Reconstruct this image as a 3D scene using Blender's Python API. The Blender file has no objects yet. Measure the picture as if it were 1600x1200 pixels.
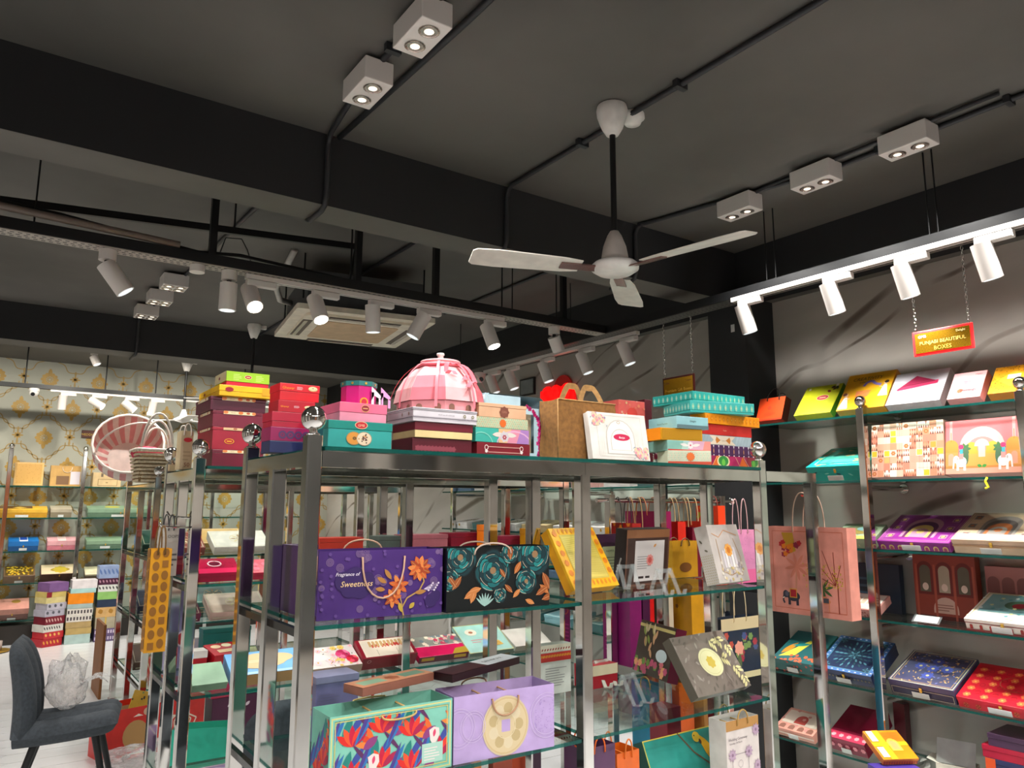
import bpy, math, random
from mathutils import Matrix, Vector
random.seed(7)
SC = bpy.context.scene
COL = SC.collection
PI = math.pi
# ---------------------------------------------------------------- camera
FPX, YAW, PIT, ROL, EYE = 1184.66, math.radians(34.973), math.radians(9.147), math.radians(0.161), 1.5
def _basis():
    f = Vector((math.sin(YAW)*math.cos(PIT), math.cos(YAW)*math.cos(PIT), math.sin(PIT)))
    r0 = Vector((math.cos(YAW), -math.sin(YAW), 0)); u0 = r0.cross(f)
    c, s = math.cos(ROL), math.sin(ROL)
    return r0*c+u0*s, u0*c-r0*s, f
CR, CU, CF = _basis()
cam = bpy.data.cameras.new('camera'); cam_o = bpy.data.objects.new('camera', cam); COL.objects.link(cam_o)
cam.sensor_width = 36; cam.lens = 36*FPX/1600; cam.clip_start = .05
cam_o.matrix_world = Matrix(((CR.x, CU.x, -CF.x, 0), (CR.y, CU.y, -CF.y, 0), (CR.z, CU.z, -CF.z, EYE), (0, 0, 0, 1)))
SC.camera = cam_o
SC.view_settings.view_transform = 'Standard'; SC.view_settings.look = 'None'
SC.view_settings.gamma = 1; SC.view_settings.use_curve_mapping = False
SC.view_settings.exposure = 0.0
w = bpy.data.worlds.new('world'); SC.world = w; w.use_nodes = True
w.node_tree.nodes['Background'].inputs[0].default_value = (.8, .86, 1, 1)
w.node_tree.nodes['Background'].inputs[1].default_value = .3
SC.cycles.max_bounces = 7; SC.cycles.transparent_max_bounces = 24
SC.cycles.glossy_bounces = 4; SC.cycles.diffuse_bounces = 3; SC.cycles.transmission_bounces = 4
SC.cycles.caustics_reflective = False; SC.cycles.caustics_refractive = False
SC.cycles.use_denoising = True; SC.cycles.sample_clamp_indirect = 4
SPOT, DOWN = 34.0, 34.0                      # watts of a track head and of one downlight lamp
WARM, COOL = (1, .94, .82), (1, .97, .93)
def spot(loc, d, e, ang, col=COOL, rad=.03, blend=.6):
    l = bpy.data.lights.new('spot_lamp', 'SPOT'); l.energy = e; l.spot_size = math.radians(ang); l.spot_blend = blend
    l.color = col; l.shadow_soft_size = rad
    o = bpy.data.objects.new('spot_lamp', l); COL.objects.link(o); o.location = loc
    o.rotation_euler = Vector(d).to_track_quat('-Z', 'Y').to_euler(); return o
# pixel rays of the photograph, met with a real plane of the room
def _ray(px, py): return CF + CR*((px-800)/FPX) - CU*((py-600)/FPX)
def aX(px, py, X): d = _ray(px, py); t = X/d.x; return Vector((X, d.y*t, EYE+d.z*t))
def aY(px, py, Y): d = _ray(px, py); t = Y/d.y; return Vector((d.x*t, Y, EYE+d.z*t))
def aZ(px, py, Z): d = _ray(px, py); t = (Z-EYE)/d.z; return Vector((d.x*t, d.y*t, Z))
# ---------------------------------------------------------------- materials
MATS = {}
def lin(h):
    h = h.lstrip('#'); c = [int(h[i:i+2], 16)/255 for i in (0, 2, 4)]
    return tuple(x/12.92 if x <= .04045 else ((x+.055)/1.055)**2.4 for x in c)+(1,)
def new_mat(n):
    m = bpy.data.materials.new(n); m.use_nodes = True; return m, m.node_tree, m.node_tree.nodes['Principled BSDF']
def noise_mix(nt, b, c1, c2, scale, detail=3, sock='Base Color', stretch=None, pos=(.35, .65)):
    tc = nt.nodes.new('ShaderNodeTexCoord'); n = nt.nodes.new('ShaderNodeTexNoise'); r = nt.nodes.new('ShaderNodeValToRGB')
    n.inputs['Scale'].default_value = scale; n.inputs['Detail'].default_value = detail
    src = tc.outputs['Object']
    if stretch:
        mp = nt.nodes.new('ShaderNodeMapping'); mp.inputs['Scale'].default_value = stretch
        nt.links.new(src, mp.inputs[0]); src = mp.outputs[0]
    nt.links.new(src, n.inputs['Vector']); nt.links.new(n.outputs['Fac'], r.inputs[0])
    r.color_ramp.elements[0].color = c1; r.color_ramp.elements[1].color = c2
    r.color_ramp.elements[0].position, r.color_ramp.elements[1].position = pos
    nt.links.new(r.outputs[0], b.inputs[sock]); return n
def mul(c, k): return tuple(min(1, x*k) for x in c[:3])+(1,)
def mat(col, rough=.42, metal=0.0, kind='paper'):
    key = (col, rough, metal, kind)
    if key in MATS: return MATS[key]
    m, nt, b = new_mat('%s_%s' % (kind, col.lstrip('#'))); c = lin(col)
    b.inputs['Roughness'].default_value = rough; b.inputs['Metallic'].default_value = metal
    if kind == 'flat': b.inputs['Base Color'].default_value = c
    else: noise_mix(nt, b, mul(c, .78 if kind == 'cloth' else .9), mul(c, 1.12 if kind == 'cloth' else 1.07), 70 if kind == 'cloth' else 14)
    if kind == 'cloth':
        n = nt.nodes.new('ShaderNodeTexNoise'); n.inputs['Scale'].default_value = 260
        bp = nt.nodes.new('ShaderNodeBump'); bp.inputs['Strength'].default_value = .35; bp.inputs['Distance'].default_value = .002
        nt.links.new(n.outputs['Fac'], bp.inputs['Height']); nt.links.new(bp.outputs[0], b.inputs['Normal'])
    MATS[key] = m; return m
def foil(col, rough=.28): return mat(col, rough, .75, 'flat')
def emit(col, s):
    key = ('emit', col, s)
    if key in MATS: return MATS[key]
    m, nt, b = new_mat('lit_'+col.lstrip('#')); b.inputs['Base Color'].default_value = lin(col)
    b.inputs['Emission Color'].default_value = lin(col); b.inputs['Emission Strength'].default_value = s
    MATS[key] = m; return m
def clear(n, tint, gloss, rough=.02, extra=None):
    # thin clear sheet: straight-through transparency under a Fresnel reflection
    m, nt, b = new_mat(n); N = nt.nodes; L = nt.links; N.remove(b)
    t = N.new('ShaderNodeBsdfTransparent'); t.inputs[0].default_value = tint
    g = N.new('ShaderNodeBsdfGlossy'); g.inputs['Roughness'].default_value = rough
    f = N.new('ShaderNodeFresnel'); ge = N.new('ShaderNodeNewGeometry'); mr = N.new('ShaderNodeMapRange')
    mr.inputs[3].default_value = gloss; mr.inputs[4].default_value = 1/gloss      # same reflection from either side of the sheet
    L.new(ge.outputs['Backfacing'], mr.inputs[0]); L.new(mr.outputs[0], f.inputs[0])
    mx = N.new('ShaderNodeMixShader'); L.new(f.outputs[0], mx.inputs[0]); L.new(t.outputs[0], mx.inputs[1]); L.new(g.outputs[0], mx.inputs[2])
    out = mx
    if extra:
        d = N.new('ShaderNodeBsdfDiffuse'); d.inputs[0].default_value = extra[0]
        m2 = N.new('ShaderNodeMixShader'); m2.inputs[0].default_value = extra[1]
        L.new(mx.outputs[0], m2.inputs[1]); L.new(d.outputs[0], m2.inputs[2]); out = m2
        if len(extra) > 2:
            n = N.new('ShaderNodeTexNoise'); n.inputs['Scale'].default_value = extra[2]; n.inputs['Detail'].default_value = 5
            r = N.new('ShaderNodeMapRange'); r.inputs[1].default_value = .35; r.inputs[2].default_value = .7
            r.inputs[3].default_value = extra[1]*.4; r.inputs[4].default_value = min(1, extra[1]*1.7)
            L.new(n.outputs['Fac'], r.inputs[0]); L.new(r.outputs[0], m2.inputs[0])
            bp = N.new('ShaderNodeBump'); bp.inputs['Strength'].default_value = 1; bp.inputs['Distance'].default_value = .012
            L.new(n.outputs['Fac'], bp.inputs['Height']); L.new(bp.outputs[0], g.inputs['Normal'])
    L.new(out.outputs[0], N['Material Output'].inputs[0]); return m
GLASS = clear('shelf_glass', (.93, .985, .965, 1), 1.42)
GEDGE = clear('shelf_glass_edge', (.10, .34, .30, 1), 1.6, .08, ((.01, .13, .11, 1), .45))
ACRYL = clear('acrylic', (.93, .94, .94, 1), 1.5, .03, ((.75, .78, .78, 1), .10))
FILM = clear('window_film', (.97, .97, .97, 1), 1.5, .04)
POLY = clear('poly_bag', (.95, .95, .95, 1), 1.5, .10, ((.78, .77, .76, 1), .26, 9))
def chrome_mat():
    m, nt, b = new_mat('polished_steel'); b.inputs['Metallic'].default_value = 1; b.inputs['Roughness'].default_value = .07
    noise_mix(nt, b, (.66, .64, .61, 1), (.80, .78, .75, 1), 5); return m
CHROME = chrome_mat()
WHITE = mat('#e9e4de', .45); BLACK = mat('#0c0d0f', .5); CREAM = mat('#efe2c8'); GOLD = foil('#e0b450'); KRAFT = mat('#b08954', .7)
WHITEMET = mat('#e4dcd6', .4, 0, 'flat')
# ---------------------------------------------------------------- mesh helpers
class MB:
    def __init__(s): s.v = []; s.f = []; s.mi = []; s.sm = []; s.mats = []
    def _m(s, m):
        if m not in s.mats: s.mats.append(m)
        return s.mats.index(m)
    def add(s, vs, fs, m, smooth=False, M=None):
        o = len(s.v); k = s._m(m)
        s.v += [tuple(M @ Vector(p)) if M is not None else tuple(p) for p in vs]
        for f in fs: s.f.append([i+o for i in f]); s.mi.append(k); s.sm.append(smooth)
        return s
    def box(s, x0, x1, y0, y1, z0, z1, m, M=None, ch=0.0):
        if ch:      # box with chamfered upright edges
            P = [(x0+ch, y0), (x1-ch, y0), (x1, y0+ch), (x1, y1-ch), (x1-ch, y1), (x0+ch, y1), (x0, y1-ch), (x0, y0+ch)]
            return s.prism(P, z0, z1, m, M)
        v = [(x, y, z) for z in (z0, z1) for x, y in ((x0, y0), (x1, y0), (x1, y1), (x0, y1))]
        return s.add(v, [(3, 2, 1, 0), (4, 5, 6, 7), (0, 1, 5, 4), (1, 2, 6, 5), (2, 3, 7, 6), (3, 0, 4, 7)], m, False, M)
    def prism(s, P, z0, z1, m, M=None, smooth=False):
        n = len(P); v = [(x, y, z0) for x, y in P]+[(x, y, z1) for x, y in P]
        s.add(v, [(i, (i+1) % n, n+(i+1) % n, n+i) for i in range(n)], m, smooth, M)
        return s.add([(x, y, z0) for x, y in P]+[(x, y, z1) for x, y in P], [tuple(reversed(range(n))), tuple(range(n, 2*n))], m, False, M)
    def cyl(s, a, b, r0, m, r1=None, n=12, caps=True):
        r1 = r0 if r1 is None else r1; a = Vector(a); b = Vector(b); d = (b-a).normalized()
        x = d.orthogonal().normalized(); y = d.cross(x)
        A = [a+(x*math.cos(2*PI*i/n)+y*math.sin(2*PI*i/n))*r0 for i in range(n)]
        B = [b+(x*math.cos(2*PI*i/n)+y*math.sin(2*PI*i/n))*r1 for i in range(n)]
        s.add(A+B, [(i, (i+1) % n, n+(i+1) % n, n+i) for i in range(n)], m, True)
        if caps: s.add(A, [tuple(reversed(range(n)))], m); s.add(B, [tuple(range(n))], m)
        return s
    def tube(s, pts, r, m, n=6, closed=False):
        P = [Vector(p) for p in pts]; R = []
        k = len(P)
        up = None
        for i, p in enumerate(P):
            d = (P[(i+1) % k if closed else min(i+1, k-1)]-P[(i-1) % k if closed else max(i-1, 0)]).normalized()
            x = d.orthogonal().normalized() if up is None else (up-d*up.dot(d)).normalized()
            up = x; y = d.cross(x); R.append([p+(x*math.cos(2*PI*j/n)+y*math.sin(2*PI*j/n))*r for j in range(n)])
        fs = []
        for i in range(k if closed else k-1):
            a = i*n; b = ((i+1) % k)*n
            fs += [(a+j, a+(j+1) % n, b+(j+1) % n, b+j) for j in range(n)]
        if not closed: fs += [tuple(reversed(range(n))), tuple(range((k-1)*n, k*n))]
        return s.add([q for ring in R for q in ring], fs, m, True)
    def lathe(s, prof, m, c=(0, 0, 0), n=20, M=None, smooth=True):
        v = [(c[0]+r*math.cos(2*PI*j/n), c[1]+r*math.sin(2*PI*j/n), c[2]+z) for r, z in prof for j in range(n)]
        fs = [(i*n+j, i*n+(j+1) % n, (i+1)*n+(j+1) % n, (i+1)*n+j) for i in range(len(prof)-1) for j in range(n)]
        return s.add(v, fs, m, smooth, M)
    def ball(s, c, r, m, n=16, k=10, sz=1.0):
        return s.lathe([(max(1e-5, r*math.sin(PI*i/k)), -r*sz*math.cos(PI*i/k)) for i in range(k+1)], m, c, n)
    def build(s, name, parent=None, bevel=0.0):
        me = bpy.data.meshes.new(name); me.from_pydata(s.v, [], s.f)
        for m in s.mats: me.materials.append(m)
        me.polygons.foreach_set('material_index', s.mi); me.polygons.foreach_set('use_smooth', s.sm); me.update()
        o = bpy.data.objects.new(name, me); COL.objects.link(o)
        if parent is not None: o.parent = parent
        if bevel:
            b = o.modifiers.new('bevel', 'BEVEL'); b.width = bevel; b.segments = 2; b.limit_method = 'ANGLE'
        return o
def tag(o, label=None, cat=None, group=None, kind=None):
    for k, v in (('label', label), ('category', cat), ('group', group), ('kind', kind)):
        if v: o[k] = v
    return o
def thing(name, label, cat, loc=(0, 0, 0), group=None, rz=0.0):
    o = bpy.data.objects.new(name, None); COL.objects.link(o); o.location = loc; o.rotation_euler = (0, 0, rz)
    o.empty_display_size = .05
    return tag(o, label, cat, group)
def dup(o, M, label=None, group=None, parent=None):
    c = o.copy(); COL.objects.link(c)
    if parent is not None: c.parent = parent
    if M is not None: c.matrix_local = M
    if label: c['label'] = label
    if group: c['group'] = group
    for ch in [q for q in KIDS.get(o.name, ())]: dup(ch, None, parent=c)
    return c
KIDS = {}
def index_kids(o):
    for q in o.children_recursive: KIDS.setdefault(q.parent.name, []).append(q)
def struct(o): o['kind'] = 'structure'; return o
# ---------------------------------------------------------------- the room
CEIL, XW, YW = 3.17, 4.07, 10.36
def blotch(n, c1, c2, sc, rough=.8, bump=.0):
    m, nt, b = new_mat(n); b.inputs['Roughness'].default_value = rough
    k = noise_mix(nt, b, lin(c1), lin(c2), sc, 6)
    if bump:
        bp = nt.nodes.new('ShaderNodeBump'); bp.inputs['Strength'].default_value = bump; bp.inputs['Distance'].default_value = .01
        nt.links.new(k.outputs['Fac'], bp.inputs['Height']); nt.links.new(bp.outputs[0], b.inputs['Normal'])
    return m
CEILM = blotch('dark_ceiling_paint', '#4c4a46', '#615e59', .9, .75)
BEAMM = blotch('beam_paint', '#1f2022', '#292a2c', 1.2, .7)
BEAMB = blotch('beam_soffit_paint', '#58554f', '#66625c', 1.5, .75)
def marble():
    m, nt, b = new_mat('grey_marble'); N = nt.nodes; L = nt.links
    tc = N.new('ShaderNodeTexCoord'); m0 = N.new('ShaderNodeMapping'); m0.inputs['Rotation'].default_value = (math.radians(13), 0, 0)
    mp = N.new('ShaderNodeMapping'); mp.inputs['Scale'].default_value = (1, .34, 1.35)
    L.new(tc.outputs['Object'], m0.inputs[0]); L.new(m0.outputs[0], mp.inputs[0])
    veins = None                                   # two sets of wandering, fading diagonal veins
    for sc, rx, ds in ((.36, 24, 7), (.62, 33, 10)):
        m0 = N.new('ShaderNodeMapping'); m0.inputs['Rotation'].default_value = (math.radians(rx), 0, 0); L.new(tc.outputs['Object'], m0.inputs[0])
        m1 = N.new('ShaderNodeMapping'); m1.inputs['Scale'].default_value = (.0, .45, 1); L.new(m0.outputs[0], m1.inputs[0])
        wv = N.new('ShaderNodeTexWave'); wv.wave_type = 'BANDS'; wv.bands_direction = 'Z'; wv.inputs['Scale'].default_value = sc; wv.inputs['Distortion'].default_value = ds
        wv.inputs['Detail'].default_value = 3; wv.inputs['Detail Scale'].default_value = 1.1; wv.inputs['Detail Roughness'].default_value = .55
        L.new(m1.outputs[0], wv.inputs['Vector'])
        r1 = N.new('ShaderNodeValToRGB'); e = r1.color_ramp.elements; e[0].position = .988; e[0].color = (0, 0, 0, 1); e[1].position = .998; e[1].color = (1, 1, 1, 1)
        L.new(wv.outputs['Fac'], r1.inputs[0])
        nm = N.new('ShaderNodeTexNoise'); nm.inputs['Scale'].default_value = 2.1+sc; L.new(tc.outputs['Object'], nm.inputs['Vector'])
        mr = N.new('ShaderNodeMapRange'); mr.inputs[1].default_value = .38; mr.inputs[2].default_value = .62; L.new(nm.outputs['Fac'], mr.inputs[0])
        q = N.new('ShaderNodeMath'); q.operation = 'MULTIPLY'; L.new(r1.outputs[0], q.inputs[0]); L.new(mr.outputs[0], q.inputs[1])
        if veins is None: veins = q
        else:
            mxx = N.new('ShaderNodeMath'); mxx.operation = 'MAXIMUM'; L.new(veins.outputs[0], mxx.inputs[0]); L.new(q.outputs[0], mxx.inputs[1]); veins = mxx
    n2 = N.new('ShaderNodeTexNoise'); n2.inputs['Scale'].default_value = 1.3; n2.inputs['Detail'].default_value = 5
    L.new(mp.outputs[0], n2.inputs['Vector'])
    r2 = N.new('ShaderNodeValToRGB'); r2.color_ramp.elements[0].color = lin('#aaa39a'); r2.color_ramp.elements[1].color = lin('#cdc7bf')
    r2.color_ramp.elements[0].position = .35; r2.color_ramp.elements[1].position = .7
    L.new(n2.outputs['Fac'], r2.inputs[0])
    mx = N.new('ShaderNodeMix'); mx.data_type = 'RGBA'; mx.inputs[7].default_value = lin('#5d5147')
    k = N.new('ShaderNodeMath'); k.operation = 'MULTIPLY'; k.inputs[1].default_value = .85
    L.new(veins.outputs[0], k.inputs[0]); L.new(k.outputs[0], mx.inputs[0]); L.new(r2.outputs[0], mx.inputs[6]); L.new(mx.outputs[2], b.inputs['Base Color'])
    b.inputs['Roughness'].default_value = .13; return m
MARBLE = marble()
def floor_mat():
    m, nt, b = new_mat('white_floor_tile'); N = nt.nodes; L = nt.links
    tc = N.new('ShaderNodeTexCoord'); n = N.new('ShaderNodeTexNoise'); n.inputs['Scale'].default_value = 2; n.inputs['Detail'].default_value = 4
    L.new(tc.outputs['Object'], n.inputs['Vector'])
    r = N.new('ShaderNodeValToRGB'); r.color_ramp.elements[0].color = lin('#d2d2d2'); r.color_ramp.elements[1].color = lin('#e6e6e6')
    L.new(n.outputs['Fac'], r.inputs[0]); L.new(r.outputs[0], b.inputs['Base Color']); b.inputs['Roughness'].default_value = .22; return m
FLOORM = floor_mat()
bb = MB().box(-2.7, XW+.1, -3.1, YW+.1, -.12, -.004, mat('#b9b9ba', .5)); floor = struct(bb.build('floor'))
# picket-shaped floor tiles: those in plain view singly, the rest joined
def picket(mb, cx, cy, m, a=.42, e=.09, W=.18, g=.0022):
    P = [(-a/2-e+g, 0), (-a/2, -W/2+g), (a/2, -W/2+g), (a/2+e-g, 0), (a/2, W/2-g), (-a/2, W/2-g)]
    return mb.add([(cx+x, cy+y, -.004) for x, y in P]+[(cx+x, cy+y, 0) for x, y in P],
                  [tuple(range(6, 12))]+[(i, (i+1) % 6, 6+(i+1) % 6, 6+i) for i in range(6)], m)
tile0 = picket(MB(), 0, 0, FLOORM).build('floor_tile', floor); rest = MB(); ntile = 0
for i in range(-5, 8):
    for j in range(-17, 58):
        cx, cy = i*.51, j*.18+(i % 2)*.09
        if -.3 < cx < 1.8 and 3.9 < cy < 10.2 and ntile < 280:
            o = tile0 if ntile == 0 else tile0.copy()
            if ntile: COL.objects.link(o); o.parent = floor
            o.location = (cx, cy, 0); ntile += 1
        else: picket(rest, cx, cy, FLOORM)
tag(rest.build('floor_tiling', floor), kind='stuff')
struct(MB().box(-2.7, XW+.1, -3.1, YW+.1, CEIL, CEIL+.15, CEILM).build('ceiling'))
struct(MB().box(XW, XW+.12, -3.1, YW+.1, 0, CEIL, MARBLE).build('wall_right'))
PLASTER = blotch('wall_paper_ground', '#a2a295', '#b0b0a2', 1.4, .6)
wall_back = struct(MB().box(-2.7, XW, YW, YW+.12, 0, CEIL, PLASTER).build('wall_back'))
GREYW = blotch('pale_wall_paint', '#cfc8be', '#dcd6cd', 1, .7)
struct(MB().box(-2.82, -2.7, -3.1, YW+.1, 0, CEIL, GREYW).build('wall_left'))
struct(MB().box(-2.7, XW, -3.22, -3.1, 0, CEIL, GREYW).build('wall_front'))
ADDED_PANE = mat('#6a6a68', .2, 0, 'flat'); FRM = mat('#2a2724', .4, 0, 'flat')          # unseen dark panels, added so the chrome reflects some contrast
for i, (x0, x1, c) in enumerate(((-2.5, -1.5, ADDED_PANE), (-1.2, -.3, ADDED_PANE), (.9, 1.7, ADDED_PANE), (2.3, 3.1, ADDED_PANE), (3.4, 3.9, ADDED_PANE))):
    wn = struct(MB().box(x0, x1, -3.098, -3.06, .2, 2.7, FRM).build('window_%d' % (i+1))); MB().box(x0+.06, x1-.06, -3.06, -3.055, .26, 2.64, c).build('window_pane', wn)
dr = struct(MB().box(-.2, .8, -3.098, -3.04, 0, 2.3, mat('#b5602a', .4)).build('door_1')); MB().box(.66, .70, -3.04, -3.0, .9, 1.3, CHROME).build('door_handle', dr)  # unseen orange panel, added as a warm patch for the chrome to reflect
for i, y in enumerate((-1.6, .6, 2.6, 4.6)):
    wn = struct(MB().box(-2.698, -2.66, y, y+1.1, .2, 2.6, FRM).build('window_%d' % (i+6))); MB().box(-2.66, -2.655, y+.06, y+1.04, .26, 2.54, ADDED_PANE).build('window_pane', wn)  # more unseen panels on the side wall, added for dark reflections in the chrome
def beam(n, x0, x1, y0, y1, z0):
    mb = MB().box(x0, x1, y0, y1, z0+.0015, CEIL-.001, BEAMM)
    mb.add([(x0, y0, z0), (x1, y0, z0), (x1, y1, z0), (x0, y1, z0)], [(3, 2, 1, 0)], BEAMB)
    return struct(mb.build(n))
beam('trim_1', -2.69, 3.995, 3.13, 3.34, 2.83)
beam('trim_2', -2.69, 3.995, 7.40, 7.67, 2.85)
beam('trim_3', 4.0, XW-.001, -3.09, YW-.01, 2.79)
struct(MB().box(3.79, XW-.001, 2.91, 3.20, 0, 2.79, BEAMM).build('trim_4'))
# wallpaper print: medallions, sprigs and scrolls in gold on the back wall
DAM, DAM2 = mat('#b08c40', .5), mat('#a58a50', .5)
dm = MB()
def lobe(mb, x, z, a, l, wd, m, y):
    P = []
    for k in range(9):
        t = k/8*2-1; s = wd*(1-t*t)**.5 if abs(t) < 1 else 0
        P.append((l*(t+1)/2, s*.5*(1 if True else 0)))
    P = P+[(p[0], -p[1]) for p in reversed(P[1:-1])]
    mb.add([(x+p[0]*math.cos(a)-p[1]*math.sin(a), y, z+p[0]*math.sin(a)+p[1]*math.cos(a)) for p in P], [tuple(range(len(P)))], m)
def medallion(x, z, s):
    for k in range(12):
        a = 2*PI*k/12; L = s*(.56+.10*(k % 2))/(abs(math.cos(a))*1.15+abs(math.sin(a))*.95)*1.15; lobe(dm, x+math.cos(a)*s*.2, z+math.sin(a)*s*.2*1.15, a, L*.72, s*.27, DAM, YW-.001-k*2e-5)
    for k in range(10):
        a = 2*PI*k/10; lobe(dm, x+math.cos(a)*s*.06, z+math.sin(a)*s*.06, a, s*.22, s*.08, DAM2, YW-.0015-k*2e-5)
    for sg in (-1, 1): lobe(dm, x, z+sg*s*.42, sg*PI/2, s*.42, s*.2, DAM, YW-.001)
def sprig(x, z, s):
    for k in range(8):
        a = 2*PI*k/8; lobe(dm, x, z, a, s*(.34 if k % 2 else .46), s*.15, DAM, YW-.001)
    for sg in (-1, 1): lobe(dm, x, z+sg*s*.3, sg*PI/2, s*.5, s*.18, DAM2, YW-.0012)
def scroll(x0, z0, x1, z1, bend, wd=.011):
    dx, dz = x1-x0, z1-z0; n = 14; P = []
    for k in range(n+1):
        t = k/n; o = bend*math.sin(PI*t)*(1 if True else 0)+bend*.55*math.sin(3*PI*t); P.append((x0+dx*t-dz*o, z0+dz*t+dx*o))
    for k in range(n):
        (a, b), (c, d) = P[k], P[k+1]; l = math.hypot(c-a, d-b) or 1; nx, nz = -(d-b)/l*wd/2, (c-a)/l*wd/2
        dm.add([(a+nx, YW-.0008, b+nz), (a-nx, YW-.0008, b-nz), (c-nx, YW-.0008, d-nz), (c+nx, YW-.0008, d+nz)], [(0, 1, 2, 3)], DAM2)
PX, PZ = .52, .80
for j in range(0, 9):
    for i in range(-4, 9):
        x, z = .33+i*PX+(j % 2)*PX/2, .55+j*PZ/2*.86
        if z > 3.1: continue
        medallion(x, z, .155); sprig(x+PX/2, z+.02, .125)
        for sx in (-1, 1):
            scroll(x+sx*PX/2, z+.1, x+sx*.04, z+.30, .14*sx); scroll(x+sx*PX/2, z-.08, x+sx*.04, z-.30, -.14*sx)
tag(dm.build('wallpaper_print', wall_back), kind='stuff')
# ---------------------------------------------------------------- ceiling fittings
DARKPIPE = mat('#26272a', .55); PALEMET = mat('#8f8b86', .45, .3, 'flat')
def conduit(label, pts, r=.0125, clips=()):
    t = thing('ceiling_conduit', label, 'conduit', pts[0]); o = Vector(pts[0])
    P = []                                    # round the bends
    V = [Vector(p)-o for p in pts]
    for i, p in enumerate(V):
        if 0 < i < len(V)-1:
            a = (V[i-1]-p).normalized()*.05; b = (V[i+1]-p).normalized()*.05
            P += [p+a, p+a*.3+b*.3, p+b]
        else: P.append(p)
    MB().tube(P, r, DARKPIPE, 8).build('pipe', t)
    for c in clips:
        q = Vector(c)-o; MB().box(q.x-.03, q.x+.03, q.y-.012, q.y+.012, q.z-.018, q.z+.014, DARKPIPE).build('clip', t)
    return t
zc = CEIL-.016
conduit('dark pipe running past the ceiling fan and down over the big beam', [(2.14, -2.6, zc), (2.14, 3.113, zc), (2.14, 3.113, 2.814), (2.14, 3.357, 2.814), (2.14, 3.357, zc), (2.14, 7.38, zc)],
        clips=[(2.14, 1.9, zc), (2.14, 2.5, zc), (2.14, .9, zc)])
conduit('dark pipe that feeds the pair of twin downlights and bends under the beam', [(1.10, .2, zc), (1.10, 2.62, zc), (1.16, 3.113, zc), (1.16, 3.113, 2.814), (1.16, 3.357, 2.814), (1.16, 3.357, zc), (1.06, 7.384, zc), (1.06, 7.384, 2.834), (1.06, 7.69, 2.834)],
        clips=[(1.10, 1.86, zc), (1.1, 2.34, zc)])
conduit('second dark pipe beside the twin downlights over the aisle', [(1.24, -.4, zc), (1.24, 2.0, zc), (1.205, 3.10, zc)], clips=[(1.24, 1.75, zc)])
conduit('dark pipe along the three twin downlights near the marble wall', [(3.33, -2.4, zc), (3.33, 2.0, zc), (3.1, 3.05, zc), (3.07, 3.113, zc), (3.07, 3.113, 2.814), (3.07, 3.34, 2.814)],
        clips=[(3.33, 1.2, zc), (3.33, 1.75, zc), (3.33, 2.0, zc)])
conduit('short dark pipe linking the three twin downlights', [(3.24, 1.2, zc), (3.24, 2.62, zc)], .010)
conduit('dark ceiling pipe between the two beams, near the wall track', [(3.2, 3.36, zc), (3.2, 5.6, zc)])
REFL = foil('#c8b8ae', .12)
def downlight(name, label, loc, L, W, lamps, group):
    t = thing(name, label, 'downlight', loc, group); h = .09
    MB().box(-W/2, W/2, -L/2, L/2, -h, 0, WHITEMET).build('housing', t, .004)
    for x, y in lamps:
        MB().lathe([(.037, -h-.0015), (.033, -h-.002), (.033, -h-.0005), (.026, -h-.0012), (.012, -h-.002)], REFL, (x, y, 0), 16).build('reflector', t)
        MB().lathe([(.0001, -h-.0028), (.017, -h-.0025)], emit('#fff4e2', 1.2), (x, y, 0), 12).build('lamp', t)
    return t
DL = [(1.093, 2.10, 'white twin downlight on the aisle pipe, farther from the beam'), (1.088, 2.53, 'white twin downlight on the aisle pipe, next to the big beam'),
      (3.24, 1.575, 'white twin downlight by the marble wall, farthest from the beam'), (3.24, 2.03, 'white twin downlight in the middle of the row of three by the marble wall'),
      (3.24, 2.49, 'white twin downlight above the fan blade tip by the marble wall')]
for x, y, l in DL:
    downlight('twin_downlight', l, (x, y, CEIL-.02), .215, .115, [(0, -.05), (0, .05)], 'twin downlights')
    for s in (-.05, .05): spot((x, y+s, CEIL-.125), (0, 0, -1), DOWN, 120)
for x, y, l in ((1.043, 5.80, 'white four-lamp downlight between the beams, nearest of three'), (1.037, 6.30, 'white four-lamp downlight between the beams, middle of three'), (1.034, 6.85, 'white four-lamp downlight between the beams, closest to the far beam')):
    downlight('quad_downlight', l, (x, y, CEIL-.02), .17, .17, [(a, b) for a in (-.04, .04) for b in (-.04, .04)], 'four-lamp downlights')
    spot((x, y, CEIL-.13), (0, 0, -1), DOWN*2, 125)
for x, y in ((1.1, .6), (1.1, 1.2), (3.24, .3), (3.24, .9), (-.9, .9), (-.9, 2.1), (1.1, -.8), (3.24, -.8), (-.9, -.8)):   # the same row goes on behind the camera
    spot((x, y, CEIL-.125), (0, 0, -1), DOWN*2, 125)
for x, y in ((-.9, 4.6), (-.9, 6.2), (2.3, 6.6), (-.9, 9), (2.4, 9), (.9, 8.7)): spot((x, y, CEIL-.13), (0, 0, -1), DOWN*2, 125)
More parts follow.
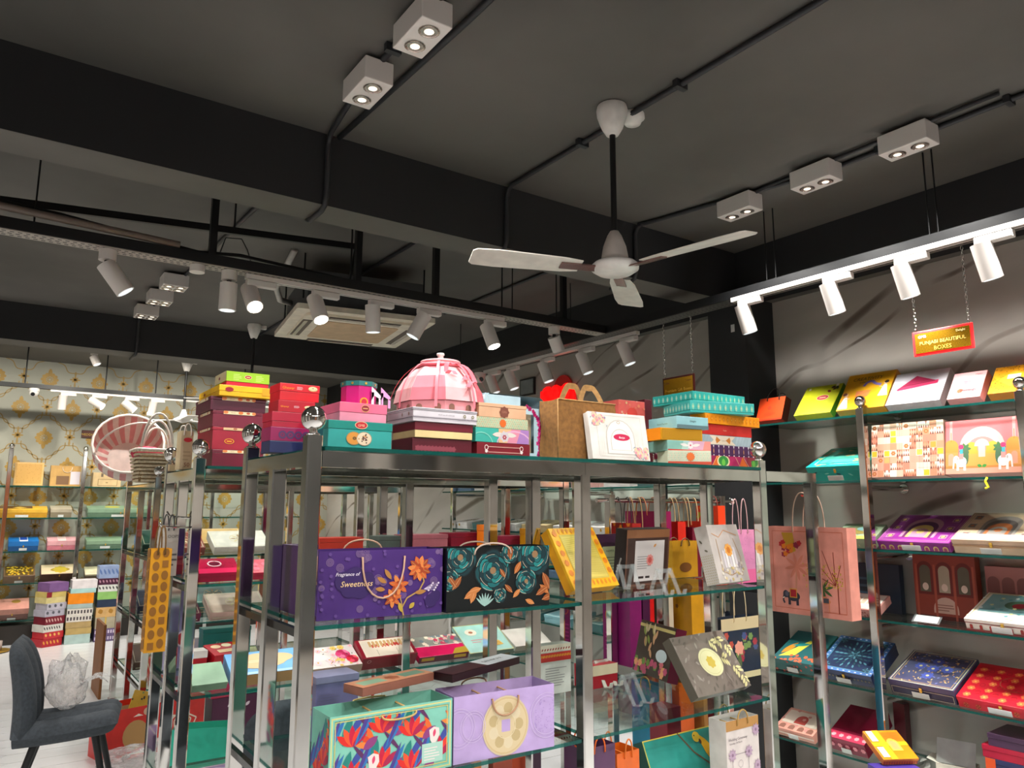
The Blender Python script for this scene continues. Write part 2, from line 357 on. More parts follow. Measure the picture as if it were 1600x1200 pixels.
# ceiling fans
def fan(label, x, y, ang, rod=.5):
    t = thing('ceiling_fan', label, 'fan', (x, y, CEIL))
    MB().lathe([(.062, -.004), (.066, -.02), (.063, -.05), (.045, -.10), (.026, -.132), (.0001, -.132)], WHITE, n=24).build('canopy', t)
    MB().cyl((0, 0, -.12), (0, 0, -.60), .0125, BLACK, n=12).build('down_rod', t)
    MB().lathe([(.018, -.555), (.03, -.575), (.047, -.62), (.055, -.665), (.054, -.672), (.044, -.675), (.044, -.688)], mat('#cfc6bf', .4), n=24).build('motor_cover', t)
    MB().lathe([(.03, -.684), (.085, -.69), (.098, -.702), (.096, -.718), (.07, -.735), (.0001, -.742)], WHITE, n=28).build('motor', t)
    for k in range(3):
        a = ang+k*2*PI/3; M = Matrix.Rotation(a, 4, 'Z') @ Matrix.Translation((0, 0, -.713)) @ Matrix.Rotation(math.radians(11), 4, 'X')
        P = [(.15, -.045), (.22, -.058), (.50, -.066), (.585, -.060), (.60, -.045), (.60, .045), (.585, .06), (.50, .066), (.22, .052), (.15, .04)]
        b = MB().prism(P, -.002, .002, mat('#ece6dc', .3), M).build('blade', t)
        MB().box(.07, .235, -.022, .022, -.009, -.003, foil('#8a6a66', .2), M).build('blade_bracket', b)
    return t
fan('white three-bladed ceiling fan on a black rod in front of the big beam', 2.05, 2.20, math.radians(40))
sd = thing('smoke_detector', 'small white round detector beside the ceiling fan canopy', 'detector', (2.17, 2.20, CEIL))
MB().lathe([(.05, 0), (.052, -.02), (.04, -.03), (.034, -.045), (.0001, -.05)], WHITE, n=20).build('detector_body', sd)
def far_fan(label, x, y):
    t = thing('ceiling_fan', label, 'fan', (x, y, CEIL))
    MB().lathe([(.06, 0), (.064, -.03), (.03, -.13), (.0001, -.13)], WHITE, n=16).build('canopy', t)
    MB().cyl((0, 0, -.1), (0, 0, -.62), .013, BLACK, n=10).build('down_rod', t)
    MB().lathe([(.02, -.58), (.045, -.66), (.1, -.69), (.1, -.71), (.0001, -.74)], WHITE, n=20).build('motor', t)
    for k in range(3):
        M = Matrix.Rotation(k*2.094+.5, 4, 'Z') @ Matrix.Translation((0, 0, -.705))
        MB().box(.09, .58, -.055, .055, -.003, .003, WHITE, M).build('blade', t)
    MB().box(.06, .11, -.015, .02, -.035, 0, WHITE).build('terminal_box', t)
far_fan('white ceiling fan hanging before the wallpapered wall', 1.88, 9.3)
far_fan('white ceiling fan behind the cassette air conditioner, near the far beam', 1.99, 7.05)
# cassette air conditioner
ac = thing('air_conditioner', 'square white cassette air conditioner hung below the dark ceiling', 'air conditioner', (2.13, 5.08, 2.76), rz=math.radians(-9))
MB().box(-.40, .40, -.40, .40, .035, .29, mat('#4a4b4d', .5)).build('cassette_body', ac)
def rrect(s, r, n=5):
    P = []
    for cx, cy, a0 in ((s-r, s-r, 0), (-s+r, s-r, 90), (-s+r, -s+r, 180), (s-r, -s+r, 270)):
        P += [(cx+r*math.cos(math.radians(a0+90*k/n)), cy+r*math.sin(math.radians(a0+90*k/n))) for k in range(n+1)]
    return P
ACW = mat('#ece0cd', .35)
MB().prism(rrect(.475, .02), .0, .035, ACW).prism(rrect(.40, .06), -.018, 0, ACW).build('fascia', ac)
MB().prism(rrect(.27, .02), -.022, -.018, mat('#c9a987', .6)).build('intake_grille', ac)
for k in range(4):
    M = Matrix.Rotation(k*PI/2, 4, 'Z'); MB().box(-.25, .25, -.395, -.33, -.021, -.0175, mat('#4b3a30', .4), M).build('air_slot', ac)
    MB().box(-.24, .24, -.385, -.36, -.026, -.021, foil('#d8d2cb', .2), M).build('louvre', ac)
    MB().cyl((.42*(1 if k % 2 else -1), .36*(1 if k > 1 else -1), .1), (.42*(1 if k % 2 else -1), .36*(1 if k > 1 else -1), .41), .006, BLACK, n=6).build('hanger_rod', ac)
MB().tube([(-.4, .2, .2), (-.5, .1, .19), (-.56, -.1, .22), (-.52, -.3, .34), (-.5, -.42, .40)], .022, mat('#c9c4bd', .6), 8).build('hose', ac)
# ---------------------------------------------------------------- hung channels, tracks and track spotlights
TZ = 2.68
def perforated(mb, a, b, wd, z, axis, m):
    n = int((b-a)/.03)
    for i in range(n):
        for r in (-1, 0, 1):
            c = a+(i+.5+.25*(r % 2))*.03; q = r*wd*.3; e = .008
            P = [(c-e, q-e*.7), (c+e, q-e*.7), (c+e, q+e*.7), (c-e, q+e*.7)]
            mb.add([((u, v, z) if axis == 'x' else (v, u, z)) for u, v in P], [(3, 2, 1, 0) if axis == 'x' else (0, 1, 2, 3)], m)
ch = thing('lighting_channel', 'black hung channel with perforated underside crossing the shop below the big beam', 'channel', (0, 3.86, TZ))
MB().box(-2.6, 3.45, -.05, .05, -.002, .05, BLACK).build('channel_bar', ch)
MB().box(-2.6, 3.45, -.046, .046, -.006, -.002, mat('#a8a097', .45, .2)).build('perforated_strip', ch)  # pale colour carries the floor light reflected up onto the strip
pm = MB(); perforated(pm, -.3, 3.4, .092, -.0065, 'x', BLACK); tag(pm.build('slot_holes', ch), kind='stuff')
for x, r in ((.10, .004), (.86, .017), (1.60, .005), (1.64, .017), (2.14, .017), (2.62, .005), (2.70, .004), (3.06, .005), (3.12, .017)):
    (MB().box(x-r, x+r, -r, r, .05, CEIL-TZ-.001, BLACK) if r > .01 else MB().cyl((x, 0, .05), (x, 0, CEIL-TZ-.001), r, BLACK, n=6)).build('hanger', ch)
ch2 = thing('lighting_channel', 'black hung channel running along the marble wall above the wall track', 'channel', (3.515, 0, TZ))
MB().box(-.06, .06, -2.9, 7.3, 0, .05, BLACK).build('channel_bar', ch2)
MB().box(-.055, .055, -2.9, 7.3, -.004, 0, mat('#55524e', .45, .2)).build('perforated_strip', ch2)
pm = MB(); perforated(pm, 1.1, 6.8, .11, -.0045, 'y', BLACK); tag(pm.build('slot_holes', ch2), kind='stuff')
for y in (1.62, 1.66, 2.5, 2.56, 4.3, 4.4, 5.9): MB().cyl((.03, y, .05), (.03, y, CEIL-TZ-.001), .004, BLACK, n=6).build('hanger', ch2)
sb = thing('brace_bar', 'long black flat bar strung above the perforated channel', 'bar', (0, 4.02, 2.87))
MB().box(-2.6, 1.69, -.012, .012, -.018, .018, BLACK, Matrix.Rotation(math.radians(-4.3), 4, 'Y')).build('flat_bar', sb)
MB().cyl((1.69, 0, .125), (1.62, -.10, -.12), .008, BLACK, n=6).build('strut', sb)
for x in (-1.6, 1.0): MB().cyl((x, 0, .02+.075*x), (x, 0, CEIL-2.871), .005, BLACK, n=6).build('hanger_rod', sb)
pp = thing('cable_pipe', 'brownish pipe lying along the top of the perforated channel', 'pipe', (-2.5, 3.822, TZ+.069))
MB().tube([(0, 0, .05), (1.2, .0, .045), (2.4, 0, .03), (3.2, .0, .0)], .018, mat('#7d6f66', .5), 8).build('pipe', pp)
cb = thing('cable_bundle', 'black cable loosely tied along the perforated channel', 'cable', (0, 3.892, TZ+.072))
MB().tube([(-.3, 0, .08), (.2, 0, .06), (.5, 0, .03), (.8, 0, .0), (1.0, -.01, .02), (1.3, 0, .01), (1.6, 0, -.005)], .009, BLACK, 6).build('cable', cb)
MB().tube([(.90, 0, .0), (.94, .05, .12), (1.02, .05, .13), (1.04, 0, .06), (1.06, 0, .0)], .003, BLACK, 5).build('loop', cb)
def rail(label, a, b, axis, pos, z):
    t = thing('track_rail', label, 'track', (0, 0, 0))
    if axis == 'x': MB().box(a, b, pos-.018, pos+.018, z-.024, z, WHITEMET).build('rail_body', t); MB().box(a+.01, b-.01, pos-.006, pos+.006, z-.0245, z-.0238, mat('#77716b')).build('rail_groove', t)
    else: MB().box(pos-.018, pos+.018, a, b, z-.024, z, WHITEMET).build('rail_body', t); MB().box(pos-.006, pos+.006, a+.01, b-.01, z-.0245, z-.0238, mat('#77716b')).build('rail_groove', t)
rail('white light track fixed under the perforated channel', 1.03, 2.63, 'x', 3.86, TZ-.0075)
rail('white light track along the marble wall, nearer length', .8, 2.72, 'y', 3.44, TZ-.006)
rail('white light track along the marble wall, farther length', 3.62, 5.52, 'y', 3.57, TZ-.006)
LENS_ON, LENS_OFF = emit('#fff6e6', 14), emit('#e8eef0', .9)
def head(label, top, d, axis='x', on=False, mount='track', group='track spotlights', e=None, L=.155, r=.042, ang=58):
    top = Vector(top); d = Vector(d).normalized(); t = thing('track_spotlight', label, 'spotlight', (top.x, top.y, top.z), group)
    if mount == 'track':
        a = (.075, .02) if axis == 'x' else (.02, .075)
        MB().box(-a[0], a[0], -a[1], a[1], -.034, -.001, WHITEMET).build('adapter', t, .004)
        j = Vector((0, 0, -.034))
        ax = (-.05, 0) if axis == 'x' else (0, .045)
        MB().box(ax[0]-.007, ax[0]+.007, ax[1]-.007, ax[1]+.007, -.085, -.033, WHITEMET).build('arm', t)
        c0 = Vector((ax[0], ax[1], -.075))-d*.045
    else:
        MB().cyl((0, 0, -.05), (0, 0, -.001), .038, WHITEMET, n=18).build('ceiling_mount', t)
        c0 = Vector((0, 0, -.075))-d*.01
        MB().cyl((0, 0, -.09), (0, 0, -.045), .012, BLACK, n=8).build('knuckle', t)
    c1 = c0+d*L
    h = MB().cyl(c0, c1, r, WHITEMET, n=24).build('lamp_head', t)
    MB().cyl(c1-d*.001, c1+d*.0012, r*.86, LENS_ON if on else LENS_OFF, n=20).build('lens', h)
    spot(top+c1+d*.01, d, (SPOT if e is None else e), ang)
    return t
T = TZ-.032
XS = [(1.11, (.06, -.62, -.75), True, 'lit spotlight on the channel track, first from the twin-lamp end'), (1.46, (.10, -.42, -.8), True, 'lit spotlight before the air conditioner, second on the channel track'),
      (1.79, (.08, .05, -1), False, 'upright spotlight below the channel track, in front of the air conditioner grille'), (2.10, (-.42, .2, -.9), False, 'spotlight tilted aside at the corner of the air conditioner'),
      (2.57, (.16, -.34, -.9), True, 'lit spotlight at the end of the channel track near the pink dome box')]
for x, d, on, l in XS: head(l, (x, 3.86, T), d, 'x', on, e=SPOT*(1 if on else .6))
head('round-mounted spotlight turned down on the perforated channel', (.40, 3.86, TZ-.007), (.55, -.1, -.75), mount='round')
head('short upright spotlight under the perforated channel beside the track start', (.95, 3.86, TZ-.007), (.0, .02, -1), mount='round', L=.14)
head('small spotlight at the far end of the perforated channel', (3.04, 3.86, TZ-.007), (.45, .1, -.75), mount='round', L=.10)
jb = thing('ceiling_rose', 'small white round box under the perforated channel', 'junction box', (.795, 3.86, TZ-.007)); MB().cyl((0, 0, -.035), (0, 0, 0), .036, WHITEMET, n=16).build('cover', jb)
for y, l in ((2.60, 'white spotlight on the wall track, first after the black column'), (2.07, 'white spotlight on the wall track, second after the black column'), (1.70, 'white spotlight on the wall track over the red hanging sign'), (1.35, 'white spotlight on the wall track, beyond the red hanging sign')):
    head(l, (3.44, y, T), (.24, -.12, -1), 'y', e=SPOT*1.15, L=.16, ang=85)
for y in (.95, .5): spot((3.5, y, 2.45), (.3, 0, -1), SPOT, 85)
for y, l in ((3.71, 'white spotlight nearest the black column on the farther wall track'), (4.15, 'white spotlight second from the black column on the farther wall track'), (4.62, 'white spotlight third from the black column on the farther wall track'),
             (5.09, 'white spotlight fourth from the black column on the farther wall track'), (5.37, 'white spotlight next to the dome camera on the farther wall track')):
    head(l, (3.57, y, T), (.24, -.28, -1), 'y', e=SPOT, L=.16, ang=75)
def dome_cam(label, loc):
    t = thing('security_camera', label, 'camera', loc)
    MB().cyl((0, 0, -.03), (0, 0, 0), .05, WHITE, n=18).build('camera_mount', t); MB().ball((0, 0, -.045), .045, WHITE, 16, 8).build('camera_eyeball', t)
    MB().cyl((-.01, -.034, -.062), (-.013, -.044, -.069), .02, BLACK, n=14).build('camera_lens', t)
dome_cam('white dome security camera at the end of the wall track', (3.57, 5.60, T+.02))
# unseen spots, added to light the rack fronts from outside the view
for x, y, tx, ty, tz in ((.3, -.5, 1.0, 2.0, 1.0), (1.2, -.6, 1.6, 2.0, 1.0), (2.2, -.5, 2.3, 2.0, 1.0), (-.6, -.3, .6, 2.1, 1.2), (-1.4, 2.0, .7, 3.2, .8), (-1.4, 3.6, .5, 4.4, .6)):
    spot((x, y, 2.6), (tx-x, ty-y, tz-2.6), SPOT*1.5, 70)
for x, y, tx, ty, tz in ((1.0, -1.6, 1.0, -3.1, 1.2), (2.6, -1.6, 2.6, -3.1, 1.2), (-.6, -1.6, -.6, -3.1, 1.2), (-1.5, 1.0, -2.7, 1.0, 1.2), (-1.5, 3.5, -2.7, 3.5, 1.2), (-1.5, 6.5, -2.7, 6.5, 1.2)):
    spot((x, y, 2.7), (tx-x, ty-y, tz-2.7), SPOT*1.6, 95)  # unseen spots, added to brighten the walls that the chrome mirrors
# bar with spotlights before the wallpapered wall
bz = 2.73
bar = thing('lighting_bar', 'long black bar with white track hung before the wallpapered wall', 'bar', (0, 9.5, bz))
MB().box(-2.6, 3.9, -.025, .025, 0, .045, BLACK).build('bar_body', bar); MB().box(.56, 3.6, -.018, .018, -.022, 0, WHITEMET).build('track_strip', bar)
for x in (.32, 1.08, 1.6, 2.6): MB().cyl((x, 0, .045), (x, 0, CEIL-bz-.001), .007, BLACK, n=6).build('hanger', bar)
for x, d, on, l in ((.73, (-.02, .12, -1), 0, 'spotlight hanging straight on the bar by the wallpaper, next to the camera'), (1.03, (.75, -.35, -.5), 1, 'lit spotlight turned aside on the bar by the wallpaper'), (1.36, (.75, -.05, -.6), 1, 'spotlight slanting beside the lit one by the wallpaper'), (1.63, (-.08, .15, -1), 0, 'spotlight next to the far ceiling fan on the bar by the wallpaper')):
    head(l, (x, 9.5, bz-.022), d, 'x', bool(on), e=SPOT*1.2, ang=80)
dome_cam('white dome security camera under the bar by the wallpaper', (.41, 9.5, bz-.002))
head('small spotlight on the soffit above the wallpapered wall', (.92, 9.3, CEIL), (.35, -.2, -.8), mount='round', L=.10)
for x in (-.3, .7, 1.7, 2.8): spot((x, 8.55, 3.0), (0, 1.5, -1.25), SPOT*1.6, 105, WARM); spot((x+.4, 9.45, 2.6), (0, .45, -1), SPOT*.55, 110, WARM)  # lamps without fittings, added to brighten the wallpaper
# ---------------------------------------------------------------- racks of polished steel and glass
def post_mb(x, y, z0, z1, s=.021): return MB().box(x-s, x+s, y-s, y+s, z0, z1, CHROME, None, .004)
def finial(t, x, y, z, r=.034):
    return MB().lathe([(.018, 0), (.02, .004), (.012, .008), (.011, .016)], CHROME, (x, y, z), 14).ball((x, y, z+.012+r), r, CHROME, 20, 12).build('ball_finial', t)
def glass_mb(x0, x1, y0, y1, z, th=.011, M=None):
    mb = MB(); v = [(x, y, q) for q in (z-th, z) for x, y in ((x0, y0), (x1, y0), (x1, y1), (x0, y1))]
    mb.add(v, [(3, 2, 1, 0), (4, 5, 6, 7)], GLASS, False, M)
    mb.add(v, [(0, 1, 5, 4), (1, 2, 6, 5), (2, 3, 7, 6), (3, 0, 4, 7)], GEDGE, False, M); return mb
def rack(label, xs, ys, top, shelves, group, mid_posts=True, slant=0.0):
    # double-sided gondola: rows of posts, a rail all round, a glass top and glass shelves
    t = thing('display_rack', label, 'rack', (xs[0], ys[0], 0), group); O = Vector((xs[0], ys[0], 0))
    X = [x-O.x for x in xs]; Y = [y-O.y for y in ys]; s = .021
    for i, x in enumerate(X):
        for j, y in enumerate(Y):
            if j == 1 and not mid_posts: continue
            edge = j != 1
            ball = edge and i in (0, len(X)-1)
            p = post_mb(x, y, 0, top+.028 if ball else top-.052).build('post', t)
            MB().box(x-.03, x+.03, y-.03, y+.03, 0, .012, CHROME, None, .004).build('foot', p)
            if ball: finial(p, x, y, top+.028)
    for j in (0, 2):
        for i in range(len(X)-1): MB().box(X[i]+(s if i == 0 else 0)+.0005, X[i+1]-(s if i == len(X)-2 else 0)-.0005, Y[j]-.018, Y[j]+.018, top-.054, top-.013, CHROME).build('top_rail', t)
    for x in (X[0], X[-1]): MB().box(x-.018, x+.018, Y[0]+s+.0005, Y[2]-s-.0005, top-.054, top-.013, CHROME).build('end_rail', t)
    d = s+.003
    glass_mb(X[0]+d, X[-1]-d, Y[0]-.03, Y[2]+.03, top).build('glass_top', t)
    for z in shelves:
        for i in range(len(X)-1):
            for (ya, yb) in ((Y[0]-.012, Y[1]-.03), (Y[1]+.03, Y[2]+.012)) if slant else ((Y[0]-.012, Y[2]+.012),):
                glass_mb(X[i]+d, X[i+1]-d, ya, yb, z).build('glass_shelf', t)
        for x in X: MB().box(x-.008, x+.008, Y[0]+s, Y[2]-s, z-.032, z-.0115, mat('#3a3a3a', .2, 1, 'flat')).build('shelf_bracket', t)
    return t
TOP, S1, S2, S3 = 1.655, 1.195, .78, .37
R1X, R1Y = (.72, 1.65, 2.58), (1.95, 2.225, 2.50)
R2X, R2Y = (.72, 1.65, 2.58), (3.20, 3.475, 3.75)
R3X, R3Y = (1.02, 1.95, 2.88), (5.7, 6.3, 6.9)
rack('nearest chrome and glass rack, with the purple gift bag on its middle shelf', R1X, R1Y, TOP, (S1, S2, S3), 'chrome display racks')
RK2 = rack('second chrome and glass rack, carrying the tall stack of maroon boxes', R2X, R2Y, TOP, (S1, S2, S3), 'chrome display racks')
rack('third chrome rack, under the wicker basket near the wallpapered wall', R3X, R3Y, 1.66, (1.15, .70, .30), 'chrome display racks')
# end frame on the near rack from which the pink paper bag hangs
ef = thing('bag_hanger', 'chrome side frame holding up the pink palm tree bag', 'frame', (2.605, 1.95, 0))
post_mb(.315, 0, 0, 1.60).build('post', ef); MB().box(0, .336, -.018, .018, 1.601, 1.642, CHROME).build('top_rail', ef)
# shelving along the marble wall
WS = (1.975, 1.636, 1.29, .95, .605, .26); WX = 3.70
def wall_shelving(label, posts, y0, y1, shelves, group):
    t = thing('glass_shelving', label, 'shelving', (WX, y1, 0), group); o = Vector((WX, y1, 0))
    for y in posts:
        p = post_mb(0, y-y1, 0, 2.0).build('post', t); finial(p, 0, y-y1, 2.0, .028)
    ps = sorted(posts)
    for z in shelves:
        glass_mb(.024, XW-WX-.004, y0-y1, -.0, z).build('glass_shelf', t)
        for y in posts: MB().cyl((.02, y-y1, z-.04), (XW-WX-.01, y-y1, z-.04), .014, CHROME, n=10).cyl((XW-WX-.01, y-y1, z-.04), (XW-WX-.002, y-y1, z-.04), .026, CHROME, n=14).build('shelf_bracket', t)
    return t
wall_shelving('glass wall shelving on chrome posts before the black column', (2.15, 1.41, .67), .3, 2.80, WS, 'shelving along the marble wall')
wall_shelving('glass wall shelving on chrome posts beyond the black column', (3.55, 4.45, 5.35, 6.25), 3.25, 6.5, WS, 'shelving along the marble wall')
BS = (1.708, 1.355, .992, .648, .257); BY = 10.05
def back_shelving(label, x0, x1, xs):
    t = thing('glass_shelving', label, 'shelving', (x0, BY, 0))
    for x in xs:
        p = post_mb(x-x0, 0, 0, 2.115).build('post', t); finial(p, x-x0, 0, 2.10, .03)
    for z in BS:
        glass_mb(0, x1-x0,   .03, .30, z).build('glass_shelf', t)
        for x in xs: MB().cyl((x-x0, .02, z-.04), (x-x0, .305, z-.04), .013, CHROME, n=8).build('shelf_bracket', t)
    MB().box(0, x1-x0, .06, .29, .0, .20, mat('#2b2622')).build('plinth', t)
    return t
back_shelving('glass shelving on chrome posts against the gold wallpaper', -1.5, 3.6, (-1.16, -.44, .28, 1.0, 1.72, 2.44, 3.16))
# ---------------------------------------------------------------- printed art: flat ink laid on a face
_TXT = {}
def glyphs(s):
    if s not in _TXT:
        cu = bpy.data.curves.new('ink', 'FONT'); cu.body = s; cu.resolution_u = 2; cu.size = 1
        o = bpy.data.objects.new('ink', cu); me = bpy.data.meshes.new_from_object(o)
        V = [(v.co.x, v.co.y) for v in me.vertices]; F = [list(p.vertices) for p in me.polygons]
        bpy.data.objects.remove(o); bpy.data.curves.remove(cu); bpy.data.meshes.remove(me); _TXT[s] = (V, F)
    return _TXT[s]
def clip(P, w, h):
    for ax, lim, sg in ((0, 0, 1), (0, w, -1), (1, 0, 1), (1, h, -1)):
        out = []
        for i in range(len(P)):
            a, b = P[i-1], P[i]; da, db = (a[ax]-lim)*sg, (b[ax]-lim)*sg
            if (da >= 0) != (db >= 0):
                t = da/(da-db); out.append((a[0]+(b[0]-a[0])*t, a[1]+(b[1]-a[1])*t))
            if db >= 0: out.append(b)
        P = out
        if len(P) < 3: return []
    return P
class Art:
    def __init__(s, w, h): s.w, s.h = w, h; s.q = []
    def poly(s, P, c):
        P = clip(list(P), s.w, s.h)
        if len(P) > 2: s.q.append((P, c))
        return s
    def rect(s, x0, y0, x1, y1, c): return s.poly([(x0, y0), (x1, y0), (x1, y1), (x0, y1)], c)
    def frame(s, x0, y0, x1, y1, t, c):
        return s.rect(x0, y0, x1, y0+t, c).rect(x0, y1-t, x1, y1, c).rect(x0, y0+t, x0+t, y1-t, c).rect(x1-t, y0+t, x1, y1-t, c)
    def oval(s, x, y, a, b, c, n=18, r=0.0):
        k, q = math.cos(r), math.sin(r)
        return s.poly([(x+a*math.cos(2*PI*i/n)*k-b*math.sin(2*PI*i/n)*q, y+a*math.cos(2*PI*i/n)*q+b*math.sin(2*PI*i/n)*k) for i in range(n)], c)
    def ring(s, x, y, a, b, t, c, n=20):
        for i in range(n):
            p, q = 2*PI*i/n, 2*PI*(i+1)/n
            s.poly([(x+a*math.cos(p), y+b*math.sin(p)), (x+a*math.cos(q), y+b*math.sin(q)), (x+(a-t)*math.cos(q), y+(b-t)*math.sin(q)), (x+(a-t)*math.cos(p), y+(b-t)*math.sin(p))], c)
        return s
    def leaf(s, x, y, l, w, a, c, n=5):
        P = []
        for sg in (1, -1):
            for i in range(n+1):
                t = i/n if sg > 0 else 1-i/n
                P.append((l*t, sg*w*.5*math.sin(PI*t)**.8))
        k, q = math.cos(a), math.sin(a)
        return s.poly([(x+p[0]*k-p[1]*q, y+p[0]*q+p[1]*k) for p in P[:-1]], c)
    def line(s, P, t, c):
        for (a, b), (u, v) in zip(P, P[1:]):
            l = math.hypot(u-a, v-b) or 1e-9; nx, ny = -(v-b)/l*t/2, (u-a)/l*t/2
            s.poly([(a+nx, b+ny), (a-nx, b-ny), (u-nx, v-ny), (u+nx, v+ny)], c)
        return s
    def flower(s, x, y, r, c, n=6, c2=None, a0=0.0, w=.8):
        for i in range(n): s.leaf(x, y, r, r*w, a0+2*PI*i/n, c)
        return s.oval(x, y, r*.25, r*.25, c2, 10) if c2 else s
    def rose(s, x, y, r, cols):
        for k in range(4):
            rr = r*(1-.23*k); n = 6-k
            for i in range(n):
                a = 2*PI*i/n+k*.7; s.oval(x+math.cos(a)*rr*.5, y+math.sin(a)*rr*.5, rr*.55, rr*.42, cols[(k+i) % len(cols)], 12, a+PI/2)
        return s.oval(x, y, r*.16, r*.16, cols[-1], 8)
    def text(s, t, x, y, h, c, al='c', sh=0.0, rot=0.0, sx=1.0):
        V, F = glyphs(t); mx = max((v[0] for v in V), default=0)
        dx = 0 if al == 'l' else (-mx/2 if al == 'c' else -mx); k, q = math.cos(rot), math.sin(rot)
        W = [((v[0]+dx)*h*1.4*sx+v[1]*sh*h*1.4, v[1]*h*1.4) for v in V]
        W = [(x+a*k-b*q, y+a*q+b*k) for a, b in W]
        for f in F: s.poly([W[i] for i in f], c)
        return s
    def scatter(s, n, fn, seed=1, pad=0):
        R = random.Random(seed)
        for i in range(n): fn(R.uniform(pad, s.w-pad), R.uniform(pad, s.h-pad), R)
        return s
    def lines(s, x0, x1, y0, y1, n, c, seed=1, t=None):      # a block of small print
        R = random.Random(seed); g = (y1-y0)/n
        for i in range(n): s.rect(x0, y0+g*i, x0+(x1-x0)*R.uniform(.6, 1), y0+g*i+(t or g*.35), c)
        return s
    def mandala(s, x, y, r, c1, c2, n=12):
        s.ring(x, y, r, r, r*.06, c1, 24)
        for i in range(n): s.leaf(x+math.cos(2*PI*i/n)*r*.3, y+math.sin(2*PI*i/n)*r*.3, r*.62, r*.28, 2*PI*i/n, c1 if i % 2 else c2)
        return s.ring(x, y, r*.3, r*.3, r*.08, c2, 16).oval(x, y, r*.14, r*.14, c1, 10)
    def arch(s, x, y, w, h, c, n=10):
        return s.poly([(x, y), (x+w, y)]+[(x+w/2+w/2*math.cos(PI*i/n), y+h-w*.5+w*.5*math.sin(PI*i/n)) for i in range(n+1)], c)
INKS = {}
def ink(c):
    if c not in INKS: INKS[c] = foil(c[1:], .3) if c[0] == '*' else mat(c, .45, 0, 'flat')
    return INKS[c]
def lay(art, face, parent, dims, name='printed_pattern'):
    w, d, h = dims; mb = MB()
    for i, (P, c) in enumerate(art.q):
        e = .0012+i*1.5e-6
        if face == 'front': V = [(u, -e, v) for u, v in P]
        elif face == 'top': V = [(u, v, h+e) for u, v in P]
        elif face == 'left': V = [(-e, d-u, v) for u, v in P]
        else: V = [(w+e, u, v) for u, v in P]
        mb.add(V, [tuple(range(len(V)))], ink(c))
    if mb.f: return mb.build(name, parent)
# ---------------------------------------------------------------- boxes and bags
def place(t, O, U=None, tilt=0.0, roll=0.0, lift=0.0):
    rz = math.atan2(U[1], U[0]) if U is not None else 0.0; O = Vector(O)
    if tilt > 0: O.z += lift*math.sin(tilt)          # a box leaning back stands on its rear bottom edge
    t.matrix_world = Matrix.Translation(O) @ Matrix.Rotation(rz, 4, 'Z') @ Matrix.Rotation(-tilt, 4, 'X') @ Matrix.Rotation(roll, 4, 'Y')
    return t
PAP = lambda c, r=.36: c if not isinstance(c, str) else mat(c, r)
def box(label, O, U, dims, col, lid=0, lidcol=None, art=None, tilt=0.0, roll=0.0, group=None, name='gift_box', clasp=False, card=False, lip=None, bevel=.0012, cat='box'):
    # local frame: x along the front, y into the depth, z up; lid 'lid' high on top, or a front slab when lip is set
    w, d, h = dims; t = thing(name, label, cat, O, group); place(t, O, U, tilt, roll, d); c = PAP(col); lc = PAP(lidcol or col)
    if lip:
        MB().box(.0015, w-.0015, lip, d, .0015, h-.0015, c).build('box_tray', t, bevel); top = MB().box(0, w, 0, lip-.0004, 0, h, lc).build('lid', t, bevel)
    elif lid:
        MB().box(.0015, w-.0015, .0015, d-.0015, 0, h-lid-.0004, c).build('box_base', t, bevel); top = MB().box(0, w, 0, d, h-lid, h, lc).build('lid', t, bevel)
    else: top = MB().box(0, w, 0, d, 0, h, c).build('box_body', t, bevel)
    for f, a in (art or {}).items(): lay(a, f, top if (lid or lip) and f == 'top' else t, dims)
    if clasp: MB().box(w/2-.006, w/2+.006, -.006, -.0016, h-(lid or .02)-.008, h-(lid or .02)+.010, GOLD).cyl((w/2, -.008, h-(lid or .02)-.006), (w/2, -.0016, h-(lid or .02)-.006), .006, GOLD, n=10).build('clasp', t)
    if card: MB().box(w*.36, w*.62, -.011, -.010, .008, .035, mat('#d9dad6')).build('price_card', t)
    return t
def bag(label, O, U, dims, col, art=None, inside='#c9bfae', rope='#c7a37e', drop=None, tilt=0.0, group=None, name='paper_bag', hx=(.33, .66), hang=True, up=False, side=None, roll=0.0):
    w, d, h = dims; t = thing(name, label, 'bag', O, group); place(t, O, U, tilt, roll, d); c = PAP(col); s = PAP(side or col); i = PAP(inside, .6); mb = MB(); e = .0015
    for x0, x1, y0, y1, m in ((0, w, 0, e, c), (0, w, d-e, d, c), (0, e, e, d-e, s), (w-e, w, e, d-e, s)): mb.box(x0, x1, y0, y1, 0, h, m)
    for x0, x1, y0, y1 in ((e, w-e, e, e*1.4), (e, w-e, d-e*1.4, d-e), (e, e*1.4, e*1.4, d-e*1.4), (w-e*1.4, w-e, e*1.4, d-e*1.4)): mb.box(x0, x1, y0, y1, e, h-.035, i)
    mb.box(e, w-e, e, d-e, 0, e, i).build('bag_body', t)
    for f, a in (art or {}).items(): lay(a, f, t, dims)
    r = PAP(rope, .7); L = drop or h*.45
    if hang:
        for k, y in enumerate((-.0045, d+.0045)):
            A, B = w*hx[0], w*hx[1]; P = []
            for q in range(13):
                u = q/12; z = h-.018+(L*4*u*(1-u))*(1 if up or k else -1)*(1 if up else (.35 if k else 1))
                P.append((A+(B-A)*(.5-.5*math.cos(PI*u)), y*(1 if up else 1.5), z))
            P = [(A, y*.2, h-.02)]+P+[(B, y*.2, h-.02)]
            MB().tube(P, .0028, r, 5).build('rope_handle', t)
    return t
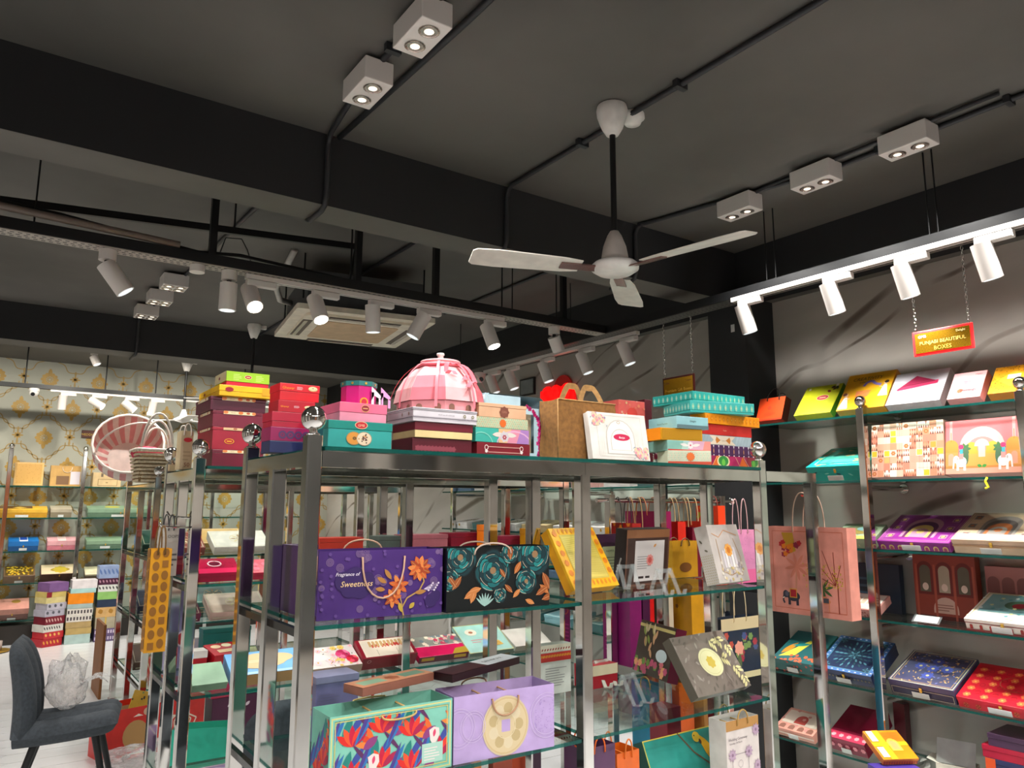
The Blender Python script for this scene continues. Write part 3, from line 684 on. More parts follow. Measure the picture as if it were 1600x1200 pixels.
# front of a thing that faces the camera side of a rack: pixel edges on the plane Y
def fb(xb, xl, xr, yb, yt, Y, z0=None, d=None):
    P = aY(xl, yb, Y); Q = aY(xl, yt, Y); R = aY(xr, (yb+yt)/2, Y)
    if d is None: d = aX(xb, (yb+yt)/2, P.x).y-Y
    if z0 is not None: P.z = z0
    return P, (1, 0), (R.x-P.x, d, Q.z-P.z)
# turned box seen from below: corner, far ends of the two visible top edges; the corner stands at depth Y
def tb(C, Lp, Rp, h_px, Y):
    c = aY(C[0], C[1], Y); l = aZ(Lp[0], Lp[1], c.z); r = aZ(Rp[0], Rp[1], c.z); b = aY(C[0], C[1]+h_px, Y)
    U = (r-c); w = U.length; n = Vector((-U.y, U.x, 0)).normalized(); d = abs((l-c).dot(n)); h = c.z-b.z
    return Vector((c.x, c.y, c.z-h)), (U.x, U.y), (w, d, h)
# box resting on the level z: front bottom corners by pixel, height by pixel, depth given
def sb_(BL, BR, top_py, z, d):
    a = aZ(BL[0], BL[1], z); b = aZ(BR[0], BR[1], z); U = b-a; q = aY(BL[0], top_py, a.y)
    return a, (U.x, U.y), (U.length, d, q.z-z)
# ---------------------------------------------------------------- goods on top of the racks
ZT = TOP+.001
def A_(dims, face='front'): w, d, h = dims; return Art(w, h) if face == 'front' else Art(w, d) if face == 'top' else Art(d, h)
def oval_logo(a, x, y, r, c='#c41230', c2='#f3e3d0', txt=None):
    a.oval(x, y, r, r*.56, c2).oval(x, y, r*.9, r*.48, c)
    if txt: a.text(txt, x, y-r*.2, r*.36, c2)
    else: a.rect(x-r*.5, y-r*.1, x+r*.5, y+r*.08, c2)
    return a
# tall stack of sweet boxes on the second rack
MST = [('maroon sweet box with orange and cream strip on its lid, bottom of the tall stack', 330, 412, 727, 702, '#6e0f2b', .011, 0),
       ('deep red sweet box with small yellow oval, second from the bottom of the tall stack', 330, 414, 702, 666, '#a00d2c', .012, 1),
       ('maroon sweet box with cream strip and oval, third from the bottom of the tall stack', 331, 415, 666, 640, '#74102e', .013, 0),
       ('dark maroon sweet box with orange flowered strip, right under the yellow box', 328, 416, 640, 618, '#5d1030', .014, 0)]
z = ZT
for l, xl, xr, yb, yt, c, ld, k in MST:
    O, U, D = fb(xl-22, xl, xr, yb, yt, 3.24, z); w, d, h = D; a = A_(D); y0 = h-ld-.001
    if k: a.rect(w*.2, h-ld, w*.72, h-.002, '#d9b98a'); oval_logo(a, w*.42, h-ld*.5, ld*.7, '#8a1020', '#e8b070'); oval_logo(a, w*.32, h*.38, w*.09, '#b01020', '#f2c11c')
    else:
        a.rect(w*.2, h-ld-.001, w*.78, h-.001, '#f0dcb4').oval(w*.24, h-ld*.5, .010, ld*.5, '#ea8a4c').oval(w*.52, h-ld*.5, .010, ld*.5, '#ea7a3c').oval(w*.77, h-ld*.5, .008, ld*.5, '#ea8a4c')
        a.text('Ghewar', w*.38, h-ld*.7, ld*.32, '#8a4a2a'); oval_logo(a, w*.66, h-ld*.5, ld*.62, '#c0392b', '#d99a50')
    b = Art(d, h).rect(d*.2, h-ld, d*.86, h-.002, '#ead7b0').oval(d*.3, h-ld*.5, .006, ld*.4, '#d9733c').oval(d*.7, h-ld*.5, .008, ld*.4, '#c0392b')
    box(l, O, U, D, c, ld, None, {'front': a, 'left': b}, group='tall stack of sweet boxes'); z += h+.0006
O, U, D = fb(312, 342, 428, 618, 600, 3.2, z); w, d, h = D
a = oval_logo(A_(D), w*.18, h*.6, w*.075, '#a01225', '#a01225').rect(w*.78, h*.25, w*.95, h*.9, '#e9a41a')
box('bright yellow flat sweet box wider than the maroon ones below it', O, U, D, '#f2b705', h*.55, '#f6bd0c', {'front': a, 'left': oval_logo(Art(d, h), d*.3, h*.6, .012, '#a01225', '#a01225')}, group='tall stack of sweet boxes'); z += h+.0006
O, U, D = fb(337, 353, 421, 600, 579, 3.26, z); w, d, h = D
a = oval_logo(Art(w, h).rect(0, h*.38, w, h, '#9fd12c'), w*.5, h*.7, w*.085, '#b8173a', '#e8f2b0').lines(w*.16, w*.36, h*.5, h*.9, 4, '#cfe88a').lines(w*.68, w*.88, h*.5, h*.9, 4, '#cfe88a')
box('red sweet box with lime green lid, topmost of the tall stack', O, U, D, '#d3122f', h*.62, '#93c727', {'front': a, 'left': oval_logo(Art(d, h).rect(0, h*.4, d, h, '#dcd0a8'), d*.4, h*.7, .012, '#7a1030', '#7a1030')}, group='tall stack of sweet boxes')
# red stack on the near rack
z = ZT
def ghewar(D, y0):
    w, d, h = D; a = Art(w, h); m = (y0+h)/2
    a.text('Ghewar', w*.06, m-h*.11, h*.16, '#f5a21c', 'l'); a.lines(w*.42, w*.6, m-h*.1, m+h*.1, 3, '#f3d9d9', 3)
    return a.oval(w*.82, m, w*.12, h*.15, '#d8b67c').oval(w*.82, m+h*.03, w*.105, h*.11, '#f1e0b0').oval(w*.82, m+h*.03, w*.025, h*.025, '#6b5a2a').oval(w*.77, m, w*.012, h*.02, '#8a9a3a').oval(w*.88, m+.001, w*.012, h*.02, '#8a9a3a')
for l, xl, xr, yt, c, ld, k in (('navy blue box at the bottom of the red stack', 421, 484, 688, '#1b2350', 0, 0), ('magenta purple box with dark round motifs, in the red stack above the navy box', 421, 484, 666, '#8e1450', 0, 1),
                                ('glossy crimson box without print in the middle of the red stack', 422, 492, 642, '#b00f33', .028, 0), ('red sweet box with orange lettering, second from the top of the red stack', 431, 491, 624, '#b80c25', 0, 2), ('bright red sweet box with orange lettering, topmost of the red stack', 432, 498, 597, '#d90d22', .024, 2)):
    O, U, D = fb(xl-13, xl, xr, 705, yt, 2.26, z); w, d, h = D; a = Art(w, h)
    if k == 1:
        for i in range(4): a.ring(w*(.3+.2*i), h*.45, h*.3, h*.3, h*.14, '#4a2a58').oval(w*(.3+.2*i), h*.45, h*.08, h*.08, '#4a2a58')
    if k == 2: a = ghewar(D, h-ld if ld else 0)
    box(l, O, U, D, c, ld, None, {'front': a}, group='red stack of boxes'); z += h+.0006
# teal and pink boxes
z = ZT
O, U, D = fb(503, 511, 613, 708, 655, 1.985, z); w, d, h = D; ld = h*.3
a = oval_logo(Art(w, h), w*.5, h-ld*.45, w*.1, '#c01f2a', '#e7c9a0', 'GMB')
a.oval(w*.39, h*.38, w*.115, h*.24, '#b98a4a').oval(w*.39, h*.38, w*.1, h*.21, '#d9913a').ring(w*.40, h*.38, w*.03, h*.06, .004, '#6a4a20').oval(w*.55, h*.38, w*.12, h*.25, '#b59a78').oval(w*.55, h*.38, w*.11, h*.23, '#e3cfb2')
R = random.Random(4)
for i in range(22): r = R.uniform(.1, .95); t_ = R.uniform(0, 6.28); a.oval(w*(.55+.10*r*math.cos(t_)), h*(.38+.21*r*math.sin(t_)), .0022, .0022, R.choice(['#6a3a2a', '#8a5a6a', '#5a3a2a', '#c98a4a']))
box('teal sweet box with cookie picture on its front and red oval on its lid', O, U, D, '#2f9e98', ld, '#14857a', {'front': a}); zteal = z+h+.0006
O, U, D = fb(495, 530, 605, 654, 627, 1.995, zteal); w, d, h = D
a = Art(w, h); a.oval(w*.53, h*.72, w*.085, h*.2, '#e8b070').oval(w*.53, h*.72, w*.078, h*.17, '#8a1a30').rect(w*.48, h*.7, w*.58, h*.75, '#e8b070')
box('long pink box with small maroon badge lying on the teal box', O, U, D, '#e58fa6', h*.52, '#e06a8a', {'front': a}); zp = zteal+h+.0006
# eight-sided box with arched card handles
P0 = aY(560, 628, 2.12); r = .052
t = thing('octagonal_box', 'magenta eight-sided box with teal lid and two arched card panels', 'box', (P0.x, P0.y, zp))
OCT = [(r*math.cos(PI/8+k*PI/4), r*math.sin(PI/8+k*PI/4)) for k in range(8)]; h8 = aY(560, 597, 2.1).z-zp
MB().prism(OCT, 0, h8-.0145, mat('#c3127a')).build('box_body', t, .001)
lid8 = MB().prism([(x*1.05, y*1.05) for x, y in OCT], h8-.014, h8, mat('#2a7a76')).build('lid', t, .001)
for k in range(8):
    a_ = k*PI/4; MB().cyl((r*.99*math.cos(a_), r*.99*math.sin(a_), h8-.007), (r*1.0*math.cos(a_), r*1.0*math.sin(a_), h8-.007), .004, GOLD, n=8).build('lid_stud', lid8)
mb = MB(); mb.cyl((-.004, -r*.94, .015), (-.004, -r*.97, .015), .013, mat('#e0a020'), n=14); mb.cyl((-.004, -r*.965, .015), (-.004, -r*.975, .015), .009, mat('#b8273a'), n=14); mb.build('badge', t)
for x0, c in ((.016, '#f1e6ee'), (.046, '#e9a3d6')):
    mb = MB(); m = mat(c)
    for s0, s1 in ((0, .008), (.024, .032)): mb.prism([(x0+s0, -.058), (x0+s1, -.058), (x0+s1, -.0565), (x0+s0, -.0565)], .0, .045-(s0*.7 if s0 else 0), m)
    mb.add([(x0, -.058, .02), (x0+.008, -.058, .035), (x0+.032, -.058, .024), (x0+.032, -.058, .034), (x0, -.058, .062), (x0, -.0565, .062), (x0+.032, -.0565, .034)], [(1, 2, 3, 4), (4, 3, 6, 5), (0, 1, 4)], m); mb.build('card_panel', t)
O, U, D = fb(490, 494, 525, 634, 626, 2.3, zteal+.02); box('dark teal lidded box standing behind the pink box', Vector((O.x, O.y, ZT)), U, (D[0], .12, O.z-ZT+.02), '#1f5a60', .02)
# brown boxes under the pink dome
z = ZT
O, U, D = fb(612, 644, 737, 709, 683, 1.995, z); w, d, h = D; a = Art(w, h).rect(0, h*.62, w, h*.63, '#4d0d1c')
for i in range(11): a.flower(w*(.08+.06*i), h*.3, h*.22, '#8c3a48', 5)
box('dark maroon box embossed with flowers, bottom of the stack under the pink dome', O, U, D, '#5c1222', 0, None, {'front': a}, group='boxes under the dome'); z += h+.0006
O, U, D = fb(613, 648, 739, 683, 658, 1.985, z); w, d, h = D
box('maroon lidded box with broad cream band, middle of the stack under the pink dome', O, U, D, '#e5cd92', h*.52, '#6b1526', group='boxes under the dome'); z += h+.0006
O, U, D = fb(604, 645, 746, 658, 635, 1.975, z); w, d, h = D; a = Art(w, h).rect(0, h*.26, w, h*.30, '#5d5560').rect(0, h*.9, w, h*.93, '#5d5560').rect(0, h*.16, w, h*.17, '#9a95a0')
for q in range(46): a.rect(w*(q+.2)/46, h*.82, w*(q+.7)/46, h*.87, '#5d5560').rect(w*(q+.2)/46, h*.31, w*(q+.7)/46, h*.36, '#5d5560')
a.text('thank you & celebrate', w*.5, h*.5, h*.11, '#6d6470', sh=.25)
for x in (.79, .92): a.ring(w*x, h*.55, h*.12, h*.12, h*.05, '#7a7038')
b = Art(d, h).rect(0, h*.26, d, h*.30, '#5d5560').rect(0, h*.9, d, h*.93, '#5d5560').oval(d*.62, h*.55, .003, h*.13, '#8d6a58').oval(d*.86, h*.55, .003, h*.13, '#8d6a58')
box('white box with thin grey printed borders carrying the pink dome', O, U, D, '#d6d0d6', h*.2, '#dcd7dc', {'front': a, 'left': b}, group='boxes under the dome'); zw = z+h
# pink dome box
c = aY(687, 634, 2.13); S = aY(751, 630, 2.13).x-aY(687, 630, 2.13).x
t = thing('dome_box', 'pink domed palace box with ribbon straps and white knob on the white box', 'box', (c.x, c.y, zw+.001)); PK, PK2, PK3 = mat('#f2a0a6'), mat('#ee7f8c'), mat('#f7b7ba')
H = (aY(690, 553, 2.13).z-zw); S *= .93
def ringp(r, z, n=8): return [(r*math.cos(PI/8+k*2*PI/n), r*math.sin(PI/8+k*2*PI/n), z) for k in range(n)]
R0, R1 = ringp(S*.93, 0), ringp(S*.95, H*.16)
MB().add(R0+R1, [(k, (k+1) % 8, 8+(k+1) % 8, 8+k) for k in range(8)]+[tuple(reversed(range(8)))], PK).build('base_wall', t)
for k in range(8):
    a_ = k*PI/4; M = Matrix.Rotation(a_-PI/2-PI, 4, 'Z')
    for sx in (-.03, .03):
        P = [(sx-.010, 0), (sx+.010, 0)]+[(sx+.010*math.cos(PI*i/6), .010+.008*math.sin(PI*i/6)) for i in range(7)]
        MB().add([(x, -S*.885, H*.02+y) for x, y in P], [tuple(range(len(P)))], mat('#8a5f50'), False, M).build('window', t)
ringsz = [(S*1.02, H*.16), (S*.96, H*.36), (S*.80, H*.56), (S*.56, H*.72), (S*.46, H*.76)]
for k in range(8):
    mb = MB(); V = []
    for rr, zz in ringsz:
        for q in (0, 1): an = PI/8+(k+q)*PI/4; V.append((rr*math.cos(an), rr*math.sin(an), zz))
    mb.add(V, [(2*i, 2*i+1, 2*i+3, 2*i+2) for i in range(4)], (PK2, PK3)[k % 2]); mb.build('roof_panel', t)
MB().tube([(S*.50*math.cos(i*PI/10), S*.50*math.sin(i*PI/10), H*.77) for i in range(20)], .006, PK2, 6, True).tube([(S*.42*math.cos(i*PI/10), S*.42*math.sin(i*PI/10), H*.84) for i in range(20)], .005, PK3, 6, True).build('collar', t)
MB().lathe([(S*.46, H*.76), (S*.42, H*.84), (S*.25, H*.88), (S*.0001, H*.885)], PK3, n=16).build('crown_cap', t)
MB().lathe([(.012, H*.87), (.009, H*.95), (.013, H*.97), (.012, H), (.0001, H*1.005)], WHITE, n=10).build('knob', t)
for k in range(8):
    a_ = k*PI/4+.2; P = [(S*(1.12*math.sin(u)), H*(.02+.86*math.cos(u))) for u in [i*PI/2/10 for i in range(11)]]
    mb = MB(); V = []
    for r_, z_ in P:
        for q in (-.0045, .0045): V.append((r_*math.cos(a_)-q*math.sin(a_), r_*math.sin(a_)+q*math.cos(a_), z_+.004))
    mb.add(V, [(2*i, 2*i+1, 2*i+3, 2*i+2) for i in range(10)], PK2, True); mb.build('ribbon_strap', t)
for sg, L_ in ((1, 1.0), (1, .7), (-1, .5)):
    V = []
    for i in range(11):
        u = i/10; x = sg*.01+sg*L_*.05*math.sin(u*PI); y = -S*(.55+.5*u*L_); zz = H*(.76-.42*u*L_)+.012*math.sin(u*9)
        for q in (-.008, .008): V.append((x+q, y, zz))
    MB().add(V, [(2*i, 2*i+1, 2*i+3, 2*i+2) for i in range(10)], PK2, True).build('ribbon_tail', t)
# stack beside the dome
z = ZT
rows = [('maroon box with curly cream scroll lines, bottom of the stack beside the dome', 742, 745, 828, 714, 690, '#7c1a26', 0), ('box in teal, orange and violet waves, second from the bottom beside the dome', 741, 743, 826, 690, 667, '#3fae9f', 1),
        ('mint box with fine orange pattern and round orange seal beside the dome', 738, 744, 825, 667, 650, '#b9c7a6', 2), ('tan lidded box with brown plaque, topmost of the stack beside the dome', 700, 748, 823, 650, 628, '#d9ab88', 3)]
for l, xb, xl, xr, yb, yt, cc, k in rows:
    O, U, D = fb(xb, xl, xr, yb, yt, 1.995, z, .125 if k < 3 else .035); w, d, h = D; a = Art(w, h)
    if k == 0:
        a.line([(w*.2, h*.68), (w*.8, h*.68)], h*.07, '#c98f86').line([(w*.2, h*.28), (w*.8, h*.28)], h*.07, '#c98f86')
        for sg in (.17, .83): a.ring(w*sg, h*.62, w*.035, h*.2, .0022, '#f0ded8').flower(w*sg, h*.35, h*.16, '#f0ded8', 5)
    if k == 1:
        a.rect(w*.42, 0, w, h, '#e0b184').poly([(w*.58, 0), (w, 0), (w, h), (w*.66, h)], '#d98aa0').poly([(w*.76, 0), (w, 0), (w, h), (w*.84, h)], '#a77ab8').ring(w*.72, -h*.1, w*.34, h*1.0, .004, '#d7a9c8').ring(w*.1, -h*.2, w*.22, h*.9, .003, '#7fd0bd')
        a.leaf(w*.3, h*.55, w*.22, h*.34, .05, '#d9d2c8').leaf(w*.76, h*.55, w*.22, h*.34, PI-.05, '#d9d2c8').flower(w*.53, h*.45, h*.42, '#c9c2c8', 7, '#b55a6a').flower(w*.53, h*.4, h*.2, '#a8485a', 6, '#e8d6c8')
    if k == 2:
        for i in range(26):
            for j in range(5): a.leaf(w*(i+.2+.5*(j % 2))/26, h*(j+.4)/5, .004, .0022, .6, '#d98a5a' if (i+j) % 3 else '#7f9c80')
        a.flower(w*.5, h*.5, h*.42, '#d9591c', 12, '#e88a3c', w=.5).oval(w*.5, h*.5, h*.34, h*.34, '#d9651f')
    if k == 3: a.oval(w*.52, h*.42, w*.085, h*.30, '#7d4636').rect(w*.44, h*.25, w*.60, h*.6, '#7d4636').flower(w*.52, h*.42, w*.105, '#7d4636', 8).text('Gifts', w*.52, h*.36, h*.16, '#b07a62')
    box(l, O, U, D, cc, h*.25 if k == 3 else 0, None, {'front': a}, group='stack beside the dome'); z += h+.0006
# arched window box with orchid strip
O = aY(757, 718, 2.14); O.z = ZT; w = aY(851, 700, 2.14).x-O.x; h = aY(845, 622, 2.14).z-ZT; d = .10
t = thing('window_box', 'pale blue arched gift box with clear window and strip of magenta blossoms', 'box', O); m = mat('#b9d6e2')
def archP(w, h, n=8, s=.25): return [(0, 0), (w, 0)]+[(w-w*.10+w*.10*math.cos(PI/2*i/n), h-w*.10+w*.10*math.sin(PI/2*i/n)) for i in range(n+1)]+[(w*.10-w*.10*math.sin(PI/2*i/n), h-w*.10+w*.10*math.cos(PI/2*i/n)) for i in range(n+1)]
P = archP(w, h); n = len(P)
mb = MB(); mb.add([(x, d, zz) for x, zz in P], [tuple(range(n))], m); mb.add([(x, y, zz) for y in (0, d) for x, zz in P], [(i, (i+1) % n, n+(i+1) % n, n+i) for i in range(n)], m); mb.build('box_shell', t)
mb = MB(); e = -.0005; W0, W1, H0, H1 = w*.58, w*.81, h*.12, h*.72
mb.add([(0, e, 0), (w, e, 0), (w, e, H0), (0, e, H0)], [(0, 1, 2, 3)], m).add([(W1, e, H0), (w, e, H0), (w, e, h*.82), (W1, e, h*.82)], [(0, 1, 2, 3)], m).add([(0, e, H0), (W0, e, H0), (W0, e, h*.98), (0, e, h*.98)], [(0, 1, 2, 3)], m)
mb.add([(W0, e, H1), (W1, e, H1), (W1, e, h*.82), (W0, e, h*.82)], [(0, 1, 2, 3)], m); mb.build('front_card', t)
MB().add([(W0, .0, H0), (W1, 0, H0), (W1, 0, H1), (W0, 0, H1)], [(0, 1, 2, 3)], FILM).build('window', t)
MB().box(W0-.02, W1+.01, .03, .031, .004, H1+.02, mat('#c4b093')).build('inner_card', t)
a = Art(w, h); R = random.Random(3)
for i in range(26):
    u = i/25; x = w*(.90 if u < .78 else .90-(u-.78)*.9); a.flower(x+R.uniform(-.006, .006), h*(.10+.74*u), R.uniform(.006, .010), R.choice(['#c2186a', '#a0125a', '#d9428a']), 5, '#6a0a3a', R.uniform(0, 1))
lay(a, 'front', t, (w, d, h))
MB().box(w*.05, w*.35, .02, .08, h*.985, h*1.012, m).build('carton_flap', t)
O2, U, D = fb(840, 853, 866, 716, 640, 2.42, ZT, .03); a = Art(*D[::2])
for i in range(6): a.rect(0, D[2]*i/6, D[0], D[2]*(i+.45)/6, '#d94a3a').leaf(0, D[2]*(i+.7)/6, D[0], .006, .4, '#e8a06a')
box('narrow red and orange patterned box behind the jute bag', O2, U, D, '#b56a7a', 0, None, {'front': a})
# jute bag
O = aY(872, 721, 2.03); O.z = ZT; w = aY(962, 680, 2.03).x-O.x; h = aY(872, 623, 2.03).z-ZT; d = .10
JUTE = mat('#8d6130', .85, 0, 'cloth'); JUTE2 = mat('#7d5630', .9, 0, 'cloth'); JUTEL = mat('#b08550', .85, 0, 'cloth')
t = thing('jute_bag', 'brown jute carrier bag with two wide loop handles on the rack top', 'bag', O); mb = MB(); nx, nz = 6, 7
def wob(u, v, k): return .006*math.sin(u*7+k)*math.sin(v*PI)+.004*math.sin(v*9+k*2)
for y0, k in ((0, 1), (d, 3)):
    V = [(w*(i/nx)+.004*math.sin(j*1.3+k), y0+(wob(i/nx, j/nz, k) if 0 < i < nx and 0 < j < nz else 0), h*j/nz) for j in range(nz+1) for i in range(nx+1)]
    mb.add(V, [(j*(nx+1)+i, j*(nx+1)+i+1, (j+1)*(nx+1)+i+1, (j+1)*(nx+1)+i) for j in range(nz) for i in range(nx)], JUTE, True)
for x0, k in ((0, 2), (w, 5)):
    V = [(x0+.004*math.sin(j*1.3+(1 if i == 0 else 3))+(.012*math.sin(j*1.1)*(1 if i == 1 else 0)), d*i/2, h*j/nz) for j in range(nz+1) for i in range(3)]
    mb.add(V, [(j*3+i, j*3+i+1, (j+1)*3+i+1, (j+1)*3+i) for j in range(nz) for i in range(2)], JUTE, True)
mb.add([(0, 0, .001), (w, 0, .001), (w, d, .001), (0, d, .001)], [(0, 1, 2, 3)], JUTE2).build('bag_body', t)
for y0 in (-.002, d+.002): MB().tube([(0, y0, h), (w, y0, h)], .0025, JUTEL, 5).build('top_seam', t)
MB().tube([(-.001, -.002, 0), (-.001, -.002, h)], .0022, JUTEL, 5).build('side_seam', t)
for y0, lx, hh in ((.004, .008, .056), (d-.004, -.012, .070)):
    P = []
    for i in range(19):
        u = i/18; P.append(Vector((w*(.34+.44*u)+lx+.010*math.sin(PI*u), y0+(.028 if y0 < .02 else .006)*math.sin(PI*u), h-.028+(hh+.028)*min(1, math.sin(PI*u)*1.12)**.8)))
    V = []
    for i, p in enumerate(P):
        tg = (P[min(i+1, 18)]-P[max(i-1, 0)]).normalized(); n_ = Vector((-tg.z, 0, tg.x)); q = .0115
        V += [p-n_*q+Vector((0, -.001, 0)), p+n_*q+Vector((0, -.001, 0))]
    MB().add(V, [(2*i, 2*i+1, 2*i+3, 2*i+2) for i in range(18)], JUTEL, True).build('loop_handle', t)
# white floral box leaning on the jute bag
O = aY(927, 722, 1.965); O.z = ZT; w = aY(1013, 711, 1.965).x-O.x; ht = aY(918, 645, 1.985).z-ZT
D = (w, .03, ht*1.03); w, d, h = D; a = Art(w, h)
a.frame(w*.12, h*.06, w*.9, h*.94, .0008, '#b5aea4').arch(w*.26, h*.12, w*.5, h*.74, '#c2bbb2').arch(w*.275, h*.13, w*.47, h*.71, '#e6e1da').arch(w*.33, h*.2, w*.36, h*.46, '#c4bdb4').arch(w*.345, h*.21, w*.33, h*.43, '#e9e5df')
a.ring(w*.5, h*.80, w*.03, h*.03, .0015, '#9a7a50').oval(w*.53, h*.48, w*.145, h*.075, '#c2184a').text('Baniya', w*.53, h*.455, h*.045, '#ffffff', sh=.25)
for x in (.16, .19, .22, .80, .83): a.rect(w*x, h*.08, w*(x+.012), h*.5, '#e6e1d8')
R = random.Random(8)
for (cx, cy) in ((.14, .86), (.84, .16)):
    for i in range(9): a.rose(w*(cx+R.uniform(-.09, .11)), h*(cy+R.uniform(-.09, .09)), w*.05, [R.choice(['#f0b8a8', '#e9a58a', '#f3c3c0']), '#e08a9a', '#eac8a0'])
    for i in range(12): a.leaf(w*(cx+R.uniform(-.13, .17)), h*(cy+R.uniform(-.15, .13)), .009, .004, R.uniform(0, 6), R.choice(['#7a8aa0', '#a8b0b8', '#8a9aa8']))
box('white square box with pastel roses and red oval leaning before the jute bag', O, (1, -.04), D, '#e2ddd6', 0, None, {'front': a}, tilt=.16, roll=.0, lip=.012)
O2, U, D = fb(958, 968, 1008, 700, 624, 2.42, ZT, .12); w, d, h = D; a = Art(w, h)
a.scatter(40, lambda x, y, R: a.flower(x, y, R.uniform(.004, .009), R.choice(['#f2b8a0', '#f0906a', '#e8c08a']), 5), 5).arch(w*.3, h*.45, w*.4, h*.45, '#e8493f')
box('coral red flowered box standing behind the white floral box', O2, U, D, '#ee6a62', 0, None, {'front': a}, cat='box')
O2, U, D = fb(1008, 1009, 1019, 700, 624, 2.44, ZT, .1); box('thin dark maroon patterned box behind the turquoise boxes', O2, U, D, '#571426')
# two stacks at the rack end
def strip(w, h, c1, c2, n=14, y=.5, s=.30):
    a = Art(w, h)
    for i in range(n): x = w*(i+.5)/n; a.leaf(x, h*y-h*s, h*s*2, h*s*.9, PI/2, c1).oval(x, h*y, h*s*.16, h*s*.3, c2, 8)
    return a
z = ZT
D0 = None
def put(label, C, L_, R_, hp, Y, col, arts=None, lid=0, lidc=None, zz=None, grp=None, fix=None):
    O, U, D = tb(C, L_, R_, hp, Y)
    if zz is not None: dz = O.z+D[2]; O.z = zz; D = (D[0], D[1], max(.012, (D[2] if fix is None else fix)))
    a = arts(D) if arts else None
    return box(label, O, U, D, col, lid*D[2], lidc, a, group=grp), O.z+D[2]+.0006
def multi(D):
    w, d, h = D; a = Art(w, h)
    a.poly([(w*.1, 0), (w*.34, 0), (w*.26, h), (w*.2, h)], '#d9651f').poly([(w*.62, 0), (w*.82, 0), (w*.7, h)], '#d9651f').poly([(w*.4, 0), (w*.62, 0), (w*.7, h), (w*.46, h)], '#b01f5c').rect(w*.8, 0, w, h, '#8a2436').line([(w*.1, 0), (w*.22, h)], .0015, '#f2d6a0').line([(w*.66, 0), (w*.56, h)], .0015, '#f2d6a0').line([(w*.84, 0), (w*.72, h)], .0015, '#f2d6a0')
    return {'front': a.oval(w*.33, h*.55, w*.12, h*.55, '#e9d8a8').oval(w*.33, h*.57, w*.095, h*.44, '#2f8a3c').leaf(w*.33, h*.1, h*.7, w*.07, PI/2, '#6fc04a')}
def purp(D):
    w, d, h = D; a = Art(w, h)
    for i in range(10): x = w*(i+.5)/10; a.poly([(x-.004, h*.98), (x+.004, h*.98), (x, h*.72)], '#e9e2e6').leaf(x, h*.2, h*.5, .005, PI/2, '#d99a6a' if i % 2 else '#c9b8d0').oval(x, h*.06, .004, .0025, '#e9e2e6', 8)
    return {'front': a}
def silv(D):
    w, d, h = D; a = Art(w, h)
    for i in range(16): a.line([(w*i/16, 0), (w*(i+1)/16, h)], .0012, '#8fa3ab')
    a.poly([(w*.14, h*.05), (w*.66, h*.05), (w*.58, h*.5), (w*.66, h*.95), (w*.14, h*.95), (w*.22, h*.5)], '#e9d9c2')
    return {'front': a.poly([(w*.28, h*.15), (w*.36, h*.5), (w*.28, h*.85), (w*.26, h*.5)], '#c97a2a').poly([(w*.54, h*.15), (w*.56, h*.5), (w*.54, h*.85), (w*.46, h*.5)], '#c97a2a').text('Fashion', w*.42, h*.4, h*.16, '#9a7a58')}
G2 = 'stack beside the ball finial'
for l, xl, xr, yb, yt, Y, cc, fa in (('box with green fan motif and orange triangles, bottom of the stack by the end finial', 1103, 1183, 731, 711, 2.03, '#9c1f50', multi), ('dark purple box with pale arrow pattern, second in the stack by the end finial', 1103, 1180, 711, 694, 2.035, '#46204f', purp),
                               ('silver box with cream plaque and brown diamonds in the stack by the end finial', 1097, 1174, 694, 678, 2.04, '#a9bcc2', silv), ('plain red box with small pale mark in the stack by the end finial', 1096, 1174, 678, 661, 2.04, '#c92a26', lambda D: {'front': Art(D[0], D[2]).text('Festive', D[0]*.45, D[2]*.42, D[2]*.13, '#f0c8a8')})):
    O, U, D = fb(xl-20, xl, xr, yb, yt, Y, z, .17); box(l, O, U, D, cc, 0, None, fa(D), group=G2); z += D[2]+.0006
_, z = put('orange box with yellow printed border under the turquoise boxes', (1102, 641), (1076, 644), (1186, 650), 16, 2.03, '#f0950e', lambda D: {'front': strip(D[0], D[2], '#e07f0a', '#f7c24a')}, zz=z, grp=G2)
_, z = put('turquoise box with gold leaf border, lower of the two turquoise boxes', (1078, 623), (1026, 632), (1178, 629), 18, 2.05, '#46bdb4', lambda D: {'front': strip(D[0], D[2], '#8fd0b4', '#d9d0a0', 12), 'left': strip(D[1], D[2], '#9fe0d0', '#e8e2b8', 9)}, .8, zz=z, grp=G2)
_, z = put('turquoise box with gold leaf border, topmost of the stack by the end finial', (1082, 603), (1020, 614), (1163, 613), 16, 2.06, '#38b8ae', lambda D: {'front': strip(D[0], D[2], '#8fd0b4', '#d9d0a0', 12), 'left': strip(D[1], D[2], '#9fe0d0', '#e8e2b8', 9)}, .8, zz=z, grp=G2)
z = ZT; G3 = 'stack behind the white floral box'
def mint2(D):
    w, d, h = D; a = Art(w, h).rect(0, 0, w, h*.22, '#c2452a')
    for i in range(24):
        for j in range(4): a.leaf(w*(i+.5*(j % 2))/24, h*(.3+.16*j), .004, .0022, .6, '#e0a48a' if (i+j) % 2 else '#8fb09a')
    return {'front': a.flower(w*.52, h*.56, h*.34, '#d9651f', 12, '#e88a3c', w=.5).oval(w*.52, h*.56, h*.26, h*.28, '#dd6a22')}
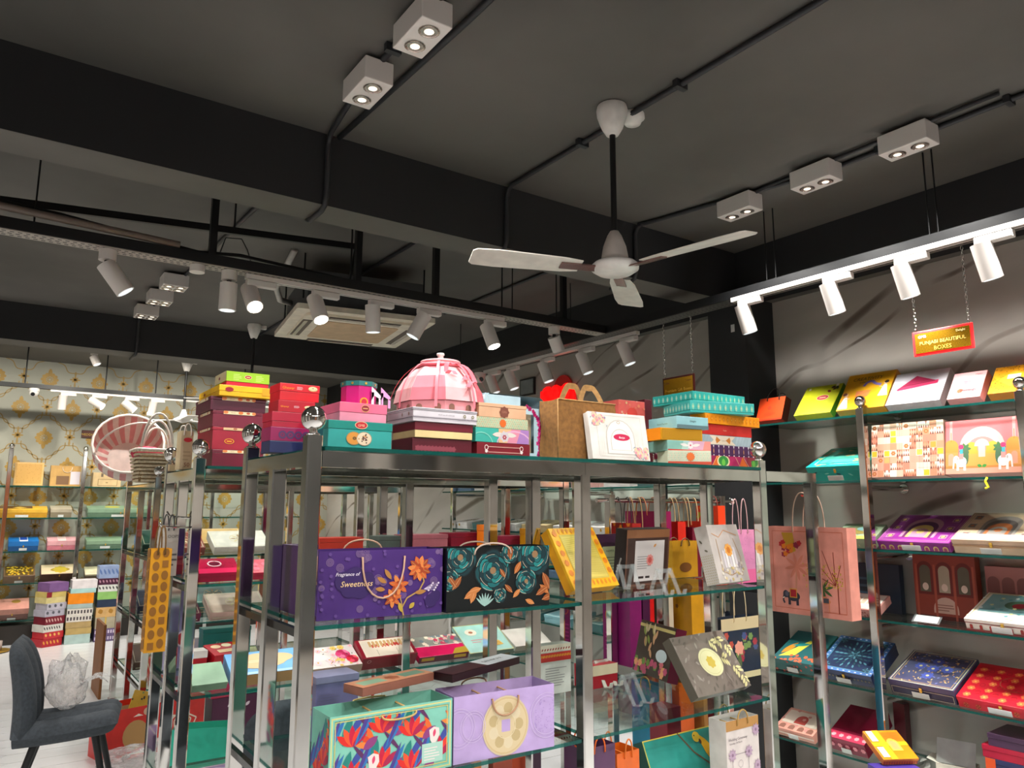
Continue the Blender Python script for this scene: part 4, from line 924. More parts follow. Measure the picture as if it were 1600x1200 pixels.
def pastel(D):
    w, d, h = D; a = Art(w, h).poly([(w*.3, 0), (w, 0), (w, h), (w*.36, h)], '#a8c8c0').poly([(w*.46, 0), (w, 0), (w, h), (w*.5, h)], '#d0a0b8').poly([(w*.8, 0), (w, 0), (w, h), (w*.86, h)], '#ea8f84').rect(0, 0, w, h*.12, '#c2382a')
    return {'front': a.leaf(w*.28, h*.65, w*.2, h*.3, -.15, '#e2dcd8').leaf(w*.75, h*.65, w*.2, h*.3, PI+.15, '#e2dcd8').flower(w*.52, h*.55, h*.38, '#e2d8da', 8, '#c0506a')}
_, z = put('mint box with round orange seal, bottom of the stack behind the white floral box', (1043, 703), (1009, 706), (1111, 704), 22, 2.0, '#c6cdb4', mint2, zz=z, grp=G3)
_, z = put('pastel box with pale lotus, second from the bottom behind the white floral box', (1043, 686), (1010, 691), (1110, 689), 16, 2.0, '#86b8ac', pastel, zz=z, grp=G3)
_, z = put('amber yellow open-fronted box in the stack behind the white floral box', (1032, 664), (1006, 667), (1097, 668), 19, 2.01, '#d9960c', lambda D: {'front': Art(D[0], D[2]).rect(D[0]*.03, D[2]*.08, D[0]*.97, D[2]*.92, '#b8820c'), 'left': Art(D[1], D[2]).rect(0, 0, D[1], D[2], '#f08a10')}, zz=z, grp=G3)
_, z = put('pale blue box with grey underside, topmost behind the white floral box', (1057, 644), (1003, 650), (1106, 648), 19, 1.99, '#93c6cc', lambda D: {'front': Art(D[0], D[2]).rect(0, 0, D[0], D[2]*.3, '#5d787c').text('Delight', D[0]*.5, D[2]*.55, D[2]*.16, '#3a4a4c', sh=.3), 'left': Art(D[1], D[2]).text('Beyond The Stars', D[1]*.5, D[2]*.4, D[2]*.13, '#6a7a3a')}, zz=z, grp=G3)
# ---------------------------------------------------------------- goods on the shelves
def meet(px, py, O, U):
    d = _ray(px, py); n = Vector((U[0], U[1], 0)); q = Vector((O.x, O.y, O.z-EYE)); return d*(q.dot(n)/d.dot(n))+Vector((0, 0, EYE))
def base(BL, BR, z):
    a = aZ(BL[0], BL[1], z); b = aZ(BR[0], BR[1], z); u = (b-a); return a, u.normalized(), u.length
ANCH = [None, None]                     # the vertical plane (X or Y) that the fronts of a shelf's goods share
def anchored(BL, BR, z):
    X, Y = ANCH
    if X is not None: O = aX(BL[0], BL[1], X); w = (aX(BR[0], BR[1], X)-O).xy.length; return O, Vector((0, -1, 0)), w
    if Y is not None: O = aY(BL[0], BL[1], Y); w = (aY(BR[0], BR[1], Y)-O).xy.length; return O, Vector((1, 0, 0)), w
    return base(BL, BR, z)
def lean(BL, BR, TL, z, th, ang=None):
    O, u, w = anchored(BL, BR, z)
    if ang is not None:              # a front turned by a known angle
        u = Vector((math.cos(math.radians(ang)), math.sin(math.radians(ang)), 0)); w = (meet(BR[0], BR[1], O, Vector((-u.y, u.x, 0)))-O).xy.length
    V = meet(TL[0], TL[1], O, u)-O; n = Vector((-u.y, u.x, 0)); tl = math.atan2(V.dot(n), V.z)
    return Vector((O.x, O.y, z)), (u.x, u.y), (w, th, V.length), max(-.1, min(.75, tl))
def flat(BL, BR, FT, BT, z, dmax=.285):
    O, u, w = anchored(BL, BR, z); F = meet(FT[0], FT[1], O, u); V = meet(BT[0], BT[1], O, u)-F; n = Vector((-u.y, u.x, 0))
    p = math.atan2(V.z, V.dot(n)); h = (F-O).length
    if p > .62: p = .45
    p = max(0, min(.6, p)); h = min(.085, h); O = O+n*(h*math.sin(p) if ANCH != [None, None] else 0)     # the raised front stays behind the posts
    return Vector((O.x, O.y, z)), (u.x, u.y), (w, min(dmax, V.length), h), -p
E_ = .001
# ---- near rack, middle shelf: two printed carrier bags
z = S1+E_
O, U, D = sb_((494, 971), (690, 957), 862, z, .115); w, d, h = D; a = Art(w, h); R = random.Random(2)
V1, V2, V3 = '#45276e', '#311a57', '#5d3f84'
for i in range(26):
    x, y, r = w*R.random(), h*R.random(), w*R.uniform(.018, .034)
    for k in (1, .68, .36): a.ring(x, y, r*k, r*k, .0019, '#7b5f8e', 16)
for i in range(40): a.oval(w*R.random(), h*R.random(), w*.013, w*.013, V3, 10)
for dx, dy, r in ((.2, .55, .075), (.28, .60, .08), (.36, .52, .08), (.24, .45, .07), (.32, .44, .075), (.38, .58, .05), (.9, .2, .05), (.94, .27, .045)): a.oval(w*dx, h*dy, w*r, w*r, V2)
a.text('Fragrance of', w*.22, h*.63, h*.052, '#f0e6f0', sh=.28).text('Sweetness', w*.29, h*.47, h*.085, '#e9c58c', sh=.28)
OR, OR2, OR3, GS = '#c55a24', '#9c3d18', '#d97c3c', '#b08c50'
a.line([(w*.68, -.01), (w*.66, h*.12), (w*.70, h*.26), (w*.80, h*.36), (w*.84, h*.5), (w*.82, h*.62)], .004, GS).line([(w*.66, h*.16), (w*.64, h*.3)], .003, GS)
for x, y, r, q in ((.80, .70, .072, 11), (.63, .46, .06, 7), (.58, .27, .055, 7)):
    for k in range(q): an = 2*PI*k/q+.2; a.leaf(w*x, h*y, w*r*1.4, w*r*.62, an, (OR, OR2, OR3)[k % 3]).line([(w*x, h*y), (w*x+w*r*1.2*math.cos(an), h*y+w*r*1.2*math.sin(an))], .0012, GS)
    a.rose(w*x, h*y, w*r*.6, [OR, OR3, OR2])
for x, y, an, l in ((.57, .55, 2.2, .10), (.53, .50, 2.6, .09), (.52, .40, 3.0, .08), (.76, .33, .1, .10), (.66, .05, 1.9, .08), (.72, .1, .8, .06)): a.leaf(w*x, h*y, w*l, w*.035, an, '#a8743a' if y > .3 else '#b89a3a')
for k in range(8): a.line([(w*.84, h*.38), (w*(.88+.012*k), h*(.36+.035*(k % 4)))], .001, '#c9b8d0').oval(w*(.88+.012*k), h*(.36+.035*(k % 4)), .003, .003, '#d9cade', 8)
bag('purple carrier bag with orange flowers and gold lettering on the middle shelf', O, U, D, V1, {'front': a}, '#2d174c', '#c49a82', h*.62, hx=(.33, .67), side='#38205a', name='gift_bag')
O, U, D = sb_((697, 958), (858, 945), 857, z, .10); w, d, h = D; a = Art(w, h); R = random.Random(12)
T_ = ['#0a4146', '#125f62', '#072c32', '#1a7876']
for x, y, r in ((.12, .85, .17), (.43, .62, .19), (.85, .86, .2), (.76, .42, .12), (.5, .22, .07), (.02, .5, .1), (.6, .9, .1)):
    for k in range(5):
        rr = w*r*(1-.19*k)
        for i in range(7-k):
            an = 2*PI*i/(7-k)+k*.8; a.oval(w*x+math.cos(an)*rr*.52, h*y+math.sin(an)*rr*.52, rr*.56, rr*.40, '#05181c', 12, an+PI/2+.3).oval(w*x+math.cos(an)*rr*.49, h*y+math.sin(an)*rr*.49, rr*.52, rr*.36, T_[(k+i*3) % 4], 12, an+PI/2+.3)
            if i % 2: a.line([(w*x+rr*.85*math.cos(an+q*.2), h*y+rr*.85*math.sin(an+q*.2)) for q in range(-2, 3)], .0011, '#c9b7a0')
    a.oval(w*x, h*y, w*r*.16, w*r*.16, '#8a6a4a', 8)
for x, y, an, l in ((.05, .35, .9, .13), (.02, .55, -.9, .1), (.16, .2, .5, .14), (.22, .12, 1.2, .13), (.2, .3, .2, .12), (.6, .78, 1.6, .13), (.64, .55, 1.0, .12), (.93, .55, -1.1, .17), (.9, .35, -.7, .12), (.62, .25, 2.4, .1), (.86, .18, .5, .13), (.92, .1, .3, .13), (.75, .12, -.4, .1), (.55, .5, 2.2, .09), (.7, .3, -2.4, .1)):
    a.leaf(w*x, h*y, w*l, w*l*.42, an, R.choice(['#a8602c', '#8f4c22', '#b9733c'])).line([(w*x, h*y), (w*x+w*l*math.cos(an), h*y+w*l*math.sin(an))], .001, '#d2a070')
for k in range(7): a.leaf(w*.35, h*.06, w*.11, w*.018, .6+k*.3, '#8fb0a8')
bag('black carrier bag with teal roses and copper leaves on the middle shelf', O, U, D, '#0c1112', {'front': a}, '#16191a', '#b8a090', .03, hx=(.25, .6), up=True, name='gift_bag', side='#0a0c0e')
# leaning boxes on easels
def easel(label, O, rz, s=1.0, m=None):
    m = m or ACRYL; O = Vector(O)+Vector((0, 0, .0035)); t = thing('display_easel', label, 'easel', O); place(t, O, (math.cos(rz), math.sin(rz)))
    for x in (-.028*s, .028*s):
        mb = MB()
        for (a0, b0) in (((-.02, .0), (.028, .085)), ((.028, .085), (.066, .0)), ((-.02, 0), (-.045, .004)), ((-.045, .004), (-.05, .02))):
            A, B = Vector((x, a0[0]*s, a0[1]*s)), Vector((x, b0[0]*s, b0[1]*s)); dd = (B-A).normalized(); n_ = Vector((0, -dd.z, dd.y))*.0018; X = Vector((.008*s, 0, 0))
            v = [A-X-n_, A+X-n_, A+X+n_, A-X+n_, B-X-n_, B+X-n_, B+X+n_, B-X+n_]; mb.add(v, [(0, 3, 2, 1), (4, 5, 6, 7), (0, 1, 5, 4), (1, 2, 6, 5), (2, 3, 7, 6), (3, 0, 4, 7)], m)
        mb.build('leg', t)
    MB().box(-.028*s, .028*s, .024*s, .029*s, .070*s, .084*s, m).build('cross_bar', t); return t
O, U, D, tl = lean((898, 933), (968, 913), (856, 836), z, .045, 10); w, d, h = D; a = Art(w, h)
a.rect(w*.16, h*.14, w*.86, h*.88, '#c9b24a').rect(w*.19, h*.17, w*.83, h*.85, '#d8c35c')
for i in range(20): a.line([(w*.2, h*(.2+.032*i)), (w*.5, h*(.22+.032*i)), (w*.82, h*(.19+.032*i))], .0011, '#b59a30')
for i in range(6):
    for x in (.08, .93): a.flower(w*x, h*(.1+.16*i), w*.05, '#e07f0a', 8)
for i in range(9): a.leaf(w*(.1+.09*i), h*.04, h*.09, w*.05, PI/2, '#d9860a').leaf(w*(.1+.09*i), h*.90, h*.09, w*.05, PI/2, '#d9860a')
box('bright yellow window box with orange flowers leaning behind the middle post', O, U, D, '#e79b0e', 0, '#f5b41c', {'front': a, 'left': Art(d, h).scatter(14, lambda x, y, R: A_F(x, y))} if 0 else {'front': a}, tilt=tl, lip=.012, name='window_box')
O, U, D, tl = lean((929, 912), (985, 896), (926, 836), z, .05, 6); w, d, h = D; a = Art(w, h).rect(0, 0, w, h, '#43203f')
a.poly([(w*.2, h*.02), (w*.98, h*.02), (w*.98, h*.74), (w*.26, h*.74), (w*.2, h*.66)], '#c9cda0').lines(w*.28, w*.9, h*.12, h*.56, 7, '#8a8f70').text('HAMPER', w*.34, h*.62, h*.05, '#4a4f3a', 'l')
b = Art(w, d).rect(w*.18, d*.3, w*.3, d*.7, '#f0c9d6').lines(w*.42, w*.75, d*.25, d*.75, 3, '#f29ab8').oval(w*.84, d*.5, .008, .01, '#e0905a')
box('purple box with magenta lid edge and cream label leaning on an easel', O, U, D, '#43203f', 0, None, {'front': a, 'top': b.rect(0, 0, 0, 0, '#c8144e')}, tilt=tl, name='gift_box')
O, U, D, tl = lean((975, 918), (1042, 897), (1004, 838), z, .055, 6); w, d, h = D; a = Art(w, h).rect(0, 0, w, h, '#3c2620').frame(0, 0, w, h, w*.03, '#6a4636').rect(0, h*.85, w, h, '#8a5a3a')
a.rect(w*.2, h*.08, w*.88, h*.8, '#cfc6c4').lines(w*.26, w*.6, h*.3, h*.55, 6, '#8f8a8a').flower(w*.55, h*.45, w*.09, '#d98a84', 9).flower(w*.55, h*.45, w*.05, '#c2504a', 7).rect(w*.3, h*.13, w*.42, h*.17, '#2a2020').rect(w*.46, h*.13, w*.56, h*.17, '#2a2020').leaf(w*.62, h*.68, w*.08, w*.04, .6, '#c98a4a')
b = Art(w, d).rect(0, 0, w, d, '#17100f').rect(w*.12, d*.3, w*.22, d*.5, '#8a3a2a'); c = Art(d, h).rect(0, 0, d, h, '#1c1412').text('Indulgence', d*.5, h*.36, d*.18, '#d9cfc8', rot=1.25)
box('dark brown box with grey label and coral flower leaning on an easel', O, U, D, '#241714', 0, None, {'front': a, 'top': b, 'left': c}, tilt=tl)
O, U, D, tl = lean((1125, 918), (1172, 903), (1103, 826), z, .06, 6); w, d, h = D; a = Art(w, h); R = random.Random(6)
a.line([(w*.1, h*.85), (w*.3, h*.78), (w*.5, h*.9), (w*.9, h*.8)], .0025, '#c98a50').line([(w*.2, h*.75), (w*.2, h*.2), (w*.45, h*.12), (w*.62, h*.16), (w*.8, h*.1)], .003, '#a8835a').line([(w*.8, h*.1), (w*.86, h*.4), (w*.75, h*.75)], .003, '#a8835a')
for i in range(5): a.arch(w*(.3+.09*i), h*.25, w*.07, h*(.3+.05*(i % 3)), '#e9e4e2' if i % 2 else '#cfc8cc')
a.flower(w*.52, h*.55, w*.13, '#e0a050', 9).flower(w*.52, h*.55, w*.07, '#c9782a', 7)
for i in range(30): a.flower(w*R.uniform(.1, .9), h*R.uniform(.02, .34), w*.035, R.choice(['#d8cfc0', '#b5a16a', '#c9b48a', '#9a8f94']), 5)
b = Art(d, h)
for i in range(7):
    for j in range(12): b.leaf(d*(i+.5*(j % 2))/7, h*(j*.5+.2)/12, .006, .005, .7, '#a59a80')
b.leaf(d*.4, h*.7, .02, .008, 2.2, '#5a5448').leaf(d*.7, h*.55, .018, .008, 2.6, '#5a5448')
box('silver grey box with gold palace print leaning at the end of the middle shelf', O, U, D, '#bdb4ae', 0, None, {'front': a, 'left': b.rect(0, 0, 0, 0, '#8d8470')}, tilt=tl)
O, U, D = fb(1150, 1150, 1180, 912, 828, 2.82, None, .05); w, d, h = D; a = Art(w, h).scatter(60, lambda x, y, R: a_dot(x, y, R)) if 0 else Art(w, h)
R = random.Random(5)
for i in range(70): a.oval(w*R.random(), h*(.35+.65*R.random()), .0022, .0016, '#a0608a', 6)
bag('pink speckled paper bag hanging behind the silver palace box', O, U, D, '#d98bb4', {'front': a.rect(0, 0, w, h*.25, '#e06a9a')}, '#d9c9c9', '#c9a0a0', 1.545-O.z-D[2]+.018, up=True)
O, U, D = fb(1046, 1052, 1090, 905, 846, 2.34, z, .06); w, d, h = D; bag('mustard yellow paper bag with brown oval behind the easels', O, U, D, '#cf9622', {'front': Art(w, h).oval(w*.5, h*.28, w*.24, w*.13, '#7a4a1a')}, '#8a6a2a', '#6a4a2a', .03, up=True)
P = aZ(984, 921, z); easel('clear acrylic easel standing before the purple box', P, -.3)
P = aZ(1046, 930, z); easel('clear acrylic easel holding up the dark brown box', P, -.1)
O = aZ(950, 925, z)
# ---- near rack, lower shelf
z = S2+E_
O, u, w = base((511, 1239), (705, 1197), z); h = aY(706, 1091, aZ(705, 1197, z).y).z-z; D = (w, aX(488, 1107, O.x).y-O.y, h); d = D[1]; a = Art(w, h); R = random.Random(21)
MN = '#7fc4b0'
def birds(a, w, h, x0, y0, k):
    a.leaf(x0, y0, h*.62, h*.10, 1.0, '#2c6fb0').leaf(x0+h*.05, y0+h*.05, h*.55, h*.06, 1.15, '#4b3a8a').leaf(x0+h*.3, y0+h*.15, h*.42, h*.13, 1.25+.2*k, '#1f7f76').leaf(x0+h*.42, y0+h*.3, h*.36, h*.10, .9, '#3a4a9a')
    for i, c in enumerate(('#d8241f', '#e8522a', '#c4123c', '#e23a2a', '#a81a4a')): a.leaf(x0+h*.45, y0+h*.12, h*.30, h*.10, 2.5-.45*i, c)
    for i, c in enumerate(('#e8642a', '#d9431f', '#f0803a')): a.leaf(x0+h*.8, y0+h*.55, h*.34, h*.09, 2.0+.45*i, c)
    a.leaf(x0+h*.75, y0+h*.3, h*.45, h*.06, 2.3, '#5a2a5a').leaf(x0+h*.62, y0+h*.05, h*.28, h*.13, .6, '#8a3a78')
for k in range(7): birds(a, w, h, w*(-.05+.24*(k % 4)), h*(-.05+.48*(k//4))+h*.12*(k % 2), k % 2)
for x, y in ((.34, .28), (.84, .5)): a.poly([(w*x, h*y-h*.16), (w*x+h*.10, h*y), (w*x+h*.09, h*y+h*.10), (w*x, h*y+h*.13), (w*x-h*.08, h*y+h*.09), (w*x-h*.06, h*y-.01)], '#f3d9d4').leaf(w*x, h*y-h*.02, h*.12, h*.05, 1.4, '#d8436a')
a.frame(0, 0, w, h, w*.035, MN).frame(w*.012, w*.012, w-w*.012, h-w*.012, .0035, '#d9cf86').frame(w*.04, w*.04, w-w*.04, h-w*.04, .0025, '#cfc478')
a.rect(w*.74, h*.12, w*.92, h*.40, '#a8cfc0').lines(w*.76, w*.9, h*.16, h*.36, 5, '#e9d9d4')
b = Art(d, h)
for k in range(3): birds(b, d, h, d*(-.2+.3*k), h*.2*k, k)
bird_bag = bag('mint carrier bag printed with red and blue tropical flowers on the lower shelf', O, u, D, MN, {'front': a, 'left': b}, '#cfc5b6', '#c9a86a', .012, hx=(.4, .68), name='gift_bag', side='#6db39f')
O, u, w = base((708, 1196), (866, 1166), z); h = aY(708, 1090, O.y).z-z; D = (w, .125, h); d = D[1]; a = Art(w, h)
for k, c in enumerate(('#cdbb9c', '#c9b184', '#d2bf98')): a.oval(w*.50, h*.46, w*(.23-.012*k), h*(.46-.025*k), c, 28)
for k in range(9): a.oval(w*.50+w*.13*math.cos(k*.7), h*.46+h*.27*math.sin(k*.7), w*.045, h*.09, '#d6c7a6' if k % 2 else '#bba679', 12)
a.ring(w*.5, h*.46, w*.10, h*.2, .0018, '#d9cba8', 24).poly([(w*.5+w*.06*math.cos(k*PI/4)*(1 if k % 2 else .72), h*.46+h*.13*math.sin(k*PI/4)*(1 if k % 2 else .72)) for k in range(8)], '#b79fd0')
for x, r in ((.05, .15), (.92, .18), (.18, .12)):
    for q in (1, .85): a.ring(w*x, h*.52, w*r*q, h*r*q*2, .0018, '#cbb8dd', 28)
a.scatter(90, lambda x, y, R: a.oval(w*.92+(x-w*.5)*.25, h*.52+(y-h*.5)*.5, .0012, .0012, '#8f73b5', 6), 4)
bag('lavender carrier bag with gold round medallion on the lower shelf', O, u, D, '#b79fd0', {'front': a}, '#cfc3bb', '#b58a6a', .05, hx=(.36, .62), name='gift_bag', side='#a48cc0')
def slab(label, C, Rr, Lr, z, th, col, art=None, name='gift_box', grp=None):
    c, r, l = aZ(C[0], C[1], z), aZ(Rr[0], Rr[1], z), aZ(Lr[0], Lr[1], z); u = (r-c); n = Vector((-u.y, u.x, 0)).normalized(); D = (u.length, abs((l-c).dot(n)), th)
    return box(label, Vector((c.x, c.y, z-th)), (u.x, u.y), D, col, 0, None, art(D) if art else None, name=name, group=grp)
slab('slim copper and green box laid across the top of the tropical flower bag', (567, 1076), (678, 1051), (558, 1064), aY(567, 1076, 1.99).z, .022, '#8f5a4a', lambda D: {'top': Art(D[0], D[1]).rect(0, 0, D[0], D[1], '#cf8a68').rect(D[0]*.08, D[1]*.25, D[0]*.40, D[1]*.75, '#8fae90').rect(D[0]*.64, D[1]*.25, D[0]*.95, D[1]*.75, '#6f8a74').flower(D[0]*.52, D[1]*.5, D[1]*.3, '#a85a3a', 6)})
slab('black and white packet with torn end lying over the lavender bag', (707, 1055), (812, 1026), (713, 1040), aY(700, 1056, 2.0).z, .022, '#2a1018', lambda D: {'top': Art(D[0], D[1]).rect(0, 0, D[0]*.5, D[1], '#3a0d1c').rect(D[0]*.5, 0, D[0], D[1], '#d5d2d8').text('SANSKAR', D[0]*.72, D[1]*.42, D[1]*.22, '#2a2026')})
O, U, D = fb(470, 491, 560, 1140, 1060, 2.36, z, .1); a = Art(D[0], D[2]).lines(D[0]*.05, D[0]*.6, D[2]*.1, D[2]*.75, 16, '#6a6688', 9)
box('slate blue box with paler lid behind the tropical flower bag', O, U, D, '#6e6a94', .02, '#8a86a8', {'front': a})
O, U, D, tl = lean((1092, 1101), (1174, 1072), (1046, 1007), z, .042, 3); w, d, h = D; a = Art(w, h); R = random.Random(9)
for i in range(70): a.leaf(w*R.random(), h*R.random(), w*R.uniform(.06, .12), w*.03, R.uniform(.4, 2.4), R.choice(['#8a8078', '#5f5850', '#979086', '#6a6058']))
for cx, cy, an in ((.80, .9, -1.0), (.93, .75, -1.3), (.72, .55, -.4), (.88, .38, -1.2), (.95, .2, -1.5), (.66, .86, -.8)):
    for k in range(5): a.leaf(w*(cx+.02*k*math.cos(an)), h*(cy+.03*k*math.sin(an)), w*.10, w*.035, an+(1.0 if k % 2 else -1.0), '#dcd39a')
a.oval(w*.5, h*.5, w*.2, h*.24, '#d7d3a4', 26).ring(w*.5, h*.5, w*.17, h*.205, .0012, '#b8b27a', 26).flower(w*.5, h*.5, w*.08, '#c9b04a', 7)
box('grey brown box with pale leaves and cream oval leaning on the lower shelf', O, U, D, '#776d64', 0, None, {'front': a, 'left': Art(d, h).rect(0, 0, d, h, '#5c544a')}, tilt=tl)
O, U, D, tl = lean((988, 1050), (1042, 1072), (1003, 972), z, .05); w, d, h = D; a = Art(w, h).rect(0, h*.88, w, h*.94, '#c9b070'); R = random.Random(17)
for i in range(26): a.flower(w*R.uniform(.05, .95), h*R.uniform(.02, .3), w*.06, R.choice(['#e06a7a', '#e8a070', '#b84a6a', '#6a8a3a']), 6)
for i in range(14): a.leaf(w*R.uniform(.2, .5), h*R.uniform(.3, .8), w*.16, w*.06, R.uniform(1, 2.2), R.choice(['#b8a86a', '#8a9a4a', '#d8a078', '#e0c8a0']))
a.oval(w*.74, h*.42, w*.15, h*.12, '#cfd6dc', 20)
box('dark bag-shaped box with pink and olive flowers beside the cream oval box', O, U, D, '#3a2a24', 0, None, {'front': a, 'right': Art(d, h).rect(0, 0, d, h, '#6a1230')}, tilt=tl)
O, U, D = fb(1126, 1130, 1187, 1066, 968, 2.82, None, .07); w, d, h = D; a = Art(w, h).rect(0, h*.80, w, h, '#d9c79c').rect(0, 0, w, h*.10, '#d8cfa0'); R = random.Random(30)
for i in range(16): a.flower(w*R.uniform(.1, .9), h*R.uniform(.3, .72), w*.07, R.choice(['#a83a4a', '#4a5a8a', '#7a9a5a', '#c85a4a']), 6)
a.flower(w*.45, h*.5, w*.13, '#f0a890', 7).leaf(w*.45, h*.12, h*.3, w*.12, 1.57, '#5a6a4a')
bag('navy flowered cloth bag with cream top band and strap handles', O, U, D, '#2f3848', {'front': a}, '#b8a888', '#d9c49a', max(.04, 1.115-O.z-D[2]+.018), up=True, name='cloth_bag')
P = aZ(992, 1100, z); easel('empty clear acrylic easel on the lower shelf', P, .15, 1.15)
P = aZ(948, 1072, z); easel('white easel standing on the lower shelf', P, .1, 1.1, mat('#cfcac0'))
O, U, D = fb(838, 842, 892, 1093, 1010, 2.44, z, .05); w, d, h = D; a = Art(w, h).rect(0, h*.86, w, h, '#efe3cf').rect(0, h*.66, w, h*.84, '#c9302a').lines(w*.2, w*.9, h*.16, h*.56, 8, '#9a9a98', 3)
for i in range(12): a.leaf(w*i/12, h*.88, .012, .006, .9, '#a02a24').leaf(w*(i+.3)/12, h*.75, .016, .01, .5, '#d98a2a')
bag('white paper bag with red border and lines of print behind the lavender bag', O, U, D, '#d9dcd4', {'front': a}, '#c9b088', '#8a2a1a', .03, hang=False)
O, U, D = fb(914, 920, 965, 1072, 1042, 2.41, z, .09); w, d, h = D; a = Art(w, h).rect(0, h*.55, w, h, '#e0d0b0').scatter(14, lambda x, y, R: a.arch(x, h*.62, .006, h*.3, '#6a4a3a'), 3)
box('red box with cream patterned band behind the white easel', O, U, D, '#a81a2a', 0, None, {'front': a})
# ---- near rack, bottom shelf
z = S3+E_
O, U, D, tl = lean((1040, 1296), (1166, 1252), (1003, 1168), z, .05, 0); w, d, h = D; a = Art(w, h).frame(0, 0, w, h, .004, '#d9c04a').line([(w*.42, h), (w*.55, h*.72), (w*.72, h*.5)], .006, '#6a4630')
a.leaf(w*.66, h*.93, h*.62, h*.17, -1.05, '#f2b01a').oval(w*.63, h*.90, h*.075, h*.07, '#f7c53a').leaf(w*.66, h*.87, h*.08, h*.05, -1.4, '#4a2a1a').oval(w*.61, h*.92, .003, .003, '#1a1a1a', 8).leaf(w*.74, h*.7, h*.5, h*.07, -1.1, '#e0901a')
for an, c in ((2.6, '#c2184a'), (1.9, '#e8502a'), (-1.2, '#d8243a'), (3.3, '#8a1a4a')): a.leaf(w*.90, h*.86, h*.13, h*.055, an, c)
box('teal box with yellow parrot and red blossom leaning on the bottom shelf', O, U, D, '#2f8f85', 0, None, {'front': a, 'left': Art(d, h).rect(0, 0, d, h, '#17504a')}, tilt=tl)
O, U, D = fb(1137, 1140, 1188, 1290, 1127, 1.955, z, .08); w, d, h = D; a = Art(w, h).rect(0, h*.90, w, h, '#b5854a').frame(w*.16, h*.2, w*.66, h*.66, .0014, '#7a6a78')
a.text('Wedding Ceremony', w*.06, h*.80, h*.026, '#5a4a52', 'l').text('Saturday, 24 March', w*.08, h*.765, h*.019, '#5a4a52', 'l').text('Neha', w*.40, h*.45, h*.04, '#5a4a52', sh=.1).text('and', w*.40, h*.39, h*.022, '#5a4a52').text('Adarsh', w*.40, h*.32, h*.04, '#5a4a52', sh=.2)
a.ring(w*.4, h*.56, w*.07, w*.07, .001, '#7a6a78')
for x, y in ((.16, .66), (.66, .66), (.16, .2), (.66, .22), (.9, .86), (.92, .5), (.9, .2)): a.flower(w*x, h*y, w*.13, '#b59ab0', 9, '#8a6a84', w=.4)
bag('kraft topped white wedding card bag on the bottom shelf', O, U, D, '#d9cfca', {'front': a}, '#9a7a50', '#b08a4a', .05, up=True)
slab('small open crimson box tilted on the bottom shelf', (1046, 1164), (1088, 1144), (1036, 1160), aY(1046, 1164, 2.32).z+.028, .02, '#c22c40'); 
box('crimson box standing under the small tilted box on the bottom shelf', aY(1044, 1180, 2.3).xy.to_3d()+Vector((0, 0, z)), (1, 0), (.08, .1, .318), '#8a2030')
O, U, D = fb(905, 912, 962, 1290, 1172, 2.06, z, .1); bag('plum paper bag at the front of the bottom shelf', O, U, D, '#5a3358', None, '#4a2a48', '#e8641a', .05, up=True)
O, U, D = fb(962, 966, 1000, 1290, 1178, 2.1, z, .1); bag('orange paper bag with orange ribbon handles on the bottom shelf', O, U, D, '#e0641a', None, '#c8541a', '#f0782a', .06, up=True)
for (x0, x1, yt, Y, cc, l) in ((726, 736, 1195, 2.1, '#2a2a30', 'black slim box'), (740, 752, 1192, 2.1, '#e8862a', 'orange slim box'), (800, 840, 1186, 2.3, '#c9543a', 'brick red box')):
    O, U, D = fb(x0-2, x0, x1, 1300, yt, Y, z, .12); box(l+' standing on the bottom shelf under the lavender bag', O, U, D, cc)
# ---- second rack, front row of its lower shelf: flat boxes seen from above
z = S2+E_
def art_top(fn):
    def f(D): w, d, h = D; a = Art(w, d); fn(a, w, d); return {'top': a}
    return f
def fl(label, BL, BR, FT, BT, z, col, fn=None, front=None, lid=.35, lc=None, grp=None, name='gift_box', clasp=False, card=False):
    O, U, D, tl = flat(BL, BR, FT, BT, z); arts = {}
    if fn: a = Art(D[0], D[1]); fn(a, D[0], D[1]); arts['top'] = a
    if front: a = Art(D[0], D[2]); front(a, D[0], D[2]); arts['front'] = a
    return box(label, O, U, D, col, D[2]*lid, lc, arts, tilt=tl, group=grp, name=name, clasp=clasp, card=card)
def f_pink(a, w, h):
    R = random.Random(1)
    for i in range(34): a.flower(w*R.random(), h*R.random(), w*R.uniform(.03, .08), R.choice(['#f4b8c8', '#f7e6e2', '#f2d0d8', '#e9c86a']), 6, '#d9a03a')
    a.rose(w*.72, h*.55, w*.16, ['#e0447a', '#f07aa0', '#c22458']).rose(w*.86, h*.28, w*.13, ['#e0243a', '#f0506a', '#b01230'])
    for i in range(10): a.leaf(w*R.random(), h*R.random(), w*.05, w*.02, R.uniform(0, 6), '#4a4a3a')
def f_cream(a, w, h):
    a.rect(w*.06, h*.05, w*.94, h*.95, '#ecdcc8')
    for i in range(9): a.leaf(w*(.25+.06*i), h*.5, h*.22, w*.05, 1.57+.3*((i % 3)-1), '#c2302a').arch(w*(.2+.07*i), h*.56, w*.05, h*.3, '#c9a06a')
    a.rect(w*.3, h*.1, w*.31, h*.4, '#b5a68c').rect(w*.66, h*.1, w*.67, h*.4, '#b5a68c')
def f_mag(a, w, h):
    R = random.Random(3); a.rect(0, h*.5, w, h, '#8a8a80')
    for i in range(40): a.flower(w*R.random(), h*R.uniform(.52, 1), w*.05, R.choice(['#c23a5a', '#e0b0a8', '#6a7a80', '#e8d8c0']), 5)
    a.line([(0, h*.5), (w, h*.5)], .004, '#e8dcd0').poly([(w*.66, 0), (w, 0), (w, h*.3), (w*.78, h*.26)], '#b5962a')
